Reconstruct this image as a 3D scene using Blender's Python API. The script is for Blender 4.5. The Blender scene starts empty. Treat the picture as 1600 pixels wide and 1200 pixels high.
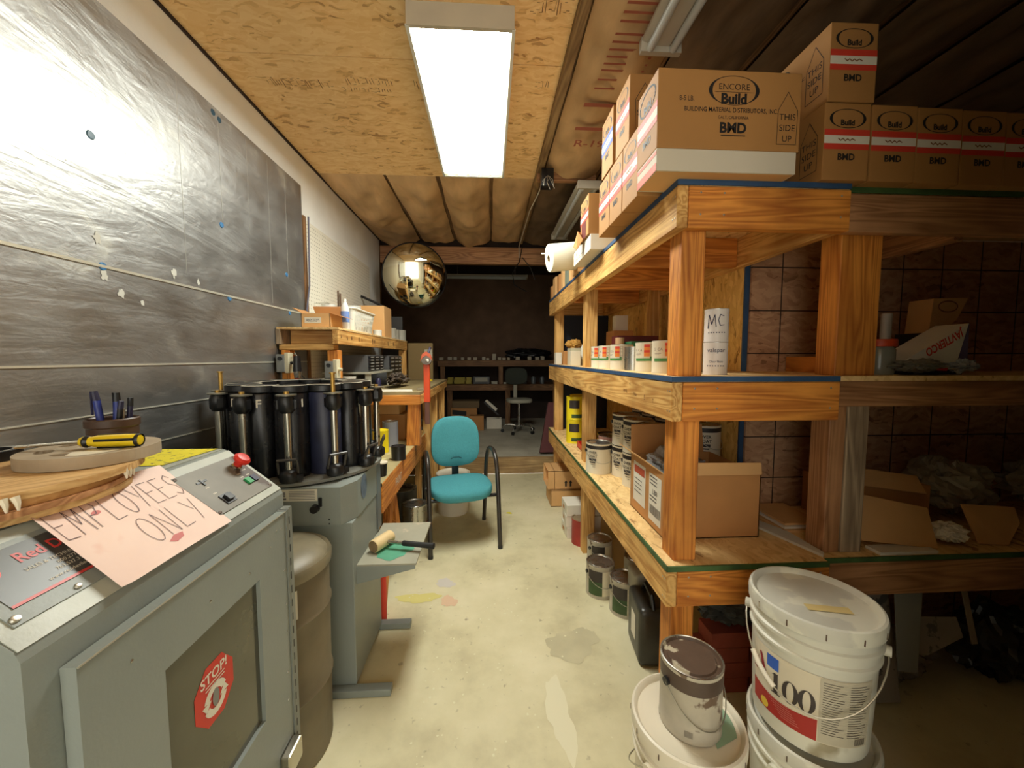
import bpy, bmesh, math, random
from mathutils import Vector, Matrix, Euler, noise as mnoise
PI = math.pi
R = math.radians
random.seed(7)
SC = bpy.context.scene
COL = SC.collection

# ---------------------------------------------------------------- camera, world, exposure
cd = bpy.data.cameras.new('camera')
cd.sensor_width = 36.0
cd.lens = 36.0 * 600 / 1600
cd.clip_start = 0.02
cd.clip_end = 60
cam = bpy.data.objects.new('camera', cd)
COL.objects.link(cam)
cam.location = (0, 0, 1.4)
cam.rotation_euler = (R(90 - 3.909), 0, R(-3.331))
SC.camera = cam

W = bpy.data.worlds.new('world')
SC.world = W
W.use_nodes = True
W.node_tree.nodes['Background'].inputs[0].default_value = (1.0, 0.965, 0.85, 1)
WORLD_STRENGTH = 2.8
W.node_tree.nodes['Background'].inputs[1].default_value = WORLD_STRENGTH
SC.view_settings.view_transform = 'Standard'
SC.view_settings.look = 'None'
SC.view_settings.gamma = 1
SC.view_settings.use_curve_mapping = False
SC.view_settings.exposure = 0.0
LAMP_STRENGTH = 36.0
try:
    SC.cycles.use_denoising = True
    SC.cycles.max_bounces = 8
    SC.cycles.diffuse_bounces = 5
    SC.cycles.sample_clamp_indirect = 6
    SC.cycles.caustics_reflective = False
    SC.cycles.caustics_refractive = False
except Exception:
    pass

# ---------------------------------------------------------------- materials
def lin(c):
    out = []
    for v in c[:3]:
        v = v / 255.0
        out.append(v / 12.92 if v <= 0.04045 else ((v + 0.055) / 1.055) ** 2.4)
    return (out[0], out[1], out[2], 1)

MATS = {}
def nodes_of(name):
    m = bpy.data.materials.new(name)
    m.use_nodes = True
    nt = m.node_tree
    return m, nt, nt.nodes['Principled BSDF']

def mat(name, col, rough=0.6, metal=0.0, var=0.0, vscale=8.0, stretch=(1, 1, 1), bump=0.0, bscale=60.0, spots=None, coat=0.0, alpha=None, trans=0.0, rvar=0.0):
    """plain surface with a little procedural variation; spots = (colour, scale, threshold)"""
    if name in MATS:
        return MATS[name]
    m, nt, b = nodes_of(name)
    N, L = nt.nodes, nt.links
    b.inputs['Roughness'].default_value = rough
    b.inputs['Metallic'].default_value = metal
    b.inputs['Base Color'].default_value = lin(col)
    if coat:
        b.inputs['Coat Weight'].default_value = coat
    if trans:
        b.inputs['Transmission Weight'].default_value = trans
    if alpha is not None:
        b.inputs['Alpha'].default_value = alpha
    tc = N.new('ShaderNodeTexCoord')
    mp = N.new('ShaderNodeMapping')
    mp.inputs['Scale'].default_value = stretch
    L.new(tc.outputs['Object'], mp.inputs['Vector'])
    cur = None
    if var:
        n = N.new('ShaderNodeTexNoise')
        n.inputs['Scale'].default_value = vscale
        n.inputs['Detail'].default_value = 5
        L.new(mp.outputs[0], n.inputs['Vector'])
        r = N.new('ShaderNodeValToRGB')
        c = lin(col)
        r.color_ramp.elements[0].position = 0.3
        r.color_ramp.elements[1].position = 0.7
        r.color_ramp.elements[0].color = tuple(max(0, x * (1 - var)) for x in c[:3]) + (1,)
        r.color_ramp.elements[1].color = tuple(min(1, x * (1 + var)) for x in c[:3]) + (1,)
        L.new(n.outputs['Fac'], r.inputs['Fac'])
        cur = r.outputs['Color']
    if spots:
        sc, ss, th = spots
        n2 = N.new('ShaderNodeTexNoise')
        n2.inputs['Scale'].default_value = ss
        n2.inputs['Detail'].default_value = 4
        L.new(mp.outputs[0], n2.inputs['Vector'])
        r2 = N.new('ShaderNodeValToRGB')
        r2.color_ramp.elements[0].position = th
        r2.color_ramp.elements[1].position = th + 0.04
        L.new(n2.outputs['Fac'], r2.inputs['Fac'])
        mx = N.new('ShaderNodeMix'); mx.data_type = 'RGBA'
        L.new(r2.outputs['Color'], mx.inputs['Factor'])
        if cur: L.new(cur, mx.inputs['A'])
        else: mx.inputs['A'].default_value = lin(col)
        mx.inputs['B'].default_value = lin(sc)
        cur = mx.outputs['Result']
    if cur:
        L.new(cur, b.inputs['Base Color'])
    if rvar:
        n4 = N.new('ShaderNodeTexNoise'); n4.inputs['Scale'].default_value = vscale * 1.7
        n4.inputs['Detail'].default_value = 6
        L.new(mp.outputs[0], n4.inputs['Vector'])
        mr = N.new('ShaderNodeMapRange')
        mr.inputs['To Min'].default_value = max(0.02, rough - rvar)
        mr.inputs['To Max'].default_value = min(1, rough + rvar)
        L.new(n4.outputs['Fac'], mr.inputs['Value'])
        L.new(mr.outputs[0], b.inputs['Roughness'])
    if bump:
        n3 = N.new('ShaderNodeTexNoise')
        n3.inputs['Scale'].default_value = bscale
        n3.inputs['Detail'].default_value = 4
        L.new(mp.outputs[0], n3.inputs['Vector'])
        bp = N.new('ShaderNodeBump')
        bp.inputs['Strength'].default_value = bump
        bp.inputs['Distance'].default_value = 0.004
        L.new(n3.outputs['Fac'], bp.inputs['Height'])
        L.new(bp.outputs[0], b.inputs['Normal'])
    MATS[name] = m
    return m

def wood(name, axis, c1, c2, c3=None, rough=0.62, ring=1.0):
    """sawn pine: grain along an axis, growth-ring bands and a few knots"""
    key = name + '_' + axis
    if key in MATS:
        return MATS[key]
    m, nt, b = nodes_of(key)
    N, L = nt.nodes, nt.links
    b.inputs['Roughness'].default_value = rough
    tc = N.new('ShaderNodeTexCoord')
    mp = N.new('ShaderNodeMapping')
    s = {'x': (0.55, 9, 9), 'y': (9, 0.55, 9), 'z': (9, 9, 0.55)}[axis]
    mp.inputs['Scale'].default_value = s
    L.new(tc.outputs['Object'], mp.inputs['Vector'])
    n1 = N.new('ShaderNodeTexNoise'); n1.inputs['Scale'].default_value = 1.3; n1.inputs['Detail'].default_value = 2
    n1.inputs['Distortion'].default_value = 0.6
    L.new(mp.outputs[0], n1.inputs['Vector'])
    mm = N.new('ShaderNodeMath'); mm.operation = 'MULTIPLY'; mm.inputs[1].default_value = 11 * ring
    L.new(n1.outputs['Fac'], mm.inputs[0])
    fr = N.new('ShaderNodeMath'); fr.operation = 'PINGPONG'; fr.inputs[1].default_value = 0.5
    L.new(mm.outputs[0], fr.inputs[0])
    n2 = N.new('ShaderNodeTexNoise'); n2.inputs['Scale'].default_value = 14; n2.inputs['Detail'].default_value = 4
    L.new(mp.outputs[0], n2.inputs['Vector'])
    ad = N.new('ShaderNodeMath'); ad.operation = 'MULTIPLY_ADD'; ad.inputs[1].default_value = 1.15; ad.inputs[2].default_value = -0.08
    L.new(fr.outputs[0], ad.inputs[0])
    ad2 = N.new('ShaderNodeMath'); ad2.operation = 'MULTIPLY_ADD'; ad2.inputs[1].default_value = 0.5
    L.new(n2.outputs['Fac'], ad2.inputs[0]); L.new(ad.outputs[0], ad2.inputs[2])
    r = N.new('ShaderNodeValToRGB')
    r.color_ramp.elements[0].position = 0.22; r.color_ramp.elements[0].color = lin(c1)
    r.color_ramp.elements[1].position = 0.82; r.color_ramp.elements[1].color = lin(c2)
    L.new(ad2.outputs[0], r.inputs['Fac'])
    # slow tone drift + stains
    n3 = N.new('ShaderNodeTexNoise'); n3.inputs['Scale'].default_value = 3.2; n3.inputs['Detail'].default_value = 5
    L.new(tc.outputs['Object'], n3.inputs['Vector'])
    r3 = N.new('ShaderNodeValToRGB')
    r3.color_ramp.elements[0].position = 0.34; r3.color_ramp.elements[0].color = (0.66, 0.62, 0.58, 1)
    r3.color_ramp.elements[1].position = 0.6; r3.color_ramp.elements[1].color = (1, 1, 1, 1)
    L.new(n3.outputs['Fac'], r3.inputs['Fac'])
    mx = N.new('ShaderNodeMix'); mx.data_type = 'RGBA'; mx.blend_type = 'MULTIPLY'; mx.inputs['Factor'].default_value = 1
    L.new(r.outputs['Color'], mx.inputs['A']); L.new(r3.outputs['Color'], mx.inputs['B'])
    L.new(mx.outputs['Result'], b.inputs['Base Color'])
    bp = N.new('ShaderNodeBump'); bp.inputs['Strength'].default_value = 0.25; bp.inputs['Distance'].default_value = 0.002
    L.new(n2.outputs['Fac'], bp.inputs['Height']); L.new(bp.outputs[0], b.inputs['Normal'])
    MATS[key] = m
    return m

def osb(name, c1, c2, c3, plane='xy', along='x', grid=0.0, scale=1.0):
    """oriented strand board: overlapping flakes, optional printed grid lines"""
    if name in MATS:
        return MATS[name]
    m, nt, b = nodes_of(name)
    N, L = nt.nodes, nt.links
    b.inputs['Roughness'].default_value = 0.7
    tc = N.new('ShaderNodeTexCoord')
    warp = N.new('ShaderNodeTexNoise'); warp.inputs['Scale'].default_value = 9; warp.inputs['Detail'].default_value = 2
    L.new(tc.outputs['Object'], warp.inputs['Vector'])
    sub = N.new('ShaderNodeVectorMath'); sub.operation = 'MULTIPLY_ADD'
    L.new(warp.outputs['Color'], sub.inputs[0]); sub.inputs[1].default_value = (0.11, 0.11, 0.11)
    L.new(tc.outputs['Object'], sub.inputs[2])
    cols = []
    for k, (sa, sb) in enumerate([(11, 62), (16, 48)]):
        mp = N.new('ShaderNodeMapping')
        v = {'x': [sa, sb, sb], 'y': [sb, sa, sb], 'z': [sb, sb, sa]}[along]
        mp.inputs['Scale'].default_value = [q * scale for q in v]
        mp.inputs['Rotation'].default_value = (0.25 * k, 0.3 * k, 0.5 * k)
        L.new(sub.outputs[0], mp.inputs['Vector'])
        vo = N.new('ShaderNodeTexVoronoi'); vo.inputs['Scale'].default_value = 1.0
        L.new(mp.outputs[0], vo.inputs['Vector'])
        sep = N.new('ShaderNodeSeparateColor'); L.new(vo.outputs['Color'], sep.inputs[0])
        cols.append(sep.outputs[0])
    av = N.new('ShaderNodeMath'); av.operation = 'ADD'
    L.new(cols[0], av.inputs[0]); L.new(cols[1], av.inputs[1])
    fine = N.new('ShaderNodeTexNoise'); fine.inputs['Scale'].default_value = 2.2; fine.inputs['Detail'].default_value = 6
    L.new(tc.outputs['Object'], fine.inputs['Vector'])
    av2 = N.new('ShaderNodeMath'); av2.operation = 'ADD'
    L.new(av.outputs[0], av2.inputs[0]); L.new(fine.outputs['Fac'], av2.inputs[1])
    dv = N.new('ShaderNodeMath'); dv.operation = 'MULTIPLY'; dv.inputs[1].default_value = 0.4
    L.new(av2.outputs[0], dv.inputs[0])
    r = N.new('ShaderNodeValToRGB')
    e = r.color_ramp.elements
    e[0].position = 0.2; e[0].color = lin(c3)
    e[1].position = 0.85; e[1].color = lin(c1)
    mid = e.new(0.38); mid.color = lin(c2)
    L.new(dv.outputs[0], r.inputs['Fac'])
    out = r.outputs['Color']
    if grid:
        sx = N.new('ShaderNodeSeparateXYZ'); L.new(tc.outputs['Object'], sx.inputs[0])
        prev = None
        for ax in {'xz': (0, 2), 'yz': (1, 2), 'xy': (0, 1)}[plane]:
            pp = N.new('ShaderNodeMath'); pp.operation = 'PINGPONG'; pp.inputs[1].default_value = grid / 2
            L.new(sx.outputs[ax], pp.inputs[0])
            lt = N.new('ShaderNodeMath'); lt.operation = 'LESS_THAN'; lt.inputs[1].default_value = 0.0028
            L.new(pp.outputs[0], lt.inputs[0])
            if prev:
                mxx = N.new('ShaderNodeMath'); mxx.operation = 'MAXIMUM'
                L.new(prev, mxx.inputs[0]); L.new(lt.outputs[0], mxx.inputs[1]); prev = mxx.outputs[0]
            else:
                prev = lt.outputs[0]
        mx = N.new('ShaderNodeMix'); mx.data_type = 'RGBA'
        L.new(prev, mx.inputs['Factor']); L.new(out, mx.inputs['A']); mx.inputs['B'].default_value = lin((45, 28, 20))
        out = mx.outputs['Result']
    L.new(out, b.inputs['Base Color'])
    bp = N.new('ShaderNodeBump'); bp.inputs['Strength'].default_value = 0.3; bp.inputs['Distance'].default_value = 0.003
    L.new(av.outputs[0], bp.inputs['Height']); L.new(bp.outputs[0], b.inputs['Normal'])
    MATS[name] = m
    return m

def emit(name, col, s):
    m, nt, b = nodes_of(name)
    b.inputs['Base Color'].default_value = lin((230, 230, 225))
    b.inputs['Emission Color'].default_value = col
    b.inputs['Emission Strength'].default_value = s
    MATS[name] = m
    return m

def make_foil():
    m, nt, b = nodes_of('foil_facing')
    N, L = nt.nodes, nt.links
    tc = N.new('ShaderNodeTexCoord')
    b.inputs['Metallic'].default_value = 0.88
    def nz(scale, stretch, det=4, dist=0.0):
        mp = N.new('ShaderNodeMapping'); mp.inputs['Scale'].default_value = stretch
        L.new(tc.outputs['Object'], mp.inputs['Vector'])
        n = N.new('ShaderNodeTexNoise'); n.inputs['Scale'].default_value = scale
        n.inputs['Detail'].default_value = det; n.inputs['Distortion'].default_value = dist
        L.new(mp.outputs[0], n.inputs['Vector'])
        return n.outputs['Fac']
    a = nz(2.6, (1, 0.55, 2.6), 6, 0.9)         # long horizontal wrinkles
    c = nz(15, (1, 0.8, 1.3), 5, 1.2)         # crumple
    d = nz(75, (1, 1, 1), 2)                  # fine woven grain
    w1 = N.new('ShaderNodeMath'); w1.operation = 'MULTIPLY_ADD'; w1.inputs[1].default_value = 0.22
    L.new(c, w1.inputs[0]); L.new(a, w1.inputs[2])
    w2 = N.new('ShaderNodeMath'); w2.operation = 'MULTIPLY_ADD'; w2.inputs[1].default_value = 0.035
    L.new(d, w2.inputs[0]); L.new(w1.outputs[0], w2.inputs[2])
    bp = N.new('ShaderNodeBump'); bp.inputs['Strength'].default_value = 0.30; bp.inputs['Distance'].default_value = 0.026
    L.new(w2.outputs[0], bp.inputs['Height']); L.new(bp.outputs[0], b.inputs['Normal'])
    # scuffs: paler, duller marks
    s = nz(5, (1, 1, 1.6), 8, 0.3)
    r = N.new('ShaderNodeValToRGB')
    r.color_ramp.elements[0].position = 0.60; r.color_ramp.elements[0].color = lin((170, 170, 168))
    r.color_ramp.elements[1].position = 0.74; r.color_ramp.elements[1].color = lin((196, 196, 188))
    L.new(s, r.inputs['Fac']); L.new(r.outputs['Color'], b.inputs['Base Color'])
    mr = N.new('ShaderNodeMapRange'); mr.inputs['From Min'].default_value = 0.3; mr.inputs['From Max'].default_value = 0.75
    mr.inputs['To Min'].default_value = 0.33; mr.inputs['To Max'].default_value = 0.52
    L.new(s, mr.inputs['Value']); L.new(mr.outputs[0], b.inputs['Roughness'])
    MATS['foil'] = m
    return m

def make_concrete(name, c1, c2, c3):
    m, nt, b = nodes_of(name)
    N, L = nt.nodes, nt.links
    tc = N.new('ShaderNodeTexCoord')
    n = N.new('ShaderNodeTexNoise'); n.inputs['Scale'].default_value = 1.7; n.inputs['Detail'].default_value = 9; n.inputs['Roughness'].default_value = 0.62
    L.new(tc.outputs['Object'], n.inputs['Vector'])
    r = N.new('ShaderNodeValToRGB')
    e = r.color_ramp.elements
    e[0].position = 0.30; e[0].color = lin(c3); e[1].position = 0.68; e[1].color = lin(c1)
    k = e.new(0.48); k.color = lin(c2)
    L.new(n.outputs['Fac'], r.inputs['Fac'])
    n2 = N.new('ShaderNodeTexNoise'); n2.inputs['Scale'].default_value = 28; n2.inputs['Detail'].default_value = 3
    L.new(tc.outputs['Object'], n2.inputs['Vector'])
    r2 = N.new('ShaderNodeValToRGB')
    r2.color_ramp.elements[0].position = 0.22; r2.color_ramp.elements[0].color = (0.45, 0.42, 0.38, 1)
    r2.color_ramp.elements[1].position = 0.34; r2.color_ramp.elements[1].color = (1, 1, 1, 1)
    L.new(n2.outputs['Fac'], r2.inputs['Fac'])
    mx = N.new('ShaderNodeMix'); mx.data_type = 'RGBA'; mx.blend_type = 'MULTIPLY'; mx.inputs['Factor'].default_value = 1
    L.new(r.outputs['Color'], mx.inputs['A']); L.new(r2.outputs['Color'], mx.inputs['B'])
    L.new(mx.outputs['Result'], b.inputs['Base Color'])
    b.inputs['Roughness'].default_value = 0.55
    bp = N.new('ShaderNodeBump'); bp.inputs['Strength'].default_value = 0.15; bp.inputs['Distance'].default_value = 0.004
    L.new(n2.outputs['Fac'], bp.inputs['Height']); L.new(bp.outputs[0], b.inputs['Normal'])
    MATS[name] = m
    return m

PINE1, PINE2 = (240, 194, 118), (194, 134, 62)
def pine(ax): return wood('pine', ax, PINE1, PINE2)
def pine_orange(ax): return wood('orange_pine', ax, (234, 156, 66), (184, 104, 34))
def pine_red(ax): return wood('old_pine', ax, (202, 150, 104), (150, 102, 64))
def pine_grey(ax): return wood('weathered_pine', ax, (186, 164, 134), (130, 110, 88))
FOIL = make_foil()
CONC = make_concrete('concrete_floor', (232, 224, 190), (216, 208, 170), (184, 174, 138))
CONC2 = make_concrete('raised_floor', (214, 208, 188), (192, 186, 166), (160, 152, 132))
OSBC = osb('ceiling_osb', (250, 214, 156), (238, 194, 130), (176, 128, 78), 'xy', 'x')
OSBY = osb('yellow_osb', (244, 204, 120), (220, 172, 88), (158, 112, 52), 'yz', 'z', grid=0.0)
OSBG = osb('brown_osb', (206, 164, 126), (180, 136, 100), (130, 92, 64), 'xz', 'x', grid=0.203)
OSBD = osb('deck_osb', (242, 208, 146), (222, 182, 120), (170, 126, 76), 'xy', 'y')
M_WALL = mat('painted_wall', (248, 249, 244), 0.75, var=0.06, vscale=3, bump=0.1, bscale=90)
M_DARKWALL = mat('dark_panelling', (118, 90, 68), 0.8, var=0.2, vscale=4)
M_DARK = mat('dark_board', (52, 38, 30), 0.85, var=0.25, vscale=5)  # plain dark brown board
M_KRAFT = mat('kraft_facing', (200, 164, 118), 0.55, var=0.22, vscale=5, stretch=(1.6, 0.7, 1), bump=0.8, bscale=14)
M_KRAFT2 = mat('dark_kraft_facing', (112, 90, 66), 0.6, var=0.3, vscale=5, stretch=(1.6, 0.7, 1), bump=0.8, bscale=14)  # same facing in a darker brown
M_REDPRINT = mat('faded_red_print', (158, 84, 62), 0.7)
M_BLACKINK = mat('black_ink', (28, 24, 22), 0.6)
M_BROWNINK = mat('brown_ink', (136, 92, 54), 0.7)
M_PENCIL = mat('pen_line', (96, 74, 78), 0.6)
M_WHITE = mat('white_enamel', (222, 222, 214), 0.4)
M_OFFWHITE = mat('off_white_plastic', (214, 210, 196), 0.45, var=0.04)
M_FIXT = mat('fixture_paint', (186, 178, 160), 0.45, var=0.06)
M_LAMP = emit('lit_lens', (0.97, 0.99, 0.90, 1), LAMP_STRENGTH)
M_TUBE = mat('dull_tube', (196, 200, 196), 0.3)
M_GREY = mat('grey_machine_paint', (138, 145, 140), 0.42, var=0.07, vscale=3, rvar=0.08, bump=0.12, bscale=140)
M_GREYLT = mat('pale_machine_top', (172, 176, 164), 0.4, var=0.14, vscale=6, rvar=0.12, bump=0.1, bscale=120)  # paler grey for the top and slope sheets
M_GREYP = mat('control_plate_grey', (122, 118, 106), 0.5, var=0.12, vscale=12, spots=((80, 64, 52), 6, 0.66))
M_BLACK = mat('black_plastic', (22, 22, 24), 0.35, var=0.3, vscale=9, rvar=0.12)
M_BLACKCAN = mat('black_canister_paint', (20, 20, 23), 0.28, var=0.5, vscale=6, rvar=0.15)
M_BLUECAN = mat('blue_stained_canister', (38, 42, 66), 0.4, var=0.4, vscale=9, spots=((84, 90, 116), 8, 0.62))
M_STEEL = mat('bright_steel', (196, 190, 176), 0.25, metal=1.0, rvar=0.1, vscale=10)
M_TIN = mat('tin_plate', (192, 190, 182), 0.28, metal=0.95, var=0.1, rvar=0.12, vscale=9)
M_BRASS = mat('dull_brass', (190, 152, 80), 0.4, metal=0.8)
M_TEAL = mat('teal_fabric', (70, 148, 158), 0.9, var=0.1, vscale=120, bump=0.35, bscale=500)
M_FRAME = mat('black_tube_frame', (44, 40, 36), 0.3, var=0.2, coat=0.2)
M_CARD = mat('cardboard', (218, 170, 112), 0.75, var=0.07, vscale=5, bump=0.1, bscale=60)
M_CARDB = mat('box_cardboard', (170, 122, 66), 0.72, var=0.06, vscale=4, bump=0.08, bscale=60)
M_CARDD = mat('brown_cardboard', (190, 136, 80), 0.78, var=0.1, vscale=5)
M_PAPER = mat('white_paper', (226, 220, 204), 0.7, var=0.05)
M_PINK = mat('pink_paper', (254, 224, 212), 0.7, var=0.05, vscale=9, spots=((244, 200, 186), 5, 0.66))
M_RED = mat('red_plastic', (204, 44, 32), 0.4)
M_REDBAND = mat('red_band', (214, 64, 44), 0.6, var=0.06)
M_BLUEBAND = mat('blue_band', (58, 84, 168), 0.6)
M_BLUEEDGE = mat('blue_edge_paint', (44, 76, 112), 0.6, var=0.2, vscale=14)
M_GREENEDGE = mat('green_edge_paint', (66, 96, 52), 0.6, var=0.3, vscale=14)
M_YELLOW = mat('yellow_paint', (232, 204, 40), 0.5, var=0.06)
M_GREEN = mat('green_button', (40, 150, 86), 0.4)
M_BLUE = mat('blue_plastic', (48, 62, 140), 0.4)
M_NAVY = mat('navy_plastic', (38, 36, 66), 0.4)
M_BUCKET = mat('grey_bucket_plastic', (222, 220, 204), 0.42, var=0.1, vscale=4, spots=((168, 158, 132), 4, 0.62))
M_BUCKETW = mat('white_bucket_plastic', (232, 224, 204), 0.4, var=0.04, vscale=5)
M_LIDDUST = mat('dusty_lid', (206, 204, 190), 0.55, var=0.1, vscale=7, spots=((226, 224, 206), 7, 0.52))
M_LIDMINT = mat('mint_patch', (148, 178, 150), 0.5, var=0.05)
M_LABEL = mat('cream_label', (222, 212, 188), 0.55, var=0.03)
M_LABELR = mat('red_label', (168, 40, 34), 0.5)
M_LABELG = mat('green_label', (58, 84, 46), 0.5, var=0.2, vscale=20)
M_LABELD = mat('charcoal_label', (58, 50, 46), 0.5)
M_CHOC = mat('brown_paint_crust', (88, 68, 54), 0.5, var=0.15, vscale=20, spots=((186, 176, 152), 22, 0.60))
M_SMEAR = mat('smeared_can', (186, 178, 160), 0.45, var=0.12, vscale=18, spots=((112, 92, 76), 16, 0.60))
M_RUBBER = mat('dark_rubber', (34, 34, 34), 0.6)
M_WINDOW = mat('smoky_window', (72, 70, 52), 0.16, var=0.2, vscale=5, coat=0.3, rvar=0.08)
M_MALLET = mat('rawhide', (222, 196, 146), 0.6, var=0.08, vscale=16)
M_MALLETEND = mat('worn_mallet_end', (140, 116, 84), 0.7, var=0.2, vscale=30)
M_TRAY = mat('tray_paint', (160, 158, 140), 0.5, var=0.1, vscale=7, spots=((196, 184, 160), 9, 0.64))
M_MINT = mat('dried_green_paint', (86, 160, 130), 0.5, var=0.12, vscale=20)
M_DRUM = mat('dirty_drum', (112, 100, 78), 0.5, var=0.25, vscale=6, rvar=0.15)
M_DRUMLID = mat('dirty_drum_lid', (128, 118, 94), 0.45, var=0.25, vscale=9, spots=((110, 100, 82), 6, 0.6))
M_WOODTOP = wood('plywood', 'y', (216, 178, 118), (182, 138, 82))
M_MDF = mat('grey_fibre_disc', (168, 152, 128), 0.7, var=0.14, vscale=12, spots=((206, 198, 180), 7, 0.66))
M_CUP = mat('brown_tin_cup', (78, 58, 46), 0.4, var=0.2)
M_BASKET = mat('white_basket', (236, 234, 220), 0.45)
M_GLASS = mat('convex_mirror', (220, 215, 190), 0.04, metal=1.0)
M_ROLL = mat('paper_roll', (236, 230, 208), 0.8)
M_YCAN = mat('yellow_can', (236, 214, 30), 0.45)
M_BRICK = mat('red_brick', (156, 74, 54), 0.8, var=0.2, vscale=14)
M_PLASTIC = mat('clear_bubble_wrap', (220, 222, 222), 0.15, bump=1.0, bscale=60, trans=0.6)
M_BAG = mat('dark_bag', (52, 50, 44), 0.35, var=0.3, vscale=9, bump=0.6, bscale=20)
M_ORANGE = mat('orange_tool_paint', (206, 72, 30), 0.45, var=0.1)
M_STAIN = mat('damp_stain', (198, 190, 156), 0.5, var=0.12, vscale=6)
M_CHALK = mat('pale_scuff', (228, 222, 190), 0.6)
M_FLECK = mat('paint_fleck', (226, 222, 190), 0.6)
M_FLECKY = mat('yellow_spill', (218, 208, 130), 0.6)
M_FLECKR = mat('red_spill', (222, 190, 158), 0.6)
M_FLECKV = mat('lilac_spill', (212, 206, 196), 0.6)
M_PEG = mat('pegboard', (238, 234, 218), 0.6)
M_VINYL = mat('pale_vinyl', (170, 166, 148), 0.5)
M_DKFABRIC = mat('dark_green_fabric', (52, 56, 48), 0.85)
M_WIRE = mat('galvanised_wire', (196, 192, 178), 0.35, metal=0.8)

# ---------------------------------------------------------------- mesh helpers
class B:
    """collects shapes; becomes ONE mesh object. All coordinates are given in the frame of its thing."""
    def __init__(s):
        s.v, s.f = [], []
    def add(s, vs, fs):
        o = len(s.v)
        s.v += [tuple(p) for p in vs]
        s.f += [tuple(i + o for i in f) for f in fs]
        return s
    def box(s, x0, x1, y0, y1, z0, z1, M=None):
        vs = [Vector((x, y, z)) for z in (z0, z1) for y in (y0, y1) for x in (x0, x1)]
        if M is not None: vs = [M @ v for v in vs]
        return s.add(vs, [(0, 2, 3, 1), (4, 5, 7, 6), (0, 1, 5, 4), (2, 6, 7, 3), (0, 4, 6, 2), (1, 3, 7, 5)])
    def bevbox(s, x0, x1, y0, y1, z0, z1, b=0.004, M=None, seg=2):
        bm = bmesh.new()
        vs = [bm.verts.new((x, y, z)) for z in (z0, z1) for y in (y0, y1) for x in (x0, x1)]
        for f in [(0, 2, 3, 1), (4, 5, 7, 6), (0, 1, 5, 4), (2, 6, 7, 3), (0, 4, 6, 2), (1, 3, 7, 5)]:
            bm.faces.new([vs[i] for i in f])
        bmesh.ops.bevel(bm, geom=bm.edges[:], offset=b, segments=seg, affect='EDGES', profile=0.6)
        bm.verts.index_update()
        v = [x.co.copy() for x in bm.verts]
        if M is not None: v = [M @ x for x in v]
        s.add(v, [[q.index for q in f.verts] for f in bm.faces])
        bm.free()
        return s
    def tube(s, pts, r, seg=10, cap=True):
        pts = [Vector(p) for p in pts]
        n = len(pts)
        rs = r if isinstance(r, (list, tuple)) else [r] * n
        rings = []
        t0 = (pts[1] - pts[0]).normalized()
        up = Vector((0, 0, 1)) if abs(t0.z) < 0.9 else Vector((1, 0, 0))
        nrm = t0.cross(up).normalized()
        o = len(s.v)
        for i, p in enumerate(pts):
            t = (pts[min(i + 1, n - 1)] - pts[max(i - 1, 0)])
            t = t.normalized() if t.length > 1e-9 else t0
            nrm = (nrm - t * nrm.dot(t)).normalized()
            bn = t.cross(nrm)
            for k in range(seg):
                a = 2 * PI * k / seg
                s.v.append(tuple(p + (nrm * math.cos(a) + bn * math.sin(a)) * rs[i]))
        for i in range(n - 1):
            for k in range(seg):
                a = o + i * seg + k; b = o + i * seg + (k + 1) % seg
                s.f.append((a, b, b + seg, a + seg))
        if cap:
            s.f.append(tuple(o + k for k in reversed(range(seg))))
            s.f.append(tuple(o + (n - 1) * seg + k for k in range(seg)))
        return s
    def lathe(s, prof, c=(0, 0, 0), seg=32, M=None):
        """prof = [(radius, z)], revolved about z; radius 0 ends close"""
        o = len(s.v)
        c = Vector(c)
        idx = []
        for (r, z) in prof:
            if r < 1e-6:
                p = Vector((0, 0, z))
                s.v.append(tuple((M @ p if M is not None else p) + c)); idx.append([len(s.v) - 1])
            else:
                ring = []
                for k in range(seg):
                    a = 2 * PI * k / seg
                    p = Vector((r * math.cos(a), r * math.sin(a), z))
                    s.v.append(tuple((M @ p if M is not None else p) + c)); ring.append(len(s.v) - 1)
                idx.append(ring)
        for a, b in zip(idx[:-1], idx[1:]):
            for k in range(seg):
                k2 = (k + 1) % seg
                if len(a) == 1 and len(b) == 1: break
                if len(a) == 1: s.f.append((a[0], b[k2], b[k]))
                elif len(b) == 1: s.f.append((a[k], a[k2], b[0]))
                else: s.f.append((a[k], a[k2], b[k2], b[k]))
        return s
    def prism(s, poly, fn, d0, d1):
        """poly 2-D outline, fn(u, v, d) -> point, extruded from d0 to d1"""
        n = len(poly)
        vs = [fn(u, v, d0) for u, v in poly] + [fn(u, v, d1) for u, v in poly]
        fs = [tuple(range(n))[::-1], tuple(range(n, 2 * n))] + [(i, (i + 1) % n, (i + 1) % n + n, i + n) for i in range(n)]
        return s.add(vs, fs)
    def strokes(s, lines, fn, w):
        """polylines in 2-D drawn as thin flat ribbons"""
        for ln in lines:
            for (a, b) in zip(ln[:-1], ln[1:]):
                dx, dy = b[0] - a[0], b[1] - a[1]
                l = math.hypot(dx, dy) or 1e-6
                nx, ny = -dy / l * w / 2, dx / l * w / 2
                ex, ey = dx / l * w * 0.3, dy / l * w * 0.3
                q = [(a[0] + nx - ex, a[1] + ny - ey), (a[0] - nx - ex, a[1] - ny - ey), (b[0] - nx + ex, b[1] - ny + ey), (b[0] + nx + ex, b[1] + ny + ey)]
                s.add([fn(*p) for p in q], [(0, 1, 2, 3)])
        return s
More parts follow.
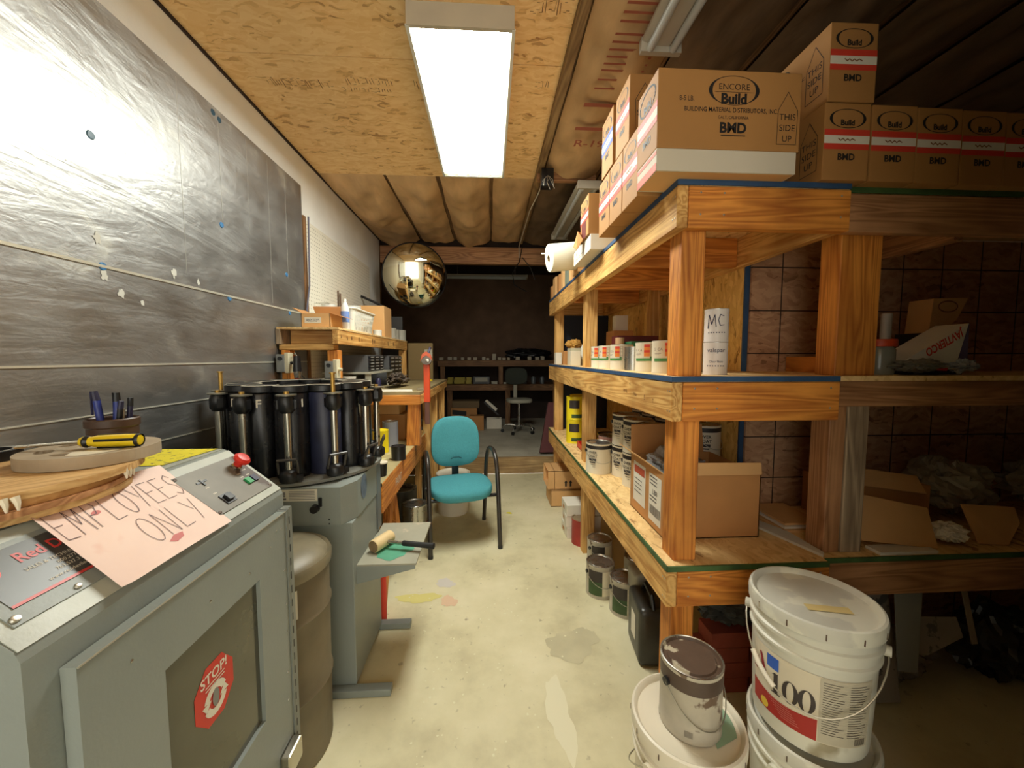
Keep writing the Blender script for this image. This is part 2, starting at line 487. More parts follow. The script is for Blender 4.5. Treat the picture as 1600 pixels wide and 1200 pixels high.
    def rect(s, u0, u1, v0, v1, fn, nu=1, nv=1):
        vs = [fn(u0 + (u1 - u0) * i / nu, v0 + (v1 - v0) * j / nv) for j in range(nv + 1) for i in range(nu + 1)]
        fs = [(j * (nu + 1) + i, j * (nu + 1) + i + 1, (j + 1) * (nu + 1) + i + 1, (j + 1) * (nu + 1) + i) for j in range(nv) for i in range(nu)]
        return s.add(vs, fs)
    def poly(s, pts, fn):
        return s.add([fn(*p) for p in pts], [tuple(range(len(pts)))])

def obj(name, b, m, parent=None, smooth=False, off=None):
    if off is None and parent is not None and parent.type == 'EMPTY' and parent.get('_w'):
        off = parent.location
    vs = b.v if off is None else [(p[0] - off[0], p[1] - off[1], p[2] - off[2]) for p in b.v]
    me = bpy.data.meshes.new(name)
    me.from_pydata(vs, [], b.f)
    bm = bmesh.new(); bm.from_mesh(me)
    bmesh.ops.recalc_face_normals(bm, faces=bm.faces[:])
    bm.to_mesh(me); bm.free()
    me.materials.append(m)
    if smooth:
        me.polygons.foreach_set('use_smooth', [True] * len(me.polygons))
        try: me.set_sharp_from_angle(angle=R(38))
        except Exception: pass
    o = bpy.data.objects.new(name, me)
    COL.objects.link(o)
    if parent is not None: o.parent = parent
    return o

def wobj(name, b, m, root, parent=None, smooth=False):
    """world-space shape put under `parent` (a part) of an unrotated thing `root`"""
    return obj(name, b, m, parent or root, smooth, off=root.location if root is not None else None)

def thing(name, label, cat, loc=(0, 0, 0), rz=0.0, group=None, world=False):
    o = bpy.data.objects.new(name, None)
    o.empty_display_size = 0.05
    COL.objects.link(o)
    o.location = loc
    o.rotation_euler = (0, 0, rz)
    o['label'] = label; o['category'] = cat
    if group: o['group'] = group
    if world: o['_w'] = 1
    return o

def tag(o, label, cat, group=None, kind=None):
    o['label'] = label; o['category'] = cat
    if group: o['group'] = group
    if kind: o['kind'] = kind
    return o

def struct(name, b, m, parent=None, smooth=False):
    o = obj(name, b, m, parent, smooth)
    if parent is None: o['kind'] = 'structure'
    return o

def kids(o): return [c for c in ALLKIDS.get(o.name, [])]
ALLKIDS = {}
def dup(root, loc, rz=None, label=None, group=None):
    """a copy of a thing with copies of its parts and sub-parts"""
    def rec(o, par):
        c = o.copy(); COL.objects.link(c)
        if par is not None: c.parent = par
        for ch in [q for q in bpy.data.objects if q.parent == o and q is not c]:
            rec(ch, c)
        return c
    r = rec(root, None)
    r.location = loc
    if rz is not None: r.rotation_euler = (0, 0, rz)
    if label: r['label'] = label
    if group: r['group'] = group
    return r

_TX = {}
def glyphs(body, size=1.0, bold=0.0, align='CENTER', spacing=1.0):
    key = (body, bold, align, spacing)
    if key not in _TX:
        cu = bpy.data.curves.new('lettering', 'FONT')
        cu.body = body; cu.size = 1.0; cu.offset = bold; cu.align_x = align; cu.align_y = 'CENTER'
        cu.space_character = spacing
        cu.resolution_u = 3
        o = bpy.data.objects.new('lettering_source', cu)
        COL.objects.link(o)
        bpy.context.view_layer.update()
        dg = bpy.context.evaluated_depsgraph_get()
        me = bpy.data.meshes.new_from_object(o.evaluated_get(dg))
        _TX[key] = ([(v.co.x, v.co.y) for v in me.vertices], [tuple(p.vertices) for p in me.polygons])
        bpy.data.objects.remove(o); bpy.data.curves.remove(cu); bpy.data.meshes.remove(me)
    vs, fs = _TX[key]
    return [(x * size, y * size) for x, y in vs], fs

def text(b, body, size, fn, at=(0, 0), bold=0.0, sx=1.0, align='CENTER', rot=0.0):
    vs, fs = glyphs(body, size, bold, align)
    cr, sr = math.cos(rot), math.sin(rot)
    q = []
    for x, y in vs:
        x *= sx
        x, y = x * cr - y * sr, x * sr + y * cr
        q.append(fn(at[0] + x, at[1] + y))
    b.add(q, fs)
    return b

def plane_fn(o, u, v, lift=0.0008):
    o, u, v = Vector(o), Vector(u).normalized(), Vector(v).normalized()
    n = u.cross(v).normalized()
    return lambda a, c, d=0.0: o + u * a + v * c + n * (lift + d)

def cyl_fn(r, a0=0.0, lift=0.0008, taper=0.0, c=(0, 0)):
    """u = arc length to the right seen from outside, v = height; a0 faces outwards (angle of the middle)"""
    def f(u, v, d=0.0):
        rr = r + lift + d + taper * v
        a = a0 + u / r
        return Vector((c[0] + rr * math.cos(a), c[1] + rr * math.sin(a), v))
    return f

def ellipse(n, rx, ry, cx=0, cy=0, a0=0, a1=2 * PI):
    return [(cx + rx * math.cos(a0 + (a1 - a0) * i / n), cy + ry * math.sin(a0 + (a1 - a0) * i / n)) for i in range(n + 1)]

def lumber(x0, x1, y0, y1, z0, z1): return B().bevbox(x0, x1, y0, y1, z0, z1, 0.003, seg=1)

# ================================================================ THE ROOM
struct('floor', B().box(-1.34, 4.0, -1.9, 4.56, -0.06, 0.0), CONC)
struct('floor_raised', B().box(-2.6, 4.0, 4.60, 8.0, 0.0, 0.2), CONC2)
struct('trim_1', B().bevbox(-1.3, 1.24, 4.56, 4.60, 0.0, 0.2, 0.004), wood('riser', 'x', (190, 160, 112), (150, 120, 80)))
struct('wall_left', B().box(-1.40, -1.30, -1.9, 4.72, 0.0, 3.0), M_WALL)
struct('wall_left_far', B().box(-2.7, -2.6, 4.6, 8.1, 0.0, 3.1), M_DARKWALL)
struct('wall_left_return', B().box(-2.6, -1.30, 4.72, 4.78, 0.0, 3.1), M_DARKWALL)
struct('wall_back', B().box(-2.7, 4.1, 7.6, 7.7, 0.0, 3.1), M_DARKWALL)
struct('wall_added_shade', B().box(0.80, 0.90, -1.6, 0.38, 0.0, 3.02), M_WALL)  # added out of view to keep the world light off the right side
struct('wall_near', B().box(0.80, 3.0, -1.7, -1.6, 0.0, 3.1), M_DARKWALL)
struct('wall_right', B().box(3.0, 3.1, -1.9, 8.1, 0.0, 3.1), M_DARKWALL)
struct('ceiling_deck', B().box(-2.7, 4.1, -1.9, 8.1, 3.02, 3.1), M_DARK)

# OSB ceiling sheets on the joists
cb = B()
for y0, y1 in ((-1.9, -0.69), (-0.685, 0.53), (0.535, 1.29), (1.295, 1.93), (1.935, 3.10)):
    cb.box(-1.30, 0.355, y0, y1, 2.80, 2.811)
ceil = struct('ceiling', cb, OSBC)
# mill stamps printed on the sheets
tb = B()
fn = plane_fn((0, 0, 2.80), (1, 0, 0), (0, -1, 0), 0.0012)
random.seed(31)
for (xa, xb, yc, hh, dn) in ((-1.12, -0.80, 2.12, 0.035, 26), (-0.72, -0.48, 2.09, 0.03, 16), (-0.76, -0.50, 2.15, 0.018, 18), (-0.38, -0.33, 2.10, 0.04, 3),
                             (-1.0, -0.35, 1.60, 0.03, 46), (0.17, 0.34, 1.62, 0.04, 14), (0.24, 0.32, 2.06, 0.03, 6)):
    for k in range(dn):
        x = xa + (xb - xa) * k / dn
        v0 = -yc - hh * random.uniform(0.3, 1); v1 = -yc + hh * random.uniform(0.3, 1)
        tb.strokes([[(x, v0), (x + random.uniform(-.004, .004), v1)]] if random.random() < .6 else [[(x, v0), (x + 0.012, v0)], [(x, v1), (x + 0.010, v1)]], fn, random.uniform(0.0015, 0.004))
obj('stamp', tb, M_BROWNINK, ceil)

# joists and blocking
jb = B()
for x in (-1.22, -0.80, -0.40, 0.02, 0.405, 0.83, 1.24, 1.66, 2.08, 2.5):
    jb.box(x - 0.019, x + 0.019, -1.9, 4.75, 2.815, 3.02)
struct('ceiling_joists', jb, wood('joist_pine', 'y', (150, 116, 80), (104, 76, 50)))
struct('trim_2', lumber(0.36, 0.80, 2.93, 2.97, 2.715, 2.80), pine_red('x'))
struct('trim_3', lumber(0.357, 0.40, -1.9, 4.72, 2.765, 2.83), wood('joist_edge', 'y', (166, 136, 92), (126, 96, 60)))
bl = lumber(-1.29, 3.0, 4.72, 4.80, 2.53, 2.725)
struct('ceiling_beam', bl, pine_red('x'))
struct('trim_4', lumber(-1.29, 3.0, 4.80, 4.84, 2.72, 3.02), M_DARK)

def batt(x0, x1, y0, y1, z, sag, m, seed, name='ceiling_insulation', flange=True):
    b = B()
    nx, ny = 18, max(6, int((y1 - y0) / 0.035))
    vs, fs = [], []
    for j in range(ny + 1):
        for i in range(nx + 1):
            u = i / nx; v = j / ny
            x = x0 + (x1 - x0) * u; y = y0 + (y1 - y0) * v
            prof = math.sin(PI * u) ** 0.7 * min(1.0, v / 0.12 + 0.0) ** 0.7
            n1 = mnoise.noise(Vector((x * 3 + seed, y * 2.2, seed)))
            n2 = mnoise.noise(Vector((x * 9 + seed, y * 7, seed * 2)))
            n3 = mnoise.noise(Vector((x * 5 + y * 6, y * 3 - x * 9, seed * 3)))
            vs.append((x + 0.012 * n1, y, z - prof * (sag * (1 + 0.6 * n1) + 0.03 * n1 + 0.020 * n2 + 0.024 * n3)))
    for j in range(ny):
        for i in range(nx):
            a = j * (nx + 1) + i
            fs.append((a, a + 1, a + nx + 2, a + nx + 1))
    o = len(vs)
    vs += [(p[0], p[1], 2.99) for p in vs]
    top = [tuple(q + o for q in f)[::-1] for f in fs]
    b.add(vs, fs + top)
    return struct(name, b, m, smooth=True)

batt(-1.30, -0.815, 3.10, 4.72, 2.80, 0.075, M_KRAFT, 1.3)
batt(-0.79, -0.415, 3.10, 4.72, 2.80, 0.06, M_KRAFT, 4.1)
batt(-0.385, 0.005, 3.10, 4.72, 2.80, 0.07, M_KRAFT, 7.7)
batt(0.035, 0.355, 3.10, 4.72, 2.80, 0.06, M_KRAFT, 9.2)
bt = batt(0.415, 0.815, -1.9, 2.92, 2.80, 0.045, M_KRAFT, 12.4)
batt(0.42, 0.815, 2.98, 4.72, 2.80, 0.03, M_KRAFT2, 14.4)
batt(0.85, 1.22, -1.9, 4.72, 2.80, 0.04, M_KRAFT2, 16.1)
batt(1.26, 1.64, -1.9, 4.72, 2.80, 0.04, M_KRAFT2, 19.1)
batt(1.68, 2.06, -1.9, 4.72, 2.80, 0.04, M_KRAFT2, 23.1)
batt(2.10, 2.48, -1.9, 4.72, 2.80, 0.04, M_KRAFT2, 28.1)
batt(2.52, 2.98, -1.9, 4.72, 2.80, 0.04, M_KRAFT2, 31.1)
# red print on the first batt
pb = B()
fn = plane_fn((0, 0, 2.738), (0, -1, 0), (-1, 0, 0), 0.0)
fn = plane_fn((0, 0, 2.725), (1, 0, 0), (0, -1, 0), 0.0)
for (x, y, t, s) in ((0.62, 1.32, 'R-19', 0.12), (0.62, 2.45, 'R-19', 0.10)):
    text(pb, t, s, fn, (x, -y), bold=0.01)
for y in (1.50, 1.54, 1.58, 1.64, 1.68, 1.72, 1.76, 1.80, 1.84, 1.9, 1.96):
    pb.rect(0.52, 0.72, -y - 0.006, -y + 0.006, fn)
pb.rect(0.50, 0.74, -2.10, -2.07, fn); pb.rect(0.50, 0.74, -2.31, -2.28, fn)
obj('printed_lettering', pb, M_REDPRINT, bt)

# foil faced insulation boards on the left wall
fo = struct('wall_left_foil', B().box(-1.30, -1.27, -1.9, 2.76, 0.0, 2.56), FOIL)
sb = B()
for z, w in ((1.70, 0.0045), (1.375, 0.003), (1.215, 0.002), (1.08, 0.002)):
    sb.box(-1.27, -1.266, -1.9, 2.755, z - w, z + w)
obj('seam_strip', sb, mat('seam_tape', (224, 222, 206), 0.3, metal=0.5), fo)
vb = B()
for y, za in ((1.72, 1.75), (1.96, 2.05), (2.17, 2.05), (2.36, 1.72), (2.55, 1.9)):
    vb.box(-1.27, -1.2690, y - 0.0012, y + 0.0012, za, 2.54)
obj('fold_line', vb, mat('fold_line', (190, 190, 184), 0.4, metal=0.7), fo)
for (y, z, c) in ((1.337, 2.55, 0), (1.93, 2.53, 0), (1.97, 2.52, 0), (1.354, 2.11, 0), (1.95, 2.03, 1), (1.363, 1.70, 1), (1.98, 1.69, 1), (2.53, 1.92, 1), (2.55, 1.685, 1)):
    M = Matrix.Rotation(PI / 2, 3, 'Y')
    nb = B().lathe([(0, 0.004), (0.012, 0.003), (0.014, 0)], (-1.27, y, z), 14, M)
    obj('cap_nail', nb, mat('blue_cap', (66, 122, 170), 0.4) if c else mat('dark_blue_cap', (44, 84, 104), 0.4), fo, True)
# white smears on the foil
wb = B()
random.seed(3)
for (y, z, s) in ((1.35, 1.79, 0.022), (1.365, 1.67, 0.02), (1.42, 1.62, 0.018), (0.93, 1.48, 0.022), (1.65, 1.74, 0.02), (1.78, 1.73, 0.014), (1.07, 1.49, 0.015), (1.5, 1.6, 0.012)):
    pts = []
    for k in range(14):
        a = 2 * PI * k / 14
        rr = s * random.uniform(0.5, 1.15)
        pts.append((y + rr * math.cos(a) * 0.7, z + rr * math.sin(a)))
    wb.poly(pts, lambda a, c: Vector((-1.2685, a, c)))
obj('plaster_smear', wb, mat('plaster_smear', (206, 206, 196), 0.7), fo)
struct('trim_5', B().box(-1.30, -1.262, 2.762, 2.80, 0.0, 2.37), wood('edge_strip', 'z', (150, 110, 70), (90, 64, 46)))

# pegboard
pg = thing('pegboard', 'large white pegboard panel screwed flat to the wall above the cluttered shelf', 'pegboard', (-1.30, 2.83, 1.1), world=True)
obj('panel', B().box(-1.2995, -1.292, 2.83, 4.3, 1.10, 2.37), M_PEG, pg)
hb = B()
for j in range(44):
    for i in range(52):
        y = 2.85 + i * 0.028; z = 1.14 + j * 0.028
        hb.box(-1.2922, -1.2914, y - 0.003, y + 0.003, z - 0.003, z + 0.003)
h = obj('hole_grid', hb, mat('peg_hole', (150, 142, 122), 0.9), pg)
h['kind'] = 'stuff'
# dark strip where the wall meets the ceiling
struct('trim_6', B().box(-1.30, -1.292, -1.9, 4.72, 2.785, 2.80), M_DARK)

# floor marks
fm = B()
random.seed(11)
for k in range(260):
    x = random.uniform(-0.55, 1.1); y = random.uniform(0.9, 4.4)
    if random.random() < 0.5:
        x = random.gauss(-0.1, 0.2); y = random.gauss(1.9, 0.45)
    s = random.uniform(0.0015, 0.006)
    pts = [(x + s * random.uniform(.6, 1.3) * math.cos(2 * PI * q / 7), y + s * random.uniform(.6, 1.3) * math.sin(2 * PI * q / 7)) for q in range(7)]
    fm.poly(pts, lambda a, c: Vector((a, c, 0.0012)))
tag(obj('paint_specks', fm, M_FLECK), 'tiny dried pale paint specks scattered over the concrete aisle', 'paint specks', kind='stuff')
def blot(name, cx, cy, rx, ry, m, label, seed, z=0.0010):
    random.seed(seed)
    ph = [random.uniform(0, 6.28) for _ in range(5)]
    pts = []
    for k in range(40):
        a = 2 * PI * k / 40
        rr = 1 + 0.16 * math.sin(2 * a + ph[0]) + 0.12 * math.sin(3 * a + ph[1]) + 0.08 * math.sin(7 * a + ph[2]) + 0.05 * math.sin(12 * a + ph[3])
        pts.append((cx + rx * rr * math.cos(a), cy + ry * rr * math.sin(a)))
    return tag(obj(name, B().poly(pts, lambda a, c: Vector((a, c, z))), m), label, 'stain')
blot('floor_stain', 0.40, 1.77, 0.13, 0.10, M_STAIN, 'grey damp stain on the concrete in front of the bottom rim board', 2)
blot('floor_stain', 0.27, 1.41, 0.05, 0.16, M_CHALK, 'long pale scuff on the concrete beside the white bucket', 5)
blot('paint_spill', -0.42, 2.18, 0.11, 0.05, M_FLECKY, 'dried yellow paint spill on concrete near the dispenser foot', 8)
blot('paint_spill', -0.24, 2.14, 0.045, 0.05, M_FLECKR, 'dried orange red paint spill on the aisle concrete', 9)
blot('paint_spill', -0.28, 2.32, 0.06, 0.045, M_FLECKV, 'dried lilac paint spill on the concrete behind the yellow one', 10, 0.0013)
blot('paint_spill', 0.17, 3.38, 0.025, 0.02, mat('bright_yellow_spill', (224, 208, 40), 0.5), 'small bright yellow paint drip on the floor past the teal chair', 12)

# ================================================================ LIGHTS
L1 = thing('ceiling_light', 'lit wrap fluorescent fixture with ribbed lens on the strand board ceiling', 'ceiling light', (-0.11, 2.25, 2.80), world=True)
x0, x1, y0, y1 = -0.325, 0.105, 1.63, 2.90
hb = B()
hb.box(x0, x1, y0, y1, 2.76, 2.80)
hb.box(x0, x0 + 0.008, y0, y1, 2.715, 2.76).box(x1 - 0.008, x1, y0, y1, 2.715, 2.76)
hb.box(x0, x1, y0 - 0.004, y0 + 0.012, 2.71, 2.80).box(x0, x1, y1 - 0.012, y1, 2.715, 2.80)
obj('housing', hb, M_FIXT, L1)
fr = B()
fr.box(x0 - 0.004, x0 + 0.010, y0, y1, 2.708, 2.716).box(x1 - 0.010, x1 + 0.004, y0, y1, 2.708, 2.716)
fr.box(x0, x1, y1 - 0.012, y1 + 0.002, 2.708, 2.716)
obj('frame', fr, M_WHITE, L1)
lb = B()
for (a, c) in ((x0 + 0.030, -0.112), (-0.106, x1 - 0.024)):
    n = 36
    vs, fs = [], []
    for i in range(n + 1):
        x = a + (c - a) * i / n
        z = 2.722 - 0.010 * abs(math.sin(PI * i / n * 5)) ** 0.6
        vs += [(x, y0 + 0.02, z), (x, y1 - 0.05, z)]
    for i in range(n):
        fs.append((2 * i, 2 * i + 1, 2 * i + 3, 2 * i + 2))
    lb.add(vs, fs)
obj('lens', lb, M_LAMP, L1)
gb = B()
n = 40
vs, fs = [], []
for i in range(n + 1):
    x = x0 + 0.012 + (x1 - x0 - 0.024) * i / n
    z = 2.722 - 0.014 * abs(math.sin(PI * i / n * 5)) ** 0.6
    vs += [(x, y1 - 0.05, z), (x, y1 - 0.014, z + 0.004)]
for i in range(n): fs.append((2 * i, 2 * i + 1, 2 * i + 3, 2 * i + 2))
gb.add(vs, fs)
gb.rect(x0 + 0.009, x0 + 0.029, y0 + 0.012, y1 - 0.014, lambda a, c: Vector((a, c, 2.7225)))
gb.rect(x1 - 0.023, x1 - 0.009, y0 + 0.012, y1 - 0.014, lambda a, c: Vector((a, c, 2.7225)))
obj('lens_end', gb, emit('lens_end_glow', (0.80, 0.88, 0.62, 1), 1.1), L1)

def strip_light(label, cx, cy, L, z, along='y', up=0.0):
    t = thing('strip_light', label, 'light fixture', (cx, cy, z), 0 if along == 'y' else PI / 2)
    hw = 0.082
    b = B()
    b.prism([(-hw, 0.0), (-hw, -0.012), (-0.03, -0.03), (0.03, -0.03), (hw, -0.012), (hw, 0.0)], lambda u, v, d: Vector((u, d, v)), -L / 2, L / 2)
    b.box(-hw - 0.003, hw + 0.003, -L / 2 - 0.004, -L / 2 + 0.02, -0.052, 0.004)
    b.box(-hw - 0.003, hw + 0.003, L / 2 - 0.02, L / 2 + 0.004, -0.052, 0.004)
    obj('reflector', b, M_FIXT, t)
    if up:
        for s in (-1, 1): obj('hanger', B().tube([(0, s * L * 0.35, 0.0), (0, s * L * 0.35, up)], 0.004, 6), M_WIRE, t)
    for s in (-1, 1):
        obj('fluorescent_tube', B().tube([(s * 0.048, -L / 2 + 0.02, -0.04), (s * 0.048, L / 2 - 0.02, -0.04)], 0.016, 12), M_TUBE, t, True)
    return t
strip_light('unlit twin tube strip light hanging above the tall carton in the aisle', 0.715, 1.05, 1.22, 2.715, 'y', 0.08)
strip_light('unlit twin tube strip light further down the aisle beside the junction box', 0.72, 3.40, 1.2, 2.66, 'y', 0.13)
strip_light('unlit strip light mounted crosswise in the dark back room', -0.05, 6.95, 1.45, 2.86, 'x', 0.16)

jn = thing('junction_box', 'open black junction box with loose wires under the ceiling', 'junction box', (0.42, 2.90, 2.72), world=True)
obj('box_body', B().bevbox(0.375, 0.465, 2.82, 2.90, 2.63, 2.755, 0.008), M_BLACK, jn, True)
wb = B()
for k in range(6):
    a = k * 1.1
    wb.tube([(0.42, 2.82, 2.70), (0.42 + 0.03 * math.cos(a), 2.79, 2.66 + 0.02 * math.sin(a)), (0.42 + 0.045 * math.cos(a + .6), 2.79, 2.62 + 0.03 * math.sin(a))], 0.002, 5)
obj('wire', wb, M_WIRE, jn, True)
cw = B().tube([(0.42, 2.90, 2.75), (0.40, 3.2, 2.73), (0.36, 3.5, 2.70), (0.37, 3.8, 2.74), (0.35, 4.6, 2.70), (0.36, 4.70, 2.3 + .3)], 0.005, 6)
tag(obj('ceiling_cable', cw, M_OFFWHITE, None, True), 'loose pale cable running along the ceiling to the wooden beam', 'cable')

# ================================================================ RIGHT: LUMBER SHELVING
DZ = (0.665, 1.335, 1.985)      # deck tops
def shelving_aisle():
    t = thing('lumber_shelving', 'long pine shelving unit lining the aisle, three decks with blue and green edges', 'shelving', (0.92, 2.6, 0), world=True)
    X0, X1, Y0, Y1 = 0.62, 1.22, 1.27, 4.0
    for z, em in zip(DZ, (M_GREENEDGE, M_BLUEEDGE, M_BLUEEDGE)):
        obj('deck', B().box(X0 + 0.002, X1, Y0 + 0.002, Y1, z - 0.018, z), OSBD, t)
        e = B().box(X0 - 0.002, X0 + 0.004, Y0 - 0.002, Y1, z - 0.017, z + 0.001).box(X0, X1 + 0.0, Y0 - 0.004, Y0 + 0.004, z - 0.017, z + 0.001)
        obj('painted_edge', e, em, t)
        zb = z - 0.019
        zt = zb - (0.135 if z > 0.7 else 0.130)
        obj('rim_board', lumber(X0, X0 + 0.038, Y0, Y1, zt, zb), pine('y'), t)
        obj('rim_board', lumber(X1 - 0.038, X1, Y0 + 0.04, Y1, zt, zb), pine('y'), t)
        obj('rim_board', lumber(X0 + 0.04, X1 + 0.005, Y0, Y0 + 0.038, zt, zb), pine_orange('x'), t)
        obj('rim_board', lumber(X0 + 0.04, X1 - 0.04, Y1 - 0.038, Y1, zt, zb), pine('x'), t)
        for y in (1.80, 2.40, 3.0):
            obj('joist', lumber(X0 + 0.04, X1 - 0.04, y, y + 0.038, zt, zb), pine_orange('x'), t)
    for (x, y0, w) in ((0.66, 1.31, 0.09), (0.66, 2.63, 0.075), (0.66, 3.84, 0.075)):
        for (a, c) in ((0.0, DZ[0] - 0.02), (DZ[0], DZ[1] - 0.02), (DZ[1], DZ[2] - 0.155 + 0.13)):
            m = pine_orange('z') if y0 < 2 else pine('z')
            obj('post', lumber(x, x + 0.085, y0, y0 + w, a, c), m, t)
    obj('post', lumber(1.12, 1.18, 2.63, 2.71, 0, 1.96), pine('z'), t)
    obj('back_panel', B().box(1.222, 1.234, 1.80, 4.0, 0.02, 1.965), OSBY, t)
    obj('panel_edge', B().box(1.218, 1.240, 1.79, 1.80, 0.02, 1.965), M_BLUEEDGE, t)
    obj('partition', B().box(0.70, 1.22, 3.92, 3.93, DZ[0], 1.83), mat('navy_board', (34, 40, 52), 0.8), t)
    # crayon notes and nail heads on the rims
    nb = B()
    fn = plane_fn((0.62, 0, 0), (0, -1, 0), (0, 0, 1), 0.0008)
    for (y, z, s, tx) in ((1.42, 1.235, 0.024, 'T'), (1.50, 1.24, 0.03, 'S'), (1.60, 1.245, 0.024, 'No'), (1.72, 1.25, 0.024, 'WHL'), (1.52, 1.285, 0.014, '2  1'), (1.66, 1.285, 0.014, '4  3'), (1.95, 1.285, 0.014, '6  7')):
        text(nb, tx, s, fn, (-y, z))
    obj('pencil_lettering', nb, M_BROWNINK, t)
    nh = B()
    for z in DZ:
        for dz in (-0.05, -0.12):
            for y in (1.285, 1.30):
                M = Matrix.Rotation(-PI / 2, 3, 'Y')
                nh.lathe([(0, 0.001), (0.0035, 0.0005), (0.0035, 0)], (0.62, y, z + dz), 8, M)
            for x in (0.70, 0.78, 1.19):
                M = Matrix.Rotation(PI / 2, 3, 'X')
                nh.lathe([(0, 0.001), (0.0035, 0.0005), (0.0035, 0)], (x, 1.27, z + dz + 0.01), 8, M)
    obj('nail_head', nh, M_WIRE, t)
    return t
shelving_aisle()

def shelving_leg():
    t = thing('lumber_shelving', 'darker pine shelving unit turning off the aisle behind the tall post', 'shelving', (2.0, 1.6, 0), world=True)
    X0, X1, Y0, Y1 = 1.226, 2.96, 1.295, 1.775
    for i, z in enumerate(DZ):
        obj('deck', B().box(X0, X1, Y0, Y1, z - 0.018, z), OSBD, t)
        h = (0.13, 0.095, 0.13)[i]
        yo = (0.0, 0.03, 0.0)[i]
        obj('painted_edge', B().box(X0, X1, Y0 - 0.004 + yo, Y0 + 0.002 + yo, z - 0.018, z), M_GREENEDGE, t)
        obj('rim_board', lumber(X0, X1, Y0 + yo, Y0 + 0.036 + yo, z - 0.019 - h, z - 0.019), pine_red('x'), t)
        obj('joist', lumber(X0 + 0.5, X0 + 0.54, Y0 + 0.07, Y1, z - 0.02 - h, z - 0.02), pine_red('y'), t)
    # paired uprights beside the corner
    for (a, c) in ((0.0, DZ[0] - 0.02), (DZ[0], DZ[1] - 0.02)):
        obj('post', lumber(1.255, 1.318, 1.335, 1.42, a, c), pine_red('z'), t)
        obj('post', lumber(1.320, 1.402, 1.330, 1.42, a, c), pine_grey('z'), t)
    obj('post', lumber(1.258, 1.415, 1.332, 1.42, DZ[1], DZ[2] - 0.02), pine_orange('z'), t)
    obj('post', lumber(2.60, 2.69, 1.34, 1.42, 0, 1.96), pine_red('z'), t)
    obj('toe_board', lumber(1.42, 1.50, 1.50, 1.77, DZ[1], DZ[1] + 0.07), pine_orange('y'), t)
    obj('back_panel', B().box(1.242, 2.97, 1.778, 1.79, 0.02, 1.965), OSBG, t)
    return t
shelving_leg()

# ---------------------------------------------------------------- cartons of the same make on the top decks
def carton_face(t, fn, w, h, band, shade, label=True):
    """printed short side: ring emblem, coloured double band, block letters"""
    e = B()
    def ring(rx, ry, k0, k1, wob=0):
        n = 32
        o = [(rx * math.cos(2 * PI * i / n), ry * math.sin(2 * PI * i / n)) for i in range(n)]
        q = [(a * (1 - 0.16 * abs(a / rx) ** 2), c * 0.93) for a, c in o]
        for i in range(n):
            j = (i + 1) % n
            e.add([fn(o[i][0], o[i][1] + h * 0.80), fn(o[j][0], o[j][1] + h * 0.80), fn(q[j][0], q[j][1] + h * 0.80), fn(q[i][0], q[i][1] + h * 0.80)], [(0, 1, 2, 3)])
    ring(w * 0.40, h * 0.125, 0, 0)
    text(e, 'Build', h * 0.10, fn, (0, h * 0.745), bold=0.04)
    text(e, 'BMD', h * 0.12, fn, (0, h * 0.30), bold=0.03)
    obj('printed_lettering', e, M_BLACKINK, t)
    bb = B()
    bb.rect(-w / 2 + 0.001, w / 2 - 0.001, h * 0.58, h * 0.66, fn).rect(-w / 2 + 0.001, w / 2 - 0.001, h * 0.40, h * 0.475, fn)
    obj('colour_band', bb, band, t)
    wb = B().rect(-w / 2 + 0.001, w / 2 - 0.001, h * 0.475, h * 0.58, fn)
    obj('white_band', wb, M_PAPER, t)
    tt = B()
    f_t = lambda a, c: fn(a, c) + (fn(0, 0, 0.0006) - fn(0, 0))
    tt.strokes([[(-0.03, h * 0.54), (-0.022, h * 0.515), (-0.014, h * 0.54), (-0.006, h * 0.512), (0.002, h * 0.538), (0.010, h * 0.515), (0.018, h * 0.54), (0.028, h * 0.52)]], f_t, 0.0035)
    obj('band_lettering', tt, M_BROWNINK, t)

CW, CL, CH = 0.158, 0.458, 0.243
def carton(label, loc, rz, band, group=None, zs=1.0, m=None):
    """local frame: short printed face looks along -Y, long side along Y"""
    t = thing('shipping_carton', label, 'carton', loc, rz, group)
    h = CH * zs
    obj('box_body', B().bevbox(-CW / 2, CW / 2, 0, CL, 0, h, 0.003), m or M_CARDB, t)
    carton_face(t, plane_fn((0, 0, 0), (1, 0, 0), (0, 0, 1), 0.0008), CW, h, band, 0)
    # THIS SIDE UP house on the long sides
    for s in (-1, 1):
        fn = plane_fn((s * CW / 2, CL / 2, 0), (0, s, 0), (0, 0, 1), 0.0008)
        b = B()
        cx = 0.17
        b.strokes([[(cx - 0.035, 0.04), (cx + 0.035, 0.04), (cx + 0.035, 0.15), (cx, 0.21), (cx - 0.035, 0.15), (cx - 0.035, 0.04)]], fn, 0.002)
        for i, w in enumerate(('THIS', 'SIDE', 'UP')):
            text(b, w, 0.030, fn, (cx, 0.135 - i * 0.034))
        cx = -0.17
        b.strokes([[(cx - 0.035, 0.04), (cx + 0.035, 0.04), (cx + 0.035, 0.15), (cx, 0.21), (cx - 0.035, 0.15), (cx - 0.035, 0.04)]], fn, 0.002)
        for i, w in enumerate(('THIS', 'SIDE', 'UP')):
            text(b, w, 0.030, fn, (cx, 0.135 - i * 0.034))
        text(b, 'Build', 0.034, fn, (0, 0.18), bold=0.03)
        b.strokes([ellipse(28, 0.058, 0.034, 0, 0.195)], fn, 0.004)
        text(b, 'BUILDING MATERIAL DISTRIBUTORS, INC.', 0.014, fn, (0, 0.14))
        text(b, 'BMD', 0.03, fn, (0, 0.09), bold=0.04)
        obj('printed_lettering', b, M_BLACKINK, t)
    return t

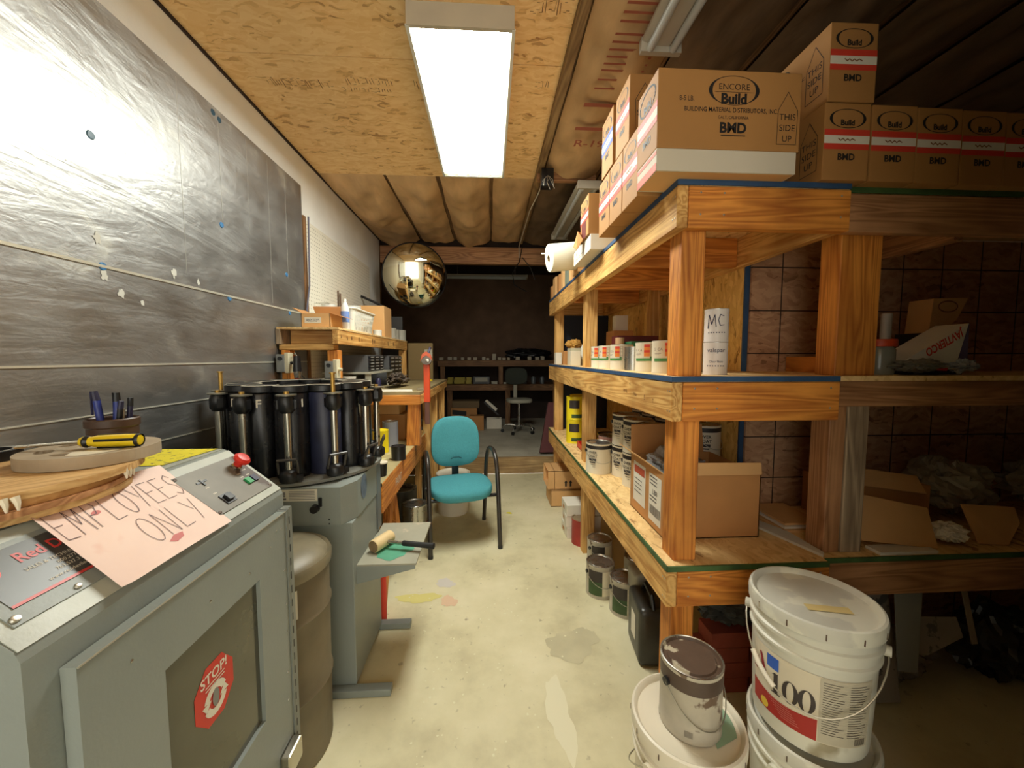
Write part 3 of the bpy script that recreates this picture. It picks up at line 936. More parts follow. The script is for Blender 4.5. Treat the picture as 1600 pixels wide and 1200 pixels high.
# row facing the camera on the turned shelving
c1 = carton('first red banded carton of the row facing out, beside the big long carton', (1.172, 1.245, DZ[2]), 0, M_REDBAND, 'red banded cartons on the top deck')
names = ['second red banded carton in the row, under no other box', 'third red banded carton along the dark row', 'fourth red banded carton along the dark row, dimly lit', 'last red banded carton in the dark row at the picture edge']
for k in range(4):
    dup(c1, (1.172 + (k + 1) * 0.1655, 1.247 + 0.004 * k, DZ[2]), 0.0, names[k])
c6 = dup(c1, (1.178, 1.243, DZ[2] + CH + 0.003), R(-1.0), 'single red banded carton stacked up on the first one of the row')

# rows with the short face to the aisle (rotated so -Y looks along -X)
A = -PI / 2
for (y, zz, x, lab) in ((1.485, 0, 0.535, 'red banded carton on the deck right behind the big long carton'),
                        (1.650, 0, 0.535, 'second lower red banded carton facing the aisle'),
                        (1.815, 0, 0.535, 'third lower red banded carton facing the aisle'),
                        (1.58, 1, 0.535, 'upper red banded carton stacked over the lower aisle row')):
    dup(c1, (x, y, DZ[2] + zz * (CH + 0.003) - 0.0), A, lab)
cblue = carton('upper carton with a blue band, stacked over the lower aisle row', (0.530, 1.762, DZ[2] + CH + 0.003), A, M_BLUEBAND)

# the two-tone long carton lying with its long side to the camera
t = thing('shipping_carton', 'big long carton with white lower strip lying broadside at the shelf corner', 'carton', (0.757, 1.215, DZ[2]), 0, world=True)
x0, x1, y0, y1 = 0.522, 0.985, 1.215, 1.375
obj('box_body', B().bevbox(x0, x1, y0, y1, DZ[2] + 0.068, DZ[2] + 0.306, 0.003), M_CARDB, t)
obj('lower_box', B().bevbox(x0 + 0.001, x1 - 0.007, y0 + 0.001, y1 - 0.002, DZ[2], DZ[2] + 0.068, 0.002), mat('white_card', (206, 196, 176), 0.7), t, )
obj('flap', B().box(x0 + 0.004, x1 - 0.012, y0 + 0.006, y1 - 0.01, DZ[2] - 0.0006, DZ[2] + 0.001), M_CARD, t)
fn = plane_fn((x0, y0, DZ[2] + 0.068), (1, 0, 0), (0, 0, 1), 0.0008)
b = B()
n = 40
o_ = [(0.082 * math.cos(2 * PI * i / n), 0.044 * math.sin(2 * PI * i / n)) for i in range(n)]
for i in range(n):
    j = (i + 1) % n
    q = lambda a, c: (a * (1 - 0.15 * (a / 0.082) ** 2), c * 0.965)
    pts = [o_[i], o_[j], q(*o_[j]), q(*o_[i])]
    b.poly([(a + 0.243, c + 0.178) for a, c in pts], fn)
text(b, 'Build', 0.042, fn, (0.243, 0.152), bold=0.045)
text(b, 'ENCORE', 0.026, fn, (0.243, 0.188), bold=-0.005)
b.strokes([[(0.18, 0.173), (0.306, 0.173)]], fn, 0.0012)
text(b, '8-5 LB.', 0.021, fn, (0.092, 0.150), sx=0.8)
text(b, 'BUILDING MATERIAL DISTRIBUTORS, INC.', 0.0195, fn, (0.236, 0.119), sx=0.83, bold=0.01)
text(b, 'GALT, CALIFORNIA', 0.0135, fn, (0.243, 0.097), sx=0.85)
text(b, 'BMD', 0.042, fn, (0.243, 0.065), bold=0.04)
b.strokes([[(0.205, 0.043), (0.283, 0.043)]], fn, 0.003)
hx = 0.42
b.strokes([[(hx - 0.033, 0.022), (hx + 0.031, 0.022), (hx + 0.033, 0.125), (hx, 0.180), (hx - 0.031, 0.125), (hx - 0.033, 0.022)]], fn, 0.0016)
for i, w_ in enumerate(('THIS', 'SIDE', 'UP')):
    text(b, w_, 0.027, fn, (hx, 0.104 - i * 0.033))
obj('printed_lettering', b, M_BLACKINK, t)
fn = plane_fn((x0, (y0 + y1) / 2, DZ[2] + 0.068), (0, -1, 0), (0, 0, 1), 0.0008)
e = B()
e.strokes([ellipse(28, 0.062, 0.036, 0, 0.185)], fn, 0.006)
text(e, 'Build', 0.03, fn, (0, 0.17), bold=0.04)
text(e, 'BMD', 0.032, fn, (0, 0.055), bold=0.03)
obj('printed_lettering', e, M_BLACKINK, t)
obj('colour_band', B().rect(-0.079, 0.079, 0.125, 0.145, fn).rect(-0.079, 0.079, 0.082, 0.1, fn), M_REDBAND, t)
obj('white_band', B().rect(-0.079, 0.079, 0.1, 0.125, fn), M_PAPER, t)
fn = plane_fn((x0 + 0.001, (y0 + y1) / 2, DZ[2]), (0, -1, 0), (0, 0, 1), 0.0008)
obj('colour_band', B().rect(-0.077, 0.077, 0.001, 0.026, fn).rect(-0.077, 0.077, 0.05, 0.062, fn), mat('orange_red_band', (226, 78, 34), 0.6), t)

# torn carton further along + white box + brown cartons + slim boxes + paper roll
t = thing('torn_carton', 'red banded carton with a torn hanging flap, past the stacked aisle cartons', 'carton', (0.535, 2.18, DZ[2] + 0.085), A)
obj('box_body', B().bevbox(-CW / 2 - .02, CW / 2, 0, 0.40, 0, 0.215, 0.003), M_CARDB, t)
carton_face(t, plane_fn((-0.01, 0, 0), (1, 0, 0), (0, 0, 1), 0.0008), CW + .02, 0.215, M_REDBAND, 0)
obj('torn_flap', B().add([(-0.10, 0, 0.06), (-0.02, -0.005, 0.0), (-0.05, -0.035, -0.05), (-0.11, -0.04, -0.02), (-0.04, -0.03, 0.05), (-0.10, 0.002, 0.058), (-0.02, -0.003, -0.002), (-0.05, -0.033, -0.052), (-0.11, -0.038, -0.022)], [(0, 1, 4), (1, 2, 4), (2, 3, 4), (3, 0, 4), (5, 6, 1, 0), (6, 7, 2, 1), (7, 8, 3, 2)]), M_CARDD, t)
obj('opening', B().rect(-0.065, 0.03, 0.0, 0.09, plane_fn((0, 0, 0), (1, 0, 0), (0, 0, 1), 0.0016)), mat('dark_red_inside', (96, 30, 22), 0.7), t)
t = thing('white_box', 'low white printed box under the torn carton on the top deck', 'box', (0.60, 2.30, DZ[2]), 0, world=True)
obj('box_body', B().bevbox(0.545, 0.90, 2.09, 2.50, DZ[2], DZ[2] + 0.083, 0.003), M_PAPER, t)
fn = plane_fn((0.545, 2.3, DZ[2]), (0, -1, 0), (0, 0, 1), 0.0008)
b = B(); text(b, 'MC', 0.03, fn, (-0.12, 0.055)); b.strokes([[(-0.15, 0.03), (0.05, 0.03)], [(-0.15, 0.02), (0.0, 0.02)]], fn, 0.002)
obj('printed_lettering', b, M_BLACKINK, t)
tag(obj('brown_box', B().bevbox(0.60, 0.95, 2.62, 2.80, DZ[2], DZ[2] + 0.15, 0.003), M_CARD), 'plain tan box standing past the torn carton on the top deck', 'box')
for k, (y, w, h, m) in enumerate(((2.92, 0.07, 0.135, M_CARD), (3.05, 0.10, 0.15, mat('teal_box_side', (120, 128, 112), 0.6)), (3.22, 0.10, 0.16, M_CARD), (3.40, 0.12, 0.15, M_CARDD), (3.60, 0.14, 0.17, M_CARD), (3.80, 0.10, 0.12, M_CARDD))):
    tag(obj('slim_box', B().bevbox(0.615, 0.90, y, y + w, DZ[2], DZ[2] + h, 0.003), m),
        ['narrow tan box next to the paper roll on the top deck', 'grey green slim box standing on the top deck', 'tan slim box behind the paper roll', 'brown slim box behind the paper roll', 'tan box near the far end of the top deck', 'small brown box at the far end of the top deck'][k], 'box', 'slim boxes at the far end of the top deck')
t = thing('paper_roll', 'fat white paper roll jutting out over the aisle from the top deck edge', 'paper roll', (0.60, 2.66, DZ[2] + 0.022), 0)
M = Matrix.Rotation(R(-101), 3, 'Y')
Mt = Euler((0, R(-98), R(8))).to_matrix()
prof = [(0.020, 0.0), (0.088, 0.0), (0.092, 0.006), (0.092, 0.205), (0.088, 0.21), (0.020, 0.21), (0.020, 0.0)]
off = Vector((-0.02, 0, 0.09))
obj('sheet_wrap', B().lathe([(r, z - 0.03) for r, z in prof], off, 40, Mt), M_ROLL, t, True)
obj('core', B().lathe([(0.0195, -0.02), (0.0195, 0.184), (0.017, 0.184), (0.017, -0.02), (0.0195, -0.02)], off, 20, Mt), mat('core_card', (120, 96, 66), 0.8), t, True)
obj('loose_tab', B().box(-0.245, -0.215, -0.004, 0.0, 0.098, 0.106), M_ROLL, t)

# ---------------------------------------------------------------- cans
def can(name, label, loc, r, h, body, rimm=None, lidm=None, rz=0.0, group=None, bail=False, band=None, wrap=None, word=None, word_m=None, cat='can', bail_a=0.0, hang=0.75):
    t = thing(name, label, cat, loc, rz, group)
    lm = rimm or M_TIN
    obj('can_body', B().lathe([(0, 0.002), (r * .97, 0.002), (r, 0.0), (r, 0.004), (r * .985, 0.008), (r * .985, h - 0.012), (r, h - 0.008), (r, h), (r * .97, h), (r * .96, h - 0.006)], seg=36), body, t, True)
    ld = obj('lid', B().lathe([(r * .985, h - 0.007), (r * .99, h + 0.001), (r * .93, h + 0.002), (r * .88, h - 0.005), (r * .80, h - 0.005), (r * .76, h - 0.001), (0, h - 0.001)], seg=36), lidm or lm, t, True)
    if band:
        z0, z1, bm_ = band
        obj('colour_band', B().lathe([(r * .986 + 0.0006, z0), (r * .986 + 0.0006, z1)], seg=36), bm_, t, True)
    if wrap:
        for (m, a0, a1, z0, z1) in wrap:
            f = cyl_fn(r * .986, -PI / 2, 0.001)
            obj('label', B().rect(a0 * r, a1 * r, z0, z1, f, 14, 1), m, t, True)
    if word:
        f = cyl_fn(r * .986, -PI / 2, 0.0018)
        b = B()
        for (tx, s, u, v) in word:
            text(b, tx, s, f, (u, v), bold=0.02)
        obj('lettering', b, word_m or M_BLACKINK, t)
    if bail:
        ca, sa = math.cos(bail_a), math.sin(bail_a)
        pts = []
        for k in range(17):
            a = PI * k / 16
            u = -math.cos(a) * (r + 0.006); d = math.sin(a)
            x, y = u, -(r * 1.02) * d ** 0.8 if d > 0.02 else 0.0
            z = h * 0.74 - d * h * hang * 0.5
            if d > 0.02:
                rad = math.hypot(x, y); need = r + 0.006
                if rad < need: x, y = x * need / rad, y * need / rad
            pts.append((x * ca - y * sa, x * sa + y * ca, z))
        obj('bail_handle', B().tube(pts, 0.0017, 6), M_WIRE, t, True)
        eb = B()
        for s in (-1, 1):
            p = Vector((s * (r * .98) * ca, s * (r * .98) * sa, h * 0.74))
            q = Vector((s * (r + 0.007) * ca, s * (r + 0.007) * sa, h * 0.74))
            eb.tube([p, q], 0.011, 12)
        obj('handle_ear', eb, M_BLACK, t, True)
    return t

# gallon cans "…VER COAT" on the bottom deck
Z0 = DZ[0]
gallon = can('paint_can', 'gallon paint can with black rim band, alone at the aisle edge of the bottom deck', (0.705, 2.42, Z0 + 0.0005), 0.083, 0.19, M_LABEL, M_TIN, M_TIN, R(0), None, True, (0.158, 0.186, M_CHOC if False else mat('black_band', (40, 34, 32), 0.5)), None,
             [('OVER', 0.022, -0.02, 0.135), ('COAT', 0.022, -0.02, 0.112)], bail_a=R(35))
_b = B(); _f = cyl_fn(0.083 * .986, -PI / 2, 0.0018)
_b.rect(-0.045, 0.005, 0.083, 0.098, _f, 6, 1).rect(-0.04, 0.0, 0.070, 0.077, _f, 6, 1).rect(-0.03, 0.0, 0.058, 0.061, _f, 6, 1).rect(-0.02, 0.0, 0.045, 0.047, _f, 6, 1)
obj('label_bar', _b, mat('dark_grey_print', (70, 66, 66), 0.6), gallon)
gallon.rotation_euler = (0, 0, R(-30))
spots = [(0.80, 1.845), (0.80, 2.04), (0.80, 2.235), (0.80, 2.38 + .18), None, (0.99, 2.04), (0.99, 2.235), (1.0, 2.43)]
lab = ['gallon coating can with black band, in the tightly packed block on the bottom deck']
for i, xy in enumerate(spots):
    if i in (3, 4): continue
    x, y = xy
    for lev in (0, 1):
        c = dup(gallon, (x + 0.05, y + 0.10, Z0 + 0.0005 + lev * 0.196), R(-55 + 5 * (i % 3)), 'white gallon can with black band stacked two high in the block on the bottom deck', 'black banded gallon cans in the block')
gallon['label'] = 'lone white gallon can with black band at the aisle edge of the bottom deck'
del_label = None
dup(gallon, (1.13, 1.95, Z0 + 0.0005 + 0.196), R(-10), 'white gallon can with black band seen above the cardboard beside the corner post')
dup(gallon, (1.13, 1.95, Z0 + 0.0005), R(-10), 'white gallon can low behind the open cardboard box, carrying another')
can('paint_can', 'gallon can with pink label right behind the lone white gallon can', (0.75, 2.63 - .02, Z0 + 0.0005), 0.083, 0.19, mat('pink_label', (196, 150, 140), 0.55), bail=True, bail_a=R(40)).location = (0.845, 2.625, Z0 + 0.0005)

for i, (y, lev) in enumerate(((3.16, 0), (3.16, 1), (3.30, 0), (3.30, 1))):
    can('yellow_can', ['yellow can at the bottom of the stacked pair near the far post', 'yellow can at the top of the stacked pair near the far post', 'lower yellow can behind the stacked pair', 'upper yellow can behind the stacked pair'][i],
        (0.74 + (0.06 if i > 1 else 0), y + 0.12, Z0 + 0.0005 + lev * 0.202), 0.075, 0.198, M_YCAN, M_TIN, M_YCAN, 0, 'yellow cans on the bottom deck', False, None,
        [(M_LABELD, -0.9, 0.3, 0.10, 0.17), (M_LABELG, -0.6, 0.9, 0.02, 0.05)])
can('yellow_can', 'squat yellow can with black lid deeper in the bottom deck behind the second post', (0.90, 2.84, Z0 + 0.0005), 0.083, 0.16, M_YCAN, M_BLACK, M_BLACK, 0, None, False, (0.125, 0.155, M_BLACK))
tr = thing('red_tray', 'red plastic tray lying on the bottom deck beside the yellow cans', 'tray', (0.80, 3.0, Z0), 0, world=True)
b = B()
b.box(0.72, 0.92, 2.86, 3.10, Z0 + 0.001, Z0 + 0.006)
b.prism([(0, 0), (0.24, 0), (0.24, 0.05), (0, 0.03)], lambda u, v, d: Vector((0.72 + d, 2.86 + u, Z0 + 0.001 + v)), 0, 0.006)
b.prism([(0, 0), (0.24, 0), (0.24, 0.05), (0, 0.03)], lambda u, v, d: Vector((0.914 + d, 2.86 + u, Z0 + 0.001 + v)), 0, 0.006)
b.box(0.72, 0.92, 2.86, 2.866, Z0 + 0.001, Z0 + 0.03).box(0.72, 0.92, 3.094, 3.10, Z0 + 0.001, Z0 + 0.05)
obj('tray_body', b, M_RED, tr)

# open cardboard box behind the corner post
t = thing('open_box', 'open brown cardboard box with shipping labels and raised flaps behind the corner post', 'cardboard box', (0.9, 1.65, Z0), world=True)
x0, x1, y0, y1, h = 0.762, 1.10, 1.47, 1.84, 0.265
x0 = 0.70
b = B()
b.box(x0, x0 + 0.004, y0, y1, Z0 + 0.001, Z0 + h).box(x1 - 0.004, x1, y0, y1, Z0 + 0.001, Z0 + h)
b.box(x0, x1, y0, y0 + 0.004, Z0 + 0.001, Z0 + h).box(x0, x1, y1 - 0.004, y1, Z0 + 0.001, Z0 + h).box(x0, x1, y0, y1, Z0 + 0.001, Z0 + 0.005)
obj('box_body', b, M_CARDD, t)
obj('flap', B().prism([(0, 0), (0.385, 0.0), (0.375, 0.05), (0.01, 0.055)], lambda u, v, d: Vector((x0 + 0.01 + u, y0 - 0.012 + d - v * .1, Z0 + h + v)), 0, 0.004), M_CARD, t)
obj('flap', B().prism([(0, 0), (0.37, 0), (0.36, 0.14), (0.0, 0.14)], lambda u, v, d: Vector((x0 + u, y1 + d + v * 0.05, Z0 + h + v)), 0, 0.004), M_CARDD, t)
obj('flap', B().prism([(0, 0), (0.33, 0), (0.31, 0.16), (0.05, 0.16)], lambda u, v, d: Vector((x0 - v * 0.55 * 0.4, y0 + 0.02 + u + v * 0.7, Z0 + h + d + v * 0.18)), 0, 0.004), M_CARD, t)
fn = plane_fn((x0, 0, Z0), (0, -1, 0), (0, 0, 1), 0.0008)
obj('label', B().rect(-1.80, -1.66, 0.05, 0.24, fn), M_PAPER, t)
obj('label', B().rect(-1.62, -1.50, 0.03, 0.235, fn), M_PAPER, t)
obj('red_stripe', B().rect(-1.79, -1.67, 0.19, 0.225, plane_fn((x0, 0, Z0), (0, -1, 0), (0, 0, 1), 0.0016)), mat('label_red', (176, 74, 48), 0.6), t)
b = B()
f2 = plane_fn((x0, 0, Z0), (0, -1, 0), (0, 0, 1), 0.0016)
random.seed(4)
y = -1.61
while y < -1.51:
    w = random.choice((0.002, 0.003, 0.005)); b.rect(y, y + w, 0.06, 0.10, f2); y += w + random.choice((0.002, 0.004))
for v in (0.12, 0.135, 0.19, 0.205, 0.22): b.rect(-1.61, -1.54, v, v + 0.005, f2)
text(b, 'LB8', 0.03, f2, (-1.56, 0.16), bold=0.01)
for v in (0.10, 0.12, 0.14, 0.16): b.rect(-1.785, -1.70, v, v + 0.004, f2)
obj('printed_lettering', b, mat('grey_ink', (96, 90, 86), 0.7), t)
# bubble wrap spilling out
def crumple(c, rx, ry, rz, seed, n=22, amp=0.35, freq=9):
    b = B(); vs = []; fs = []
    for j in range(n + 1):
        th = PI * j / n
        for i in range(n * 2):
            ph = PI * i / n
            d = Vector((math.sin(th) * math.cos(ph), math.sin(th) * math.sin(ph), math.cos(th)))
            k = 1 + amp * mnoise.noise(d * freq * 0.3 + Vector((seed, 0, 0))) + amp * 0.6 * mnoise.noise(d * freq + Vector((0, seed, 0)))
            vs.append((c[0] + d.x * rx * k, c[1] + d.y * ry * k, c[2] + d.z * rz * k))
    m = n * 2
    for j in range(n):
        for i in range(m):
            a = j * m + i; a2 = j * m + (i + 1) % m
            fs.append((a, a2, a2 + m, a + m))
    return b.add(vs, fs)
tag(obj('bubble_wrap', crumple((0.85, 1.68, Z0 + 0.235), 0.115, 0.15, 0.075, 3), M_PLASTIC), 'crumpled clear bubble wrap spilling out of the open cardboard box', 'packing')

# mid deck: quart cans with printed labels, by the corner post
for i, (z, lab_) in enumerate(((0, 'lower of two small round cans stacked beside the corner post on the middle deck'), (0.1245, 'upper of two small round cans with bold marker letters beside the corner post'))):
    c = can('quart_can', lab_, (0.865, 1.43, DZ[1] + 0.0005 + z), 0.0425, 0.122, mat('pale_can_label', (216, 208, 200), 0.4), M_TIN, M_TIN, R(-28), None, False)
    f = cyl_fn(0.0425 * .986, -PI / 2, 0.0014)
    b = B()
    if i:
        b.strokes([[(-0.032, 0.05), (-0.028, 0.10), (-0.018, 0.065), (-0.008, 0.10), (-0.003, 0.055)], [(0.022, 0.095), (0.010, 0.10), (0.004, 0.08), (0.010, 0.06), (0.024, 0.062)]], f, 0.003)
    else:
        text(b, 'valspar', 0.022, f, (0, 0.092))
        text(b, 'Clear Base', 0.011, f, (0, 0.05))
    for k in range(7): b.rect(-0.03 + k * 0.009, -0.026 + k * 0.009, 0.032, 0.036, f)
    obj('lettering', b, M_NAVY, c)

def swatch_can(label, loc, r=0.083, h=0.19, rz=0.0, group=None):
    t = can('gallon_can', label, loc, r, h, M_LABEL, M_TIN, M_TIN, rz, group, False)
    f = cyl_fn(r * .986, -PI / 2, 0.001)
    rr = r
    k = h / 0.19; q = r / 0.083
    def sc(fn): return lambda u, v, d=0.0: fn(u * q, v * k, d)
    f = sc(f)
    obj('orange_patch', B().rect(0.010, 0.045, 0.10, 0.16, f, 4, 1), mat('orange_patch', (226, 132, 52), 0.5), t)
    obj('red_patch', B().rect(0.010, 0.045, 0.16, 0.178, f, 4, 1).rect(0.010, 0.045, 0.125, 0.14, sc(cyl_fn(r * .986, -PI / 2, 0.0014)), 4, 1), M_REDBAND, t)
    obj('green_band', B().rect(-0.055, 0.060, 0.07, 0.088, f, 10, 1).rect(0.045, 0.060, 0.088, 0.10, f, 2, 1), mat('green_band', (72, 134, 74), 0.5), t)
    b = B(); g = sc(cyl_fn(r * .986, -PI / 2, 0.0016))
    text(b, 'S  CA', 0.022, g, (-0.028, 0.14)); b.rect(-0.05, -0.01, 0.115, 0.117, g, 4, 1); b.rect(-0.05, -0.02, 0.108, 0.110, g, 4, 1)
    b.strokes([[(0.050, 0.178), (0.066, 0.178), (0.066, 0.085), (0.050, 0.085), (0.050, 0.178)], [(0.05, 0.16), (0.066, 0.16)], [(0.05, 0.135), (0.066, 0.135)], [(0.05, 0.11), (0.066, 0.11)]], g, 0.0016)
    obj('lettering', b, M_CHOC if False else mat('faint_ink', (120, 84, 74), 0.6), t)
    return t
Z1 = DZ[1] + 0.0005
s0 = swatch_can('nearest white can with colour patches behind the corner post on the middle deck', (0.755, 1.60, Z1), rz=R(-40), r=0.062, h=0.135)
dup(s0, (0.760, 1.86 - .06, Z1), R(-50), 'second white can with colour patches on the middle deck, before the plain tin')
can('quart_can', 'plain bare tin standing between the white cans on the middle deck', (0.745, 1.96, Z1), 0.045, 0.120, M_TIN, M_TIN, M_TIN, 0)
dup(s0, (0.735, 2.11, Z1), R(-60), 'third white can with colour patches on the middle deck')
dup(s0, (0.72, 2.28, Z1), R(-65), 'fourth white can with colour patches on the middle deck')
dup(s0, (0.715, 2.44, Z1), R(-65), 'last white can with colour patches before the second post')
dup(s0, (0.90, 1.70, Z1), R(-35), 'white can standing in the second row on the middle deck')
gb_ = tag(obj('green_box', B().bevbox(0.86, 1.10, 2.30, 2.42, Z1, Z1 + 0.165, 0.003), mat('green_carton', (44, 104, 66), 0.6)), 'dark green carton behind the white cans on the middle deck', 'box')
tag(obj('red_box', B().bevbox(0.84, 1.12, 2.50, 2.62, Z1, Z1 + 0.21, 0.003), mat('maroon_carton', (104, 34, 34), 0.6)), 'maroon carton behind the green one on the middle deck', 'box')
can('tan_jar', 'small tan cylinder standing behind the third white can', (0.83, 2.55 - .13, Z1), 0.028, 0.19, mat('tan_jar', (196, 156, 116), 0.5), None, mat('tan_jar2', (176, 136, 96), 0.5))
tag(obj('grey_box', B().bevbox(0.98, 1.14, 3.0, 3.2, Z1, Z1 + 0.28, 0.003), M_CARDD), 'dim brown box deep on the middle deck between the posts', 'box')
tag(obj('small_white_box', B().bevbox(1.0, 1.10, 3.02, 3.10, Z1 + 0.28, Z1 + 0.40, 0.003), M_PAPER), 'small white box on top of the dim brown box', 'box')
for k, (x, y, w, h, m, lb_) in enumerate(((0.64, 3.70, 0.06, 0.115, M_PAPER, 'white upright box at the far end of the middle deck'), (0.70, 3.60, 0.05, 0.13, M_CARDD, 'narrow dark box next to the white upright box'),
                              (0.72, 3.38, 0.12, 0.15, mat('cream_carton', (206, 200, 170), 0.6), 'cream carton with yellow print near the far post on the middle deck'), (0.66, 3.10, 0.08, 0.12, M_LABEL, 'small cream box beside the second post on the middle deck'))):
    tag(obj('small_box', B().bevbox(x, x + w, y, y + w * 1.3, Z1, Z1 + h, 0.003), m), lb_, 'box')
tag(obj('paper_bag', crumple((0.80, 3.62, Z1 + 0.19), 0.07, 0.07, 0.045, 8), mat('tan_paper', (206, 156, 76), 0.7)), 'crumpled tan paper lying on the far end of the middle deck', 'paper')
tag(obj('spray_bottle', B().lathe([(0, 0), (0.035, 0), (0.035, 0.15), (0.014, 0.19), (0.014, 0.22), (0, 0.22)], (0.80, 3.2, Z1), 18), M_OFFWHITE, None, True), 'white plastic bottle between the far posts on the middle deck', 'bottle')

# bottom deck, turned part: scrap card, boards, papers
tag(obj('white_board', B().prism([(1.225, 1.60), (1.275, 1.61), (1.31, 1.325), (1.243, 1.312)] if False else [(1.14, 1.585), (1.20, 1.60), (1.245, 1.50), (1.245, 1.318), (1.225, 1.30)], lambda u, v, d: Vector((u, v, Z0 + d)), 0.0005, 0.010), M_OFFWHITE), 'narrow white board lying flat on the bottom deck near the shelf corner', 'board')
for k in range(3):
    tag(obj('card_sheet', B().box(1.235 + k * 0.008, 1.42, 1.50 + k * 0.01, 1.74, Z0 + 0.001 + k * 0.011, Z0 + 0.010 + k * 0.011), M_PAPER if k % 2 else M_CARD), ['lowest sheet in the flat pile of white and tan card behind the paired uprights', 'middle sheet in the flat pile of white and tan card', 'top sheet in the flat pile of white and tan card'][k], 'card')
def slab(name, label, cat, pts, th, m, z=None):
    b = B(); P_ = [Vector(p) for p in pts]
    nrm = (P_[1] - P_[0]).cross(P_[2] - P_[0]).normalized() * th
    n = len(P_)
    b.add(P_ + [p + nrm for p in P_], [tuple(range(n)), tuple(range(n, 2 * n))] + [(i, (i + 1) % n, (i + 1) % n + n, i + n) for i in range(n)])
    return tag(obj(name, b, m), label, cat)
slab('cardboard_flap', 'large bent sheet of cardboard slumped on the bottom deck past the paired uprights', 'cardboard', [(1.43, 1.36, Z0 + 0.03), (1.71, 1.33, Z0 + 0.004), (1.74, 1.40, Z0 + 0.135), (1.45, 1.45, Z0 + 0.19)], 0.006, M_CARD)
slab('cardboard_flap', 'upper folded strip of cardboard leaning over the slumped sheet', 'cardboard', [(1.50, 1.50, Z0 + 0.205), (1.82, 1.47, Z0 + 0.165), (1.83, 1.52, Z0 + 0.225), (1.52, 1.56, Z0 + 0.265)], 0.006, M_CARD)
tag(obj('open_carton', B().bevbox(1.52, 1.88, 1.50, 1.75, Z0 + 0.001, Z0 + 0.19, 0.003), M_CARDD), 'dim brown carton behind the slumped cardboard sheet', 'carton')
tag(obj('paper_stack', B().box(1.45, 1.68, 1.30, 1.36, Z0 + 0.0005, Z0 + 0.012), M_PAPER), 'flat greyish papers under the slumped cardboard at the deck edge', 'papers')
tag(obj('paper_wad', crumple((1.80, 1.37, Z0 + 0.05), 0.06, 0.05, 0.035, 5), M_PAPER), 'crumpled white paper wad beside the slumped cardboard', 'paper')
q = slab('carton_scrap', 'curved carton scrap with an oval print lying near the far edge of the bottom deck', 'cardboard', [(1.92, 1.36, Z0 + 0.002), (2.02, 1.34, Z0 + 0.004), (2.12, 1.38, Z0 + 0.07), (2.15, 1.42, Z0 + 0.12), (1.94, 1.44, Z0 + 0.13)], 0.005, M_CARD)
for (x, y, rx, ry, rz, s, lb_) in ((2.08, 1.60, 0.17, 0.12, 0.11, 21, 'pale crumpled plastic sheeting heaped on the bottom deck in the dark corner'), (2.58, 1.58, 0.20, 0.12, 0.10, 27, 'second heap of pale crumpled sheeting at the end of the bottom deck')):
    tag(obj('plastic_sheeting', crumple((x, y, Z0 + 0.16), rx, ry, rz, s), mat('dusty_sheeting', (150, 142, 122), 0.5, bump=0.6, bscale=12)), lb_, 'sheeting')

# middle deck, turned part
t = thing('printed_box', 'white box with red block letters lying tilted on the middle deck in the dark part', 'box', (1.715, 1.46, DZ[1]))
t.scale = (0.68, 0.8, 0.75)
b = B()
tri = [(0, 0), (0.33, -0.005), (0.385, 0.195)]
face = lambda u, v, d: Vector((-0.24 + u, -0.12 + d, 0.065 + v))
b.prism(tri, face, 0, 0.14)
obj('box_body', b, M_PAPER, t)
obj('lower_face', B().prism([(0.03, -0.01), (0.30, -0.012), (0.28, -0.045), (0.04, -0.04)], face, 0.004, 0.12), M_REDBAND, t)
obj('side_face', B().prism([(0.335, -0.06), (0.40, 0.0), (0.395, 0.195), (0.34, 0.0)], face, 0.004, 0.10), mat('violet_card', (96, 84, 118), 0.7), t)
lt = B()
text(lt, 'JAVTIERCO', 0.058, lambda u, v: face(u, v, -0.001), (0.245, 0.098), bold=0.03, sx=0.8, rot=R(27) + PI)
obj('red_lettering', lt, M_REDBAND, t)
obj('support', B().box(-0.20, 0.16, -0.10, 0.10, 0.0005, 0.055), M_DARK, t)
t = thing('oval_print_box', 'tan box with an oval print tilted behind the red lettered one', 'box', (1.94, 1.60, DZ[1]))
t.scale = (0.70, 0.8, 0.82)
face2 = lambda u, v, d: Vector((-0.10 + u, -0.07 + d, 0.20 + v))
pl = [(0, 0), (0.10, 0.02), (0.18, 0.08), (0.245, 0.19), (0.02, 0.185)]
obj('box_body', B().prism(pl, face2, 0, 0.12), M_CARD, t)
obj('oval_print', B().strokes([ellipse(26, 0.062, 0.028, 0.115, 0.145)], lambda u, v: face2(u, v, -0.001), 0.006), M_BROWNINK, t)
obj('support', B().box(-0.10, 0.14, -0.06, 0.10, 0.0005, 0.21), M_DARK, t)
t = thing('glass_jar', 'glass jar with an orange lid beside the orange post on the middle deck', 'jar', (1.52, 1.42, DZ[1]))
obj('jar_body', B().lathe([(0, 0), (0.045, 0), (0.048, 0.01), (0.048, 0.095), (0.04, 0.11), (0, 0.11)], seg=24), mat('cloudy_glass', (140, 140, 126), 0.2, var=0.2), t, True)
obj('jar_lid', B().lathe([(0.05, 0.108), (0.052, 0.112), (0.052, 0.132), (0.05, 0.136), (0, 0.136)], seg=24), M_ORANGE, t, True)
can('spray_can', 'slim upright white tube standing in the dark part of the middle deck', (1.78, 1.64, DZ[1] + 0.0005), 0.02, 0.26, M_OFFWHITE, None, M_OFFWHITE)
tag(obj('plastic_scraps', crumple((1.60, 1.345, DZ[1] + 0.036), 0.09, 0.035, 0.022, 14, amp=0.5), mat('grey_film', (120, 116, 102), 0.3, bump=1, bscale=30)), 'grey crumpled film in front of the jar on the middle deck', 'plastic film')
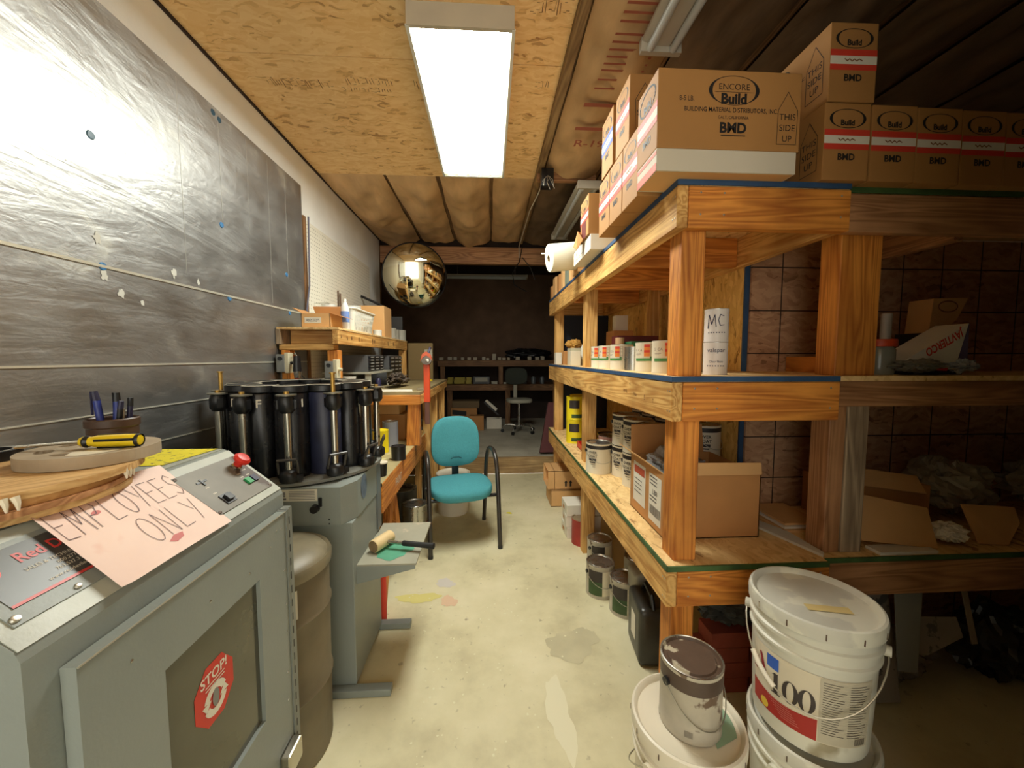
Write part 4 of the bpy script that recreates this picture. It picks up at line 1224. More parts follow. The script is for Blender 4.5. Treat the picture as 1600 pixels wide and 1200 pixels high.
tag(obj('film_wad', crumple((1.80, 1.37, DZ[1] + 0.036), 0.06, 0.035, 0.022, 17, amp=0.5), mat('pale_film', (170, 178, 184), 0.25)), 'pale shiny film wad under the red lettered box', 'plastic film')

# ---------------------------------------------------------------- floor under and before the shelving
g1 = can('floor_can', 'tin gallon can with green label, nearest the aisle beneath the bottom rim', (0.655, 2.18, 0.0005), 0.083, 0.19, M_SMEAR, M_TIN, M_TIN, R(-10), None, True, None, [(M_LABELG, -1.0, 0.05, 0.02, 0.10), (M_LABELD, -1.0, 0.05, 0.10, 0.165), (M_LABEL, 0.05, 1.1, 0.02, 0.165)], bail_a=R(20))
dup(g1, (0.745, 2.01, 0.0005), R(-14), 'tin gallon can with green label, second out beside the rim board')
dup(g1, (0.735, 2.47, 0.0005), R(5), 'tin gallon can behind the two green labelled ones on the floor')
can('floor_can', 'rusty gallon can with a red label beside the floor post', (0.70, 2.66 + .14, 0.0005), 0.083, 0.19, mat('rusty_red', (160, 52, 44), 0.5, var=0.2), M_TIN, mat('rusty_lid', (132, 112, 84), 0.5, var=0.2), 0)
dup(g1, (0.90, 2.22, 0.0005), R(50), 'tin gallon can deep under the shelving behind the green labelled ones')
t = thing('black_jug', 'tall dark jug with a white label under the shelf corner', 'jug', (0.735, 1.72, 0), R(-6))
obj('jug_body', B().bevbox(-0.055, 0.09, -0.12, 0.10, 0.0005, 0.27, 0.03, seg=3), M_BAG, t, True)
obj('label', B().rect(-0.05, 0.02, 0.08, 0.20, plane_fn((-0.055, -0.03, 0), (0, -1, 0), (0, 0, 1), 0.0012)), M_PAPER, t)
obj('handle', B().tube([(0.01, -0.10, 0.26), (0.01, -0.07, 0.31), (0.01, 0.02, 0.315), (0.01, 0.07, 0.26)], 0.011, 8), M_BLACK, t, True)
t = thing('grey_carton', 'grey plastic jug standing behind the dark jug under the rim', 'jug', (0.80, 1.90, 0), 0)
t.name = 'grey_jug'
obj('jug_body', B().bevbox(-0.06, 0.08, -0.055, 0.07, 0.0005, 0.29, 0.02, seg=3), M_VINYL, t, True)
for k, (x0, y0, z0, z1, lb_) in enumerate(((0.60, 3.50, 0, 0.155, 'lower tan carton of two under the far end of the shelving'), (0.575, 3.52, 0.157, 0.335, 'upper tan carton with open end and two black arrows'))):
    t = thing('tan_carton', lb_, 'carton', (x0 + 0.2, y0 + 0.2, z0), world=True)
    b = B()
    X0_, X1_ = x0 - 0.03, x0 + 0.42
    b.box(X0_, X1_, y0, y0 + 0.004, z0 + 0.001, z1).box(X0_, X1_, y0 + 0.30, y0 + 0.304, z0 + 0.001, z1)
    b.box(X0_, X1_, y0, y0 + 0.304, z0 + 0.001, z0 + 0.005).box(X0_, X1_, y0, y0 + 0.304, z1 - 0.004, z1).box(X1_ - 0.004, X1_, y0, y0 + 0.3, z0, z1)
    if k == 0: b.box(X0_, X0_ + 0.004, y0, y0 + 0.3, z0 + 0.001, z1)
    else: b.box(X0_ + 0.06, X0_ + 0.064, y0, y0 + 0.3, z0 + 0.001, z1)
    obj('box_body', b, M_CARD, t)
    fn = plane_fn((x0, y0, z0), (1, 0, 0), (0, 0, 1), 0.001)
    a = B()
    for u in (0.14, 0.185):
        a.rect(u - 0.008, u + 0.008, 0.03, 0.065, fn).poly([(u - 0.016, 0.065), (u + 0.016, 0.065), (u, 0.09)], fn)
    obj('arrow_print', a, M_BLACKINK, t)
for k, (z0, lb_) in enumerate(((0, 'bottom white box of three stacked by the floor post'), (0.088, 'middle white box of three stacked by the floor post'), (0.176, 'top white box of three stacked by the floor post'))):
    t = thing('white_carton', lb_, 'box', (0.66, 2.95, z0), R((2, -3, 1)[k]))
    obj('box_body', B().bevbox(-0.07, 0.20, -0.09, 0.11, 0.0005, 0.086, 0.003), M_PAPER, t)
    obj('dark_print', B().rect(-0.06, 0.0, 0.02, 0.05, plane_fn((-0.07, 0.0, 0), (0, -1, 0), (0, 0, 1), 0.001)), M_CARDD, t)
# bricks and dim clutter beneath the corner
k = 0
for r_ in range(4):
    for c_ in range(2):
        tag(obj('brick', B().bevbox(0.88 + c_ * 0.205 + (r_ % 2) * 0.03, 1.075 + c_ * 0.205 + (r_ % 2) * 0.03, 1.46, 1.56, 0.0005 + r_ * 0.066, 0.0645 + r_ * 0.066, 0.003), M_BRICK), 'red brick in the small pile beneath the shelf corner', 'brick', 'red bricks beneath the shelf corner')
tag(obj('dark_sack', crumple((1.02, 1.52, 0.34), 0.13, 0.07, 0.06, 31), mat('grey_sack', (74, 76, 72), 0.6, var=0.3)), 'dark grey sack slumped on top of the red bricks', 'sack')
def newsprint(name, label, pts, m, seed):
    t = slab(name, label, 'paper', pts, 0.004, m)
    return t
M_NEWS = mat('old_newsprint', (146, 136, 122), 0.8, var=0.12, vscale=6, spots=((96, 90, 84), 22, 0.6))
newsprint('newspaper', 'printed sack leaning upright behind the big grey bucket', [(1.43, 1.36, 0.03), (1.64, 1.36, 0.02), (1.64, 1.44, 0.46), (1.43, 1.44, 0.48)], M_NEWS, 1)
newsprint('grey_strip', 'upright grey board strip leaning beneath the dark shelf', [(1.56, 1.31, 0.20), (1.64, 1.31, 0.19), (1.66, 1.33, 0.57), (1.54, 1.33, 0.57)], mat('grey_board', (136, 136, 128), 0.7), 2)
newsprint('grey_strip', 'thin pale strip leaning beneath the dark shelf further over', [(1.90, 1.34, 0.27), (1.925, 1.34, 0.27), (1.86, 1.36, 0.57), (1.84, 1.36, 0.57)], mat('pale_board', (150, 136, 116), 0.7), 3)
newsprint('cardboard_scrap', 'pale torn sheet lying against the grey strip under the dark shelf', [(1.60, 1.33, 0.28), (1.70, 1.33, 0.24), (1.86, 1.34, 0.30), (1.85, 1.36, 0.37), (1.66, 1.36, 0.38)], M_NEWS, 4)
tag(obj('paper_sack', crumple((1.76, 1.52, 0.10), 0.16, 0.09, 0.10, 40, amp=0.3), M_NEWS), 'slumped pale sack on the floor under the dark shelf', 'sack')
tag(obj('paper_sack', crumple((2.28, 1.50, 0.14), 0.22, 0.12, 0.15, 44, amp=0.3), M_BAG), 'dark slumped sack on the floor at the end of the dark shelf', 'sack')

# ---------------------------------------------------------------- plastic buckets in front
def bucket(label, loc, rz, body, lidm, lab=True, group=None, hang=True):
    t = thing('plastic_bucket', label, 'bucket', loc, rz, group)
    h = 0.358
    prof = [(0, 0.004), (0.128, 0.004), (0.132, 0.0), (0.134, 0.006), (0.1425, 0.250), (0.149, 0.252), (0.149, 0.258), (0.1440, 0.262), (0.1445, 0.284), (0.151, 0.287), (0.151, 0.296), (0.1455, 0.300), (0.146, 0.322), (0.150, 0.326), (0.146, 0.350), (0.140, 0.350), (0.138, 0.30)]
    obj('bucket_body', B().lathe(prof, seg=56), body, t, True)
    lp = [(0.1515, 0.322), (0.1545, 0.324), (0.1555, 0.350), (0.153, 0.360), (0.147, 0.3625), (0.141, 0.358), (0.136, 0.348), (0.128, 0.346), (0.05, 0.347), (0, 0.348)]
    ld = obj('lid', B().lathe(lp, seg=56), lidm, t, True)
    nb = B()
    for k in range(12):
        a = 2 * PI * k / 12 + 0.2
        M = Matrix.Rotation(a, 4, 'Z')
        nb.box(0.1545, 0.1566, -0.0012, 0.0012, 0.330, 0.346, M)
    obj('lid_notch', nb, M_CHOC, ld, off=None)
    pts = []
    for k in range(21):
        a = PI * k / 20
        d = math.sin(a)
        x = -math.cos(a) * 0.158; y = -0.160 * d
        rad = math.hypot(x, y); need = 0.158
        x, y = x * need / rad, y * need / rad
        z = 0.275 - (d ** 1.15) * 0.150
        pts.append((x, y, z))
    hd = obj('bail_handle', B().tube(pts, 0.0022, 7), M_WIRE, t, True)
    g = [Vector(p) for p in pts[4:8]]
    obj('grip', B().tube(g, 0.0068, 12), M_BUCKETW, hd, True)
    eb = B()
    for s in (-1, 1): eb.tube([(s * 0.144, 0, 0.275), (s * 0.162, 0, 0.275)], 0.014, 14)
    obj('handle_ear', eb, body, t, True)
    return t

def bucket_label(t, a0=-PI / 2):
    tp = (0.1425 - 0.134) / 0.244
    def F(l):
        return lambda u, v, d=0.0: (lambda rr, a: Vector((rr * math.cos(a), rr * math.sin(a), v)))(0.134 + tp * v + l + d, a0 + u / 0.138)
    f1, f2, f3 = F(0.001), F(0.0017), F(0.0024)
    L = obj('label', B().rect(-0.15, 0.02, 0.045, 0.225, f1, 18, 1).rect(0.02, 0.145, 0.045, 0.225, f1, 12, 1), M_LABEL, t, True)
    # red lower field with a sloping upper edge
    n = 16; vs = []; fs = []
    for i in range(n + 1):
        u = -0.15 + 0.17 * i / n
        top = 0.105 - 0.008 * math.sin(PI * i / n)
        vs += [f2(u, 0.046), f2(u, top)]
    for i in range(n): fs.append((2 * i, 2 * i + 2, 2 * i + 3, 2 * i + 1))
    obj('red_field', B().add(vs, fs), M_LABELR, L, True)
    obj('info_panel', B().rect(0.022, 0.143, 0.047, 0.223, f2, 10, 1), mat('grey_info_panel', (196, 188, 166), 0.6), L, True)
    obj('blue_patch', B().rect(-0.098, -0.066, 0.178, 0.213, f2, 4, 1), mat('sky_blue_patch', (52, 96, 190), 0.5), L)
    obj('yellow_dot', B().poly([(-0.105 + 0.013 * math.cos(2 * PI * k / 20), 0.062 + 0.013 * math.sin(2 * PI * k / 20)) for k in range(20)], f3), mat('yellow_dot', (220, 186, 60), 0.5), L)
    b = B()
    ax = -0.122
    b.poly([(ax - 0.002, 0.200), (ax + 0.006, 0.200), (ax + 0.026, 0.139), (ax + 0.013, 0.139)], f3)
    b.poly([(ax + 0.001, 0.199), (ax - 0.001, 0.194), (ax - 0.021, 0.139), (ax - 0.0185, 0.139)], f3)
    b.rect(ax - 0.014, ax + 0.012, 0.156, 0.159, f3).rect(ax - 0.027, ax - 0.012, 0.137, 0.140, f3).rect(ax + 0.006, ax + 0.032, 0.137, 0.140, f3)
    obj('red_letter', b, mat('crimson_ink', (150, 26, 44), 0.5), L)
    b = B()
    b.rect(-0.078, -0.067, 0.114, 0.170, f3, 2, 1).rect(-0.084, -0.061, 0.112, 0.115, f3, 2, 1).poly([(-0.085, 0.163), (-0.067, 0.172), (-0.067, 0.166)], f3)
    for cx in (-0.038, 0.001 - 0.004):
        n = 28
        for k in range(n):
            p0, p1 = 2 * PI * k / n, 2 * PI * (k + 1) / n
            b.poly([(cx + 0.0185 * math.cos(p0), 0.142 + 0.031 * math.sin(p0)), (cx + 0.0185 * math.cos(p1), 0.142 + 0.031 * math.sin(p1)), (cx + 0.0085 * math.cos(p1), 0.142 + 0.0295 * math.sin(p1)), (cx + 0.0085 * math.cos(p0), 0.142 + 0.0295 * math.sin(p0))], f3)
    random.seed(9)
    for k in range(22):
        v = 0.212 - k * 0.0066
        b.rect(0.028, 0.028 + random.uniform(0.03, 0.05), v, v + 0.0013, f3, 3, 1)
        b.rect(0.084, 0.084 + random.uniform(0.03, 0.052), v, v + 0.0013, f3, 3, 1)
    for k in range(10): b.rect(0.105 + k * 0.003, 0.1065 + k * 0.003, 0.052, 0.070, f3)
    obj('dark_lettering', b, mat('grey_black_ink', (66, 58, 54), 0.6), L)
    b = B()
    for k in range(7): b.rect(-0.095 + 0.006 * k, -0.04 + 0.004 * k, 0.095 - k * 0.006, 0.0965 - k * 0.006, f3, 4, 1)
    obj('pale_lettering', b, mat('pink_ink', (206, 130, 118), 0.5), L)
    return L

b0 = bucket('lower dusty grey plastic bucket under the one with the red and cream label', (0.915, 0.985, 0.0005), R(20), M_BUCKET, M_LIDDUST)
b1 = dup(b0, (0.91, 0.99, 0.3705), R(-43), 'upper dusty grey bucket with red and cream label and a handle across it')
bucket_label(b1, R(-89))
sc_ = B().poly([(-0.055, 0.0), (0.045, -0.03), (0.052, -0.056), (-0.048, -0.03)], lambda a, c: Vector((a, c, 0.3485)))
tp_ = obj('masking_tape', B().poly([(-0.085, -0.035), (0.015, -0.075), (0.028, -0.05), (-0.075, -0.01)], lambda a, c: Vector((a + .03, c, 0.3490))), mat('masking_tape', (226, 204, 140), 0.6), b1)
tp_.rotation_euler = (0, 0, R(43 + 8))
b2 = bucket('white bucket with a mint patch on its lid carrying a paint splashed can', (0.57, 1.02, 0.0005), R(205), M_BUCKETW, M_BUCKETW)
obj('mint_patch', B().poly([(0.022 + 0.0, -0.095)] + [(0.127 * math.cos(a), 0.127 * math.sin(a)) for a in [R(-40 + 6 * k) for k in range(17)]] + [(0.03, 0.07), (0.06, 0.0)], lambda a, c: Vector((a, c, 0.3487))), M_LIDMINT, b2).rotation_euler = (0, 0, R(-205 + 10))
fb = cyl_fn(0.139, R(-205 - 115), 0.003)
fb2 = lambda u, v: Vector(((0.1345 + 0.0348 * v + 0.001) * math.cos(R(-205 - 122) + u / 0.138), (0.1345 + 0.0348 * v + 0.001) * math.sin(R(-205 - 122) + u / 0.138), v))
L_ = obj('label', B().rect(-0.06, 0.10, 0.06, 0.235, fb2, 12, 1), mat('navy_label', (44, 48, 84), 0.5), b2)
obj('red_field', B().rect(-0.06, -0.03, 0.06, 0.235, lambda u, v: fb2(u, v) * 1.0 + Vector((math.cos(R(-205 - 122) + u / 0.138), math.sin(R(-205 - 122) + u / 0.138), 0)) * 0.0008, 4, 1), M_LABELR, L_)
cs = can('splashed_can', 'paint splashed gallon can with a brown crusted lid on the white bucket', (0.578, 1.02, 0.3505), 0.084, 0.19, M_SMEAR, M_CHOC, M_CHOC, R(25), None, True, (0.138, 0.189, mat('brown_drip', (84, 68, 58), 0.5, var=0.1)), bail_a=R(-10), hang=1.0)
obj('rim_ring', B().lathe([(0.0825, 0.1905), (0.0845, 0.193), (0.081, 0.194), (0.079, 0.191)], seg=40), M_TIN, cs, True)
f = cyl_fn(0.084 * .986, -PI / 2, 0.001)
lb_ = B()
for k in range(12): lb_.rect(-0.09 + k * 0.0018, -0.0892 + k * 0.0018, 0.016, 0.034, f)
obj('bar_print', lb_, mat('faint_bar', (120, 112, 100), 0.6), cs)

# ================================================================ LEFT: SHAKER MACHINE
sh = thing('paint_shaker', 'grey steel shaker cabinet with sloping control face and a windowed door', 'paint shaker', (-0.93, 0.82, 0), world=True)
prof = [(-1.25, 0.0), (-0.605, 0.0), (-0.605, 1.006), (-0.612, 1.021), (-0.749, 1.131), (-0.762, 1.137), (-1.25, 1.137)]
obj('cabinet', B().prism(prof, lambda u, v, d: Vector((u, d, v)), 0.505, 1.135), M_GREY, sh)
top = B().prism([(-1.25, 1.1371), (-0.764, 1.1371), (-0.764, 1.1395), (-1.25, 1.1395)], lambda u, v, d: Vector((u, d, v)), 0.507, 1.133)
obj('top_sheet', top, M_GREYLT, sh)
# sloping face frame: s runs up the slope, y along the machine
SL0 = Vector((-0.6095, 0, 1.0185)); SLV = (Vector((-0.7515, 0, 1.1335)) - SL0)
SLL = SLV.length; SLV = SLV.normalized()
SLN = Vector((0, 1, 0)).cross(SLV); SLN = SLN if SLN.z > 0 else -SLN
def slope(y, s, d=0.0): return SL0 + SLV * s + SLN * (0.0008 + d) + Vector((0, y, 0))
obj('slope_sheet', B().prism([(0.507, 0.001), (1.133, 0.001), (1.133, SLL), (0.507, SLL)], lambda u, v, d: slope(u, v, d), 0, 0.0012), M_GREYLT, sh)
cp = obj('control_panel', B().prism([(0.905, 0.022), (1.118, 0.022), (1.118, 0.158), (0.905, 0.158)], lambda u, v, d: slope(u, v, d), 0.0015, 0.0045), M_GREYP, sh)
def slc(y, s, prof_, seg=24):
    """lathe standing on the slope"""
    z = SLN; x = Vector((0, 1, 0)); yv = z.cross(x)
    M = Matrix((x, yv, z)).transposed()
    return B().lathe(prof_, slope(y, s, 0.004), seg, M)
es = wobj('emergency_stop', slc(1.085, 0.122, [(0.011, 0), (0.011, 0.022), (0.0205, 0.024), (0.0215, 0.031), (0.016, 0.037), (0, 0.039)]), M_RED, sh, cp, True)
wobj('stop_stem', slc(1.085, 0.122, [(0.014, 0), (0.014, 0.006), (0.009, 0.010), (0.009, 0.024)]), M_STEEL, sh, es, True)
wobj('grime_ring', B().poly([tuple((1.083 + 0.026 * math.cos(a) * (1 + .2 * math.sin(3 * a)), 0.12 + 0.022 * math.sin(a))) for a in [2 * PI * k / 24 for k in range(24)]], lambda u, v: slope(u, v, 0.0042)), mat('grime', (98, 82, 70), 0.6), sh, cp)
wobj('start_button', B().prism([(1.058, 0.057), (1.076, 0.057), (1.076, 0.077), (1.058, 0.077)], lambda u, v, d: slope(u, v, d), 0.004, 0.010), M_GREEN, sh, cp)
wobj('stop_button', B().prism([(1.082, 0.057), (1.100, 0.057), (1.100, 0.077), (1.082, 0.077)], lambda u, v, d: slope(u, v, d), 0.004, 0.010), M_NAVY, sh, cp)
wobj('timer_switch', B().prism([(0.948, 0.036), (0.980, 0.036), (0.980, 0.066), (0.948, 0.066)], lambda u, v, d: slope(u, v, d), 0.004, 0.007).prism([(0.955, 0.042), (0.974, 0.042), (0.974, 0.060), (0.955, 0.060)], lambda u, v, d: slope(u, v, d), 0.007, 0.014), M_BLACK, sh, cp)
wobj('slot_switch', B().prism([(0.940, 0.118), (0.972, 0.118), (0.972, 0.123), (0.940, 0.123)], lambda u, v, d: slope(u, v, d), 0.004, 0.006).prism([(0.953, 0.108), (0.957, 0.108), (0.957, 0.128), (0.953, 0.128)], lambda u, v, d: slope(u, v, d), 0.004, 0.007), M_BLACK, sh, cp)
b = B()
fs_ = lambda u, v: slope(u, v, 0.0048)
for (y, s_, n_) in ((1.067, 0.086, 3), (1.091, 0.086, 3), (1.067, 0.098, 4), (1.095, 0.104, 4), (0.955, 0.100, 3), (0.955, 0.078, 3)):
    for k in range(n_): b.rect(y - 0.008 + k * 0.004, y - 0.0055 + k * 0.004, s_ - 0.0018, s_ + 0.0018, fs_)
wobj('panel_lettering', b, M_PAPER, sh, cp)
nb = B()
for (y, s) in ((0.91, 0.152), (1.112, 0.152), (0.91, 0.028), (1.112, 0.028)):
    c = slc(y, s, [(0, 0.003), (0.004, 0.002), (0.004, 0)], 10); nb.add(c.v, c.f)
wobj('screw', nb, M_CHOC, sh, cp)
# brand plate
pl = obj('name_plate', B().prism([(0.525, 0.032), (0.72, 0.032), (0.72, 0.160), (0.525, 0.160)], lambda u, v, d: slope(u, v, d), 0.0015, 0.0035), M_GREY, sh)
wobj('dark_field', B().prism([(0.540, 0.056), (0.715, 0.056), (0.715, 0.150), (0.540, 0.150)], lambda u, v, d: slope(u, v, d), 0.0035, 0.0045), mat('plate_dark', (70, 70, 66), 0.35), sh, pl)
fp = lambda u, v: slope(u, v, 0.0052)
b = B(); text(b, 'Red Devil', 0.026, fp, (0.638, 0.125), bold=0.02, sx=0.9)
b.poly([(0.556 + 0.012 * math.cos(2 * PI * k / 18), 0.118 + 0.012 * math.sin(2 * PI * k / 18)) for k in range(18)], fp)
b.rect(0.540, 0.715, 0.056, 0.0605, fp)
wobj('red_lettering', b, mat('plate_red', (202, 66, 60), 0.4), sh, pl)
b = B()
for t_, v, s_ in (('SALES & TECHNICAL SUPPORT', 0.102, 0.0085), ('800.277.3391', 0.092, 0.0085), ('763.537.3390 FAX', 0.082, 0.0085), ('www.reddevilequipment.com', 0.071, 0.0085)):
    text(b, t_, s_, fp, (0.645, v))
wobj('pale_lettering', b, M_PAPER, sh, pl)
c = slc(0.532, 0.042, [(0, 0.004), (0.005, 0.003), (0.006, 0)], 12)
d_ = slc(0.61, 0.040, [(0, 0.004), (0.004, 0.003), (0.005, 0)], 12); c.add(d_.v, d_.f)
wobj('screw', c, M_STEEL, sh, pl, True)
# door
dr = B()
X_ = -0.603
def doorp(b, y0, y1, z0, z1, t0=0.0, t1=0.022): b.box(X_ + t0, X_ + t1, y0, y1, z0, z1); return b
doorp(dr, 0.545, 0.685, 0.24, 0.966); doorp(dr, 0.968, 1.095, 0.24, 0.966)
doorp(dr, 0.685, 0.968, 0.842, 0.966); doorp(dr, 0.685, 0.968, 0.24, 0.462)
door = obj('door', dr, M_GREY, sh)
wobj('door_lip', B().tube([(X_ + 0.024, 0.545, 0.9655), (X_ + 0.024, 1.095, 0.9655)], 0.0016, 6), mat('bare_edge', (190, 190, 176), 0.3, metal=0.6), sh, door)
win = wobj('window', B().box(X_ + 0.004, X_ + 0.012, 0.683, 0.970, 0.460, 0.844), M_WINDOW, sh, door)
hg = B().tube([(X_ + 0.022, 1.106, 0.25), (X_ + 0.022, 1.106, 0.968)], 0.006, 10)
hg.box(X_, X_ + 0.026, 1.097, 1.103, 0.25, 0.968).box(X_, X_ + 0.022, 1.109, 1.133, 0.25, 0.968)
wobj('hinge', hg, mat('hinge_grey', (128, 132, 126), 0.38), sh, door, True)
kb = B()
for k in range(17): kb.box(X_ + 0.0272, X_ + 0.0286, 1.104, 1.1075, 0.27 + k * 0.041, 0.291 + k * 0.041)
wobj('hinge_slot', kb, M_BLACK, sh, door)
rb = B()
for (y, z) in ((1.05, 0.93), (1.075, 0.925), (1.02, 0.90), (0.93, 0.88), (0.80, 0.895), (1.082, 0.80), (1.085, 0.70), (1.082, 0.62), (1.08, 0.5), (1.075, 0.42), (0.625, 0.91), (0.60, 0.72)):
    M = Matrix.Rotation(PI / 2, 3, 'Y')
    rb.lathe([(0, 0.002), (0.0028, 0.001), (0.003, 0)], (X_ + 0.022, y, z), 8, M)
wobj('rivet', rb, M_TIN, sh, door)
fw = plane_fn((X_ + 0.012, 0, 0), (0, 1, 0), (0, 0, 1), 0.0006)
oc = [(0.813 + 0.062 * math.cos(PI / 8 + k * PI / 4), 0.690 + 0.071 * math.sin(PI / 8 + k * PI / 4)) for k in range(8)]
st = wobj('stop_sticker', B().poly(oc, fw), M_RED, sh, door)
b = B(); f3 = lambda u, v: fw(u, v, 0.0006)
text(b, 'STOP!', 0.030, f3, (0.812, 0.728), bold=0.02, sx=1.0)
for k in range(2): b.rect(0.785, 0.842, 0.712 - k * 0.007, 0.7145 - k * 0.007, f3)
def arc(cx, cy, r0, r1, a0, a1, n=16):
    for i in range(n):
        p0, p1 = a0 + (a1 - a0) * i / n, a0 + (a1 - a0) * (i + 1) / n
        b.poly([(cx + r0 * math.cos(p0), cy + r0 * math.sin(p0)), (cx + r1 * math.cos(p0), cy + r1 * math.sin(p0)), (cx + r1 * math.cos(p1), cy + r1 * math.sin(p1)), (cx + r0 * math.cos(p1), cy + r0 * math.sin(p1))], f3)
arc(0.813, 0.672, 0.019, 0.034, R(20), R(165)); arc(0.813, 0.672, 0.019, 0.034, R(200), R(345))
b.poly([(0.774, 0.678), (0.801, 0.678), (0.786, 0.660)], f3).poly([(0.825, 0.666), (0.852, 0.666), (0.840, 0.684)], f3)
wobj('sticker_print', b, M_PAPER, sh, st) if False else obj('sticker_print', b, M_PAPER, st, off=sh.location)
b = B()
b.poly([(0.813 + 0.010 * math.cos(2 * PI * k / 20), 0.674 + 0.020 * math.sin(2 * PI * k / 20)) for k in range(20)], lambda u, v: fw(u, v, 0.0012))
obj('sticker_bottle', b, mat('sticker_grey', (130, 130, 126), 0.5), st, off=sh.location)
sp = B()
pts = [(X_ - 0.03 + 0.012 * math.cos(k * 0.9), 0.80 + 0.012 * math.sin(k * 0.9), 0.76 + k * 0.0022) for k in range(60)]
wobj('door_latch', B().bevbox(X_ + 0.022, X_ + 0.05, 1.02, 1.09, 0.235, 0.30, 0.006), M_STEEL, sh, door)

# pink paper notice on the slope
pp = thing('paper_notice', 'pink handwritten sheet reading EMPLOYEES ONLY lying on the sloping machine face', 'sign', (-0.68, 0.77, 1.08), world=True)
def pf(u, v, d=0.0):
    # u along the machine (0..0.279), v up the slope; gentle curl, slightly turned
    y = 0.632 + u + 0.012 * (v / 0.2)
    s = -0.004 + v
    lift = 0.006 + 0.004 * math.sin(u * 14) + (0.012 * max(0, (0.05 - u) / 0.05) ** 2)
    return slope(y, s, lift + d)
obj('sheet', B().rect(0, 0.279, 0.0, 0.210, pf, 24, 14), M_PINK, pp, True)
L = {}
E_ = [[(1, 1), (0, 1), (0, 0), (1, 0)], [(0, .52), (.8, .55)]]
M_ = [[(0, 0), (.12, 1), (.5, .35), (.88, 1), (1, 0)]]
P_ = [[(0, 0), (.1, 1)], [(.1, 1), (.7, 1.02), (.9, .78), (.6, .5), (.05, .5)]]
L_s = [[(.05, 1), (0, 0), (.9, .02)]]
O_ = [[(.5 + .5 * math.cos(a), .5 + .52 * math.sin(a)) for a in [2 * PI * k / 14 for k in range(15)]]]
Y_ = [[(0, 1), (.5, .5)], [(1, 1), (.45, 0)]]
S_ = [[(.95, .85), (.6, 1.02), (.15, .88), (.2, .6), (.75, .42), (.9, .15), (.5, -.03), (0, .12)]]
N_ = [[(0, 0), (.05, 1), (.85, 0), (.95, 1)]]
b = B()
def word(chars, x0, y0, w, h, gap, dx=0.0):
    x = x0
    for ch in chars:
        for ln in ch:
            b.strokes([[(x + p[0] * w, y0 + p[1] * h) for p in ln]], lambda u, v: pf(u, v, 0.0009), 0.0013)
        x += w + gap
word([E_, M_, P_, L_s, O_, Y_, E_, E_, S_], 0.012, 0.118, 0.0205, 0.060, 0.0085)
word([O_, N_, L_s, Y_], 0.110, 0.040, 0.027, 0.062, 0.010)
obj('pen_writing', b, M_PENCIL, pp)
b = B()
b.poly([(0.083 + 0.008 * math.cos(2 * PI * k / 10), 0.150 + 0.005 * math.sin(2 * PI * k / 10)) for k in range(10)], lambda u, v: pf(u, v, 0.0007))
b.poly([(0.128, 0.030), (0.145, 0.038), (0.166, 0.036), (0.160, 0.026), (0.140, 0.022)], lambda u, v: pf(u, v, 0.0007))
obj('paint_smudge', b, mat('rose_smudge', (206, 116, 112), 0.6), pp)
tag(obj('yellow_sheet', B().poly([(-1.02, 0.94), (-0.79, 0.96), (-0.775, 1.13), (-0.98, 1.13)], lambda a, c: Vector((a, c, 1.1410))), mat('yellow_caution', (230, 216, 40), 0.5, spots=((110, 100, 50), 70, 0.60))), 'yellow printed sticker on the flat machine top behind the wooden discs', 'sticker')

# stacked plywood pieces
def disc_board(label, cx, cy, rx, ry, z, th, m, rz, seed, cut=None):
    random.seed(seed)
    pts = []
    for k in range(44):
        a = 2 * PI * k / 44
        rr = 1 + 0.01 * math.sin(5 * a + seed)
        x, y = rx * rr * math.cos(a), ry * rr * math.sin(a)
        if cut is not None: x = max(x, cut)
        pts.append((x, y))
    t = tag(obj('plywood_disc', B().prism(pts, lambda u, v, d: Vector((u, v, d)), 0, th), m), label, 'board')
    t.location = (cx, cy, z); t.rotation_euler = (0, 0, rz)
    return t
zt = 1.1400
disc_board('lowest plywood piece in the stack on the machine top', -0.955, 0.72, 0.235, 0.235, zt, 0.012, M_WOODTOP, 0.2, 1)
disc_board('second plywood piece in the stack, dark edged', -0.945, 0.715, 0.225, 0.24, zt + 0.0125, 0.010, pine_red('y'), 0.5, 2)
disc_board('third plywood piece in the stack, with white plaster drips', -0.95, 0.73, 0.225, 0.235, zt + 0.023, 0.012, wood('ply_b', 'y', (208, 160, 100), (170, 120, 66)), 0.1, 3)
disc_board('top plywood disc, largest, directly under the grey holed disc', -0.935, 0.745, 0.220, 0.225, zt + 0.0355, 0.013, wood('ply_c', 'x', (222, 184, 126), (190, 146, 90)), 0.9, 4)
b = B()
random.seed(6)
for a0 in (-0.75, -0.55, 0.25):
    for k in range(3):
        a = a0 + k * 0.05
        x, y = -0.945 + 0.236 * math.cos(a), 0.73 + 0.236 * math.sin(a)
        b.tube([(x - .006, y, zt + 0.044), (x - 0.002, y, zt + 0.034), (x - .001, y, zt + 0.022)], [0.006, 0.004, 0.0015], 7)
tag(obj('plaster_drips', b, M_LABEL, None, True), 'white dried plaster drips over the edge of the plywood stack', 'plaster drips', kind='stuff')
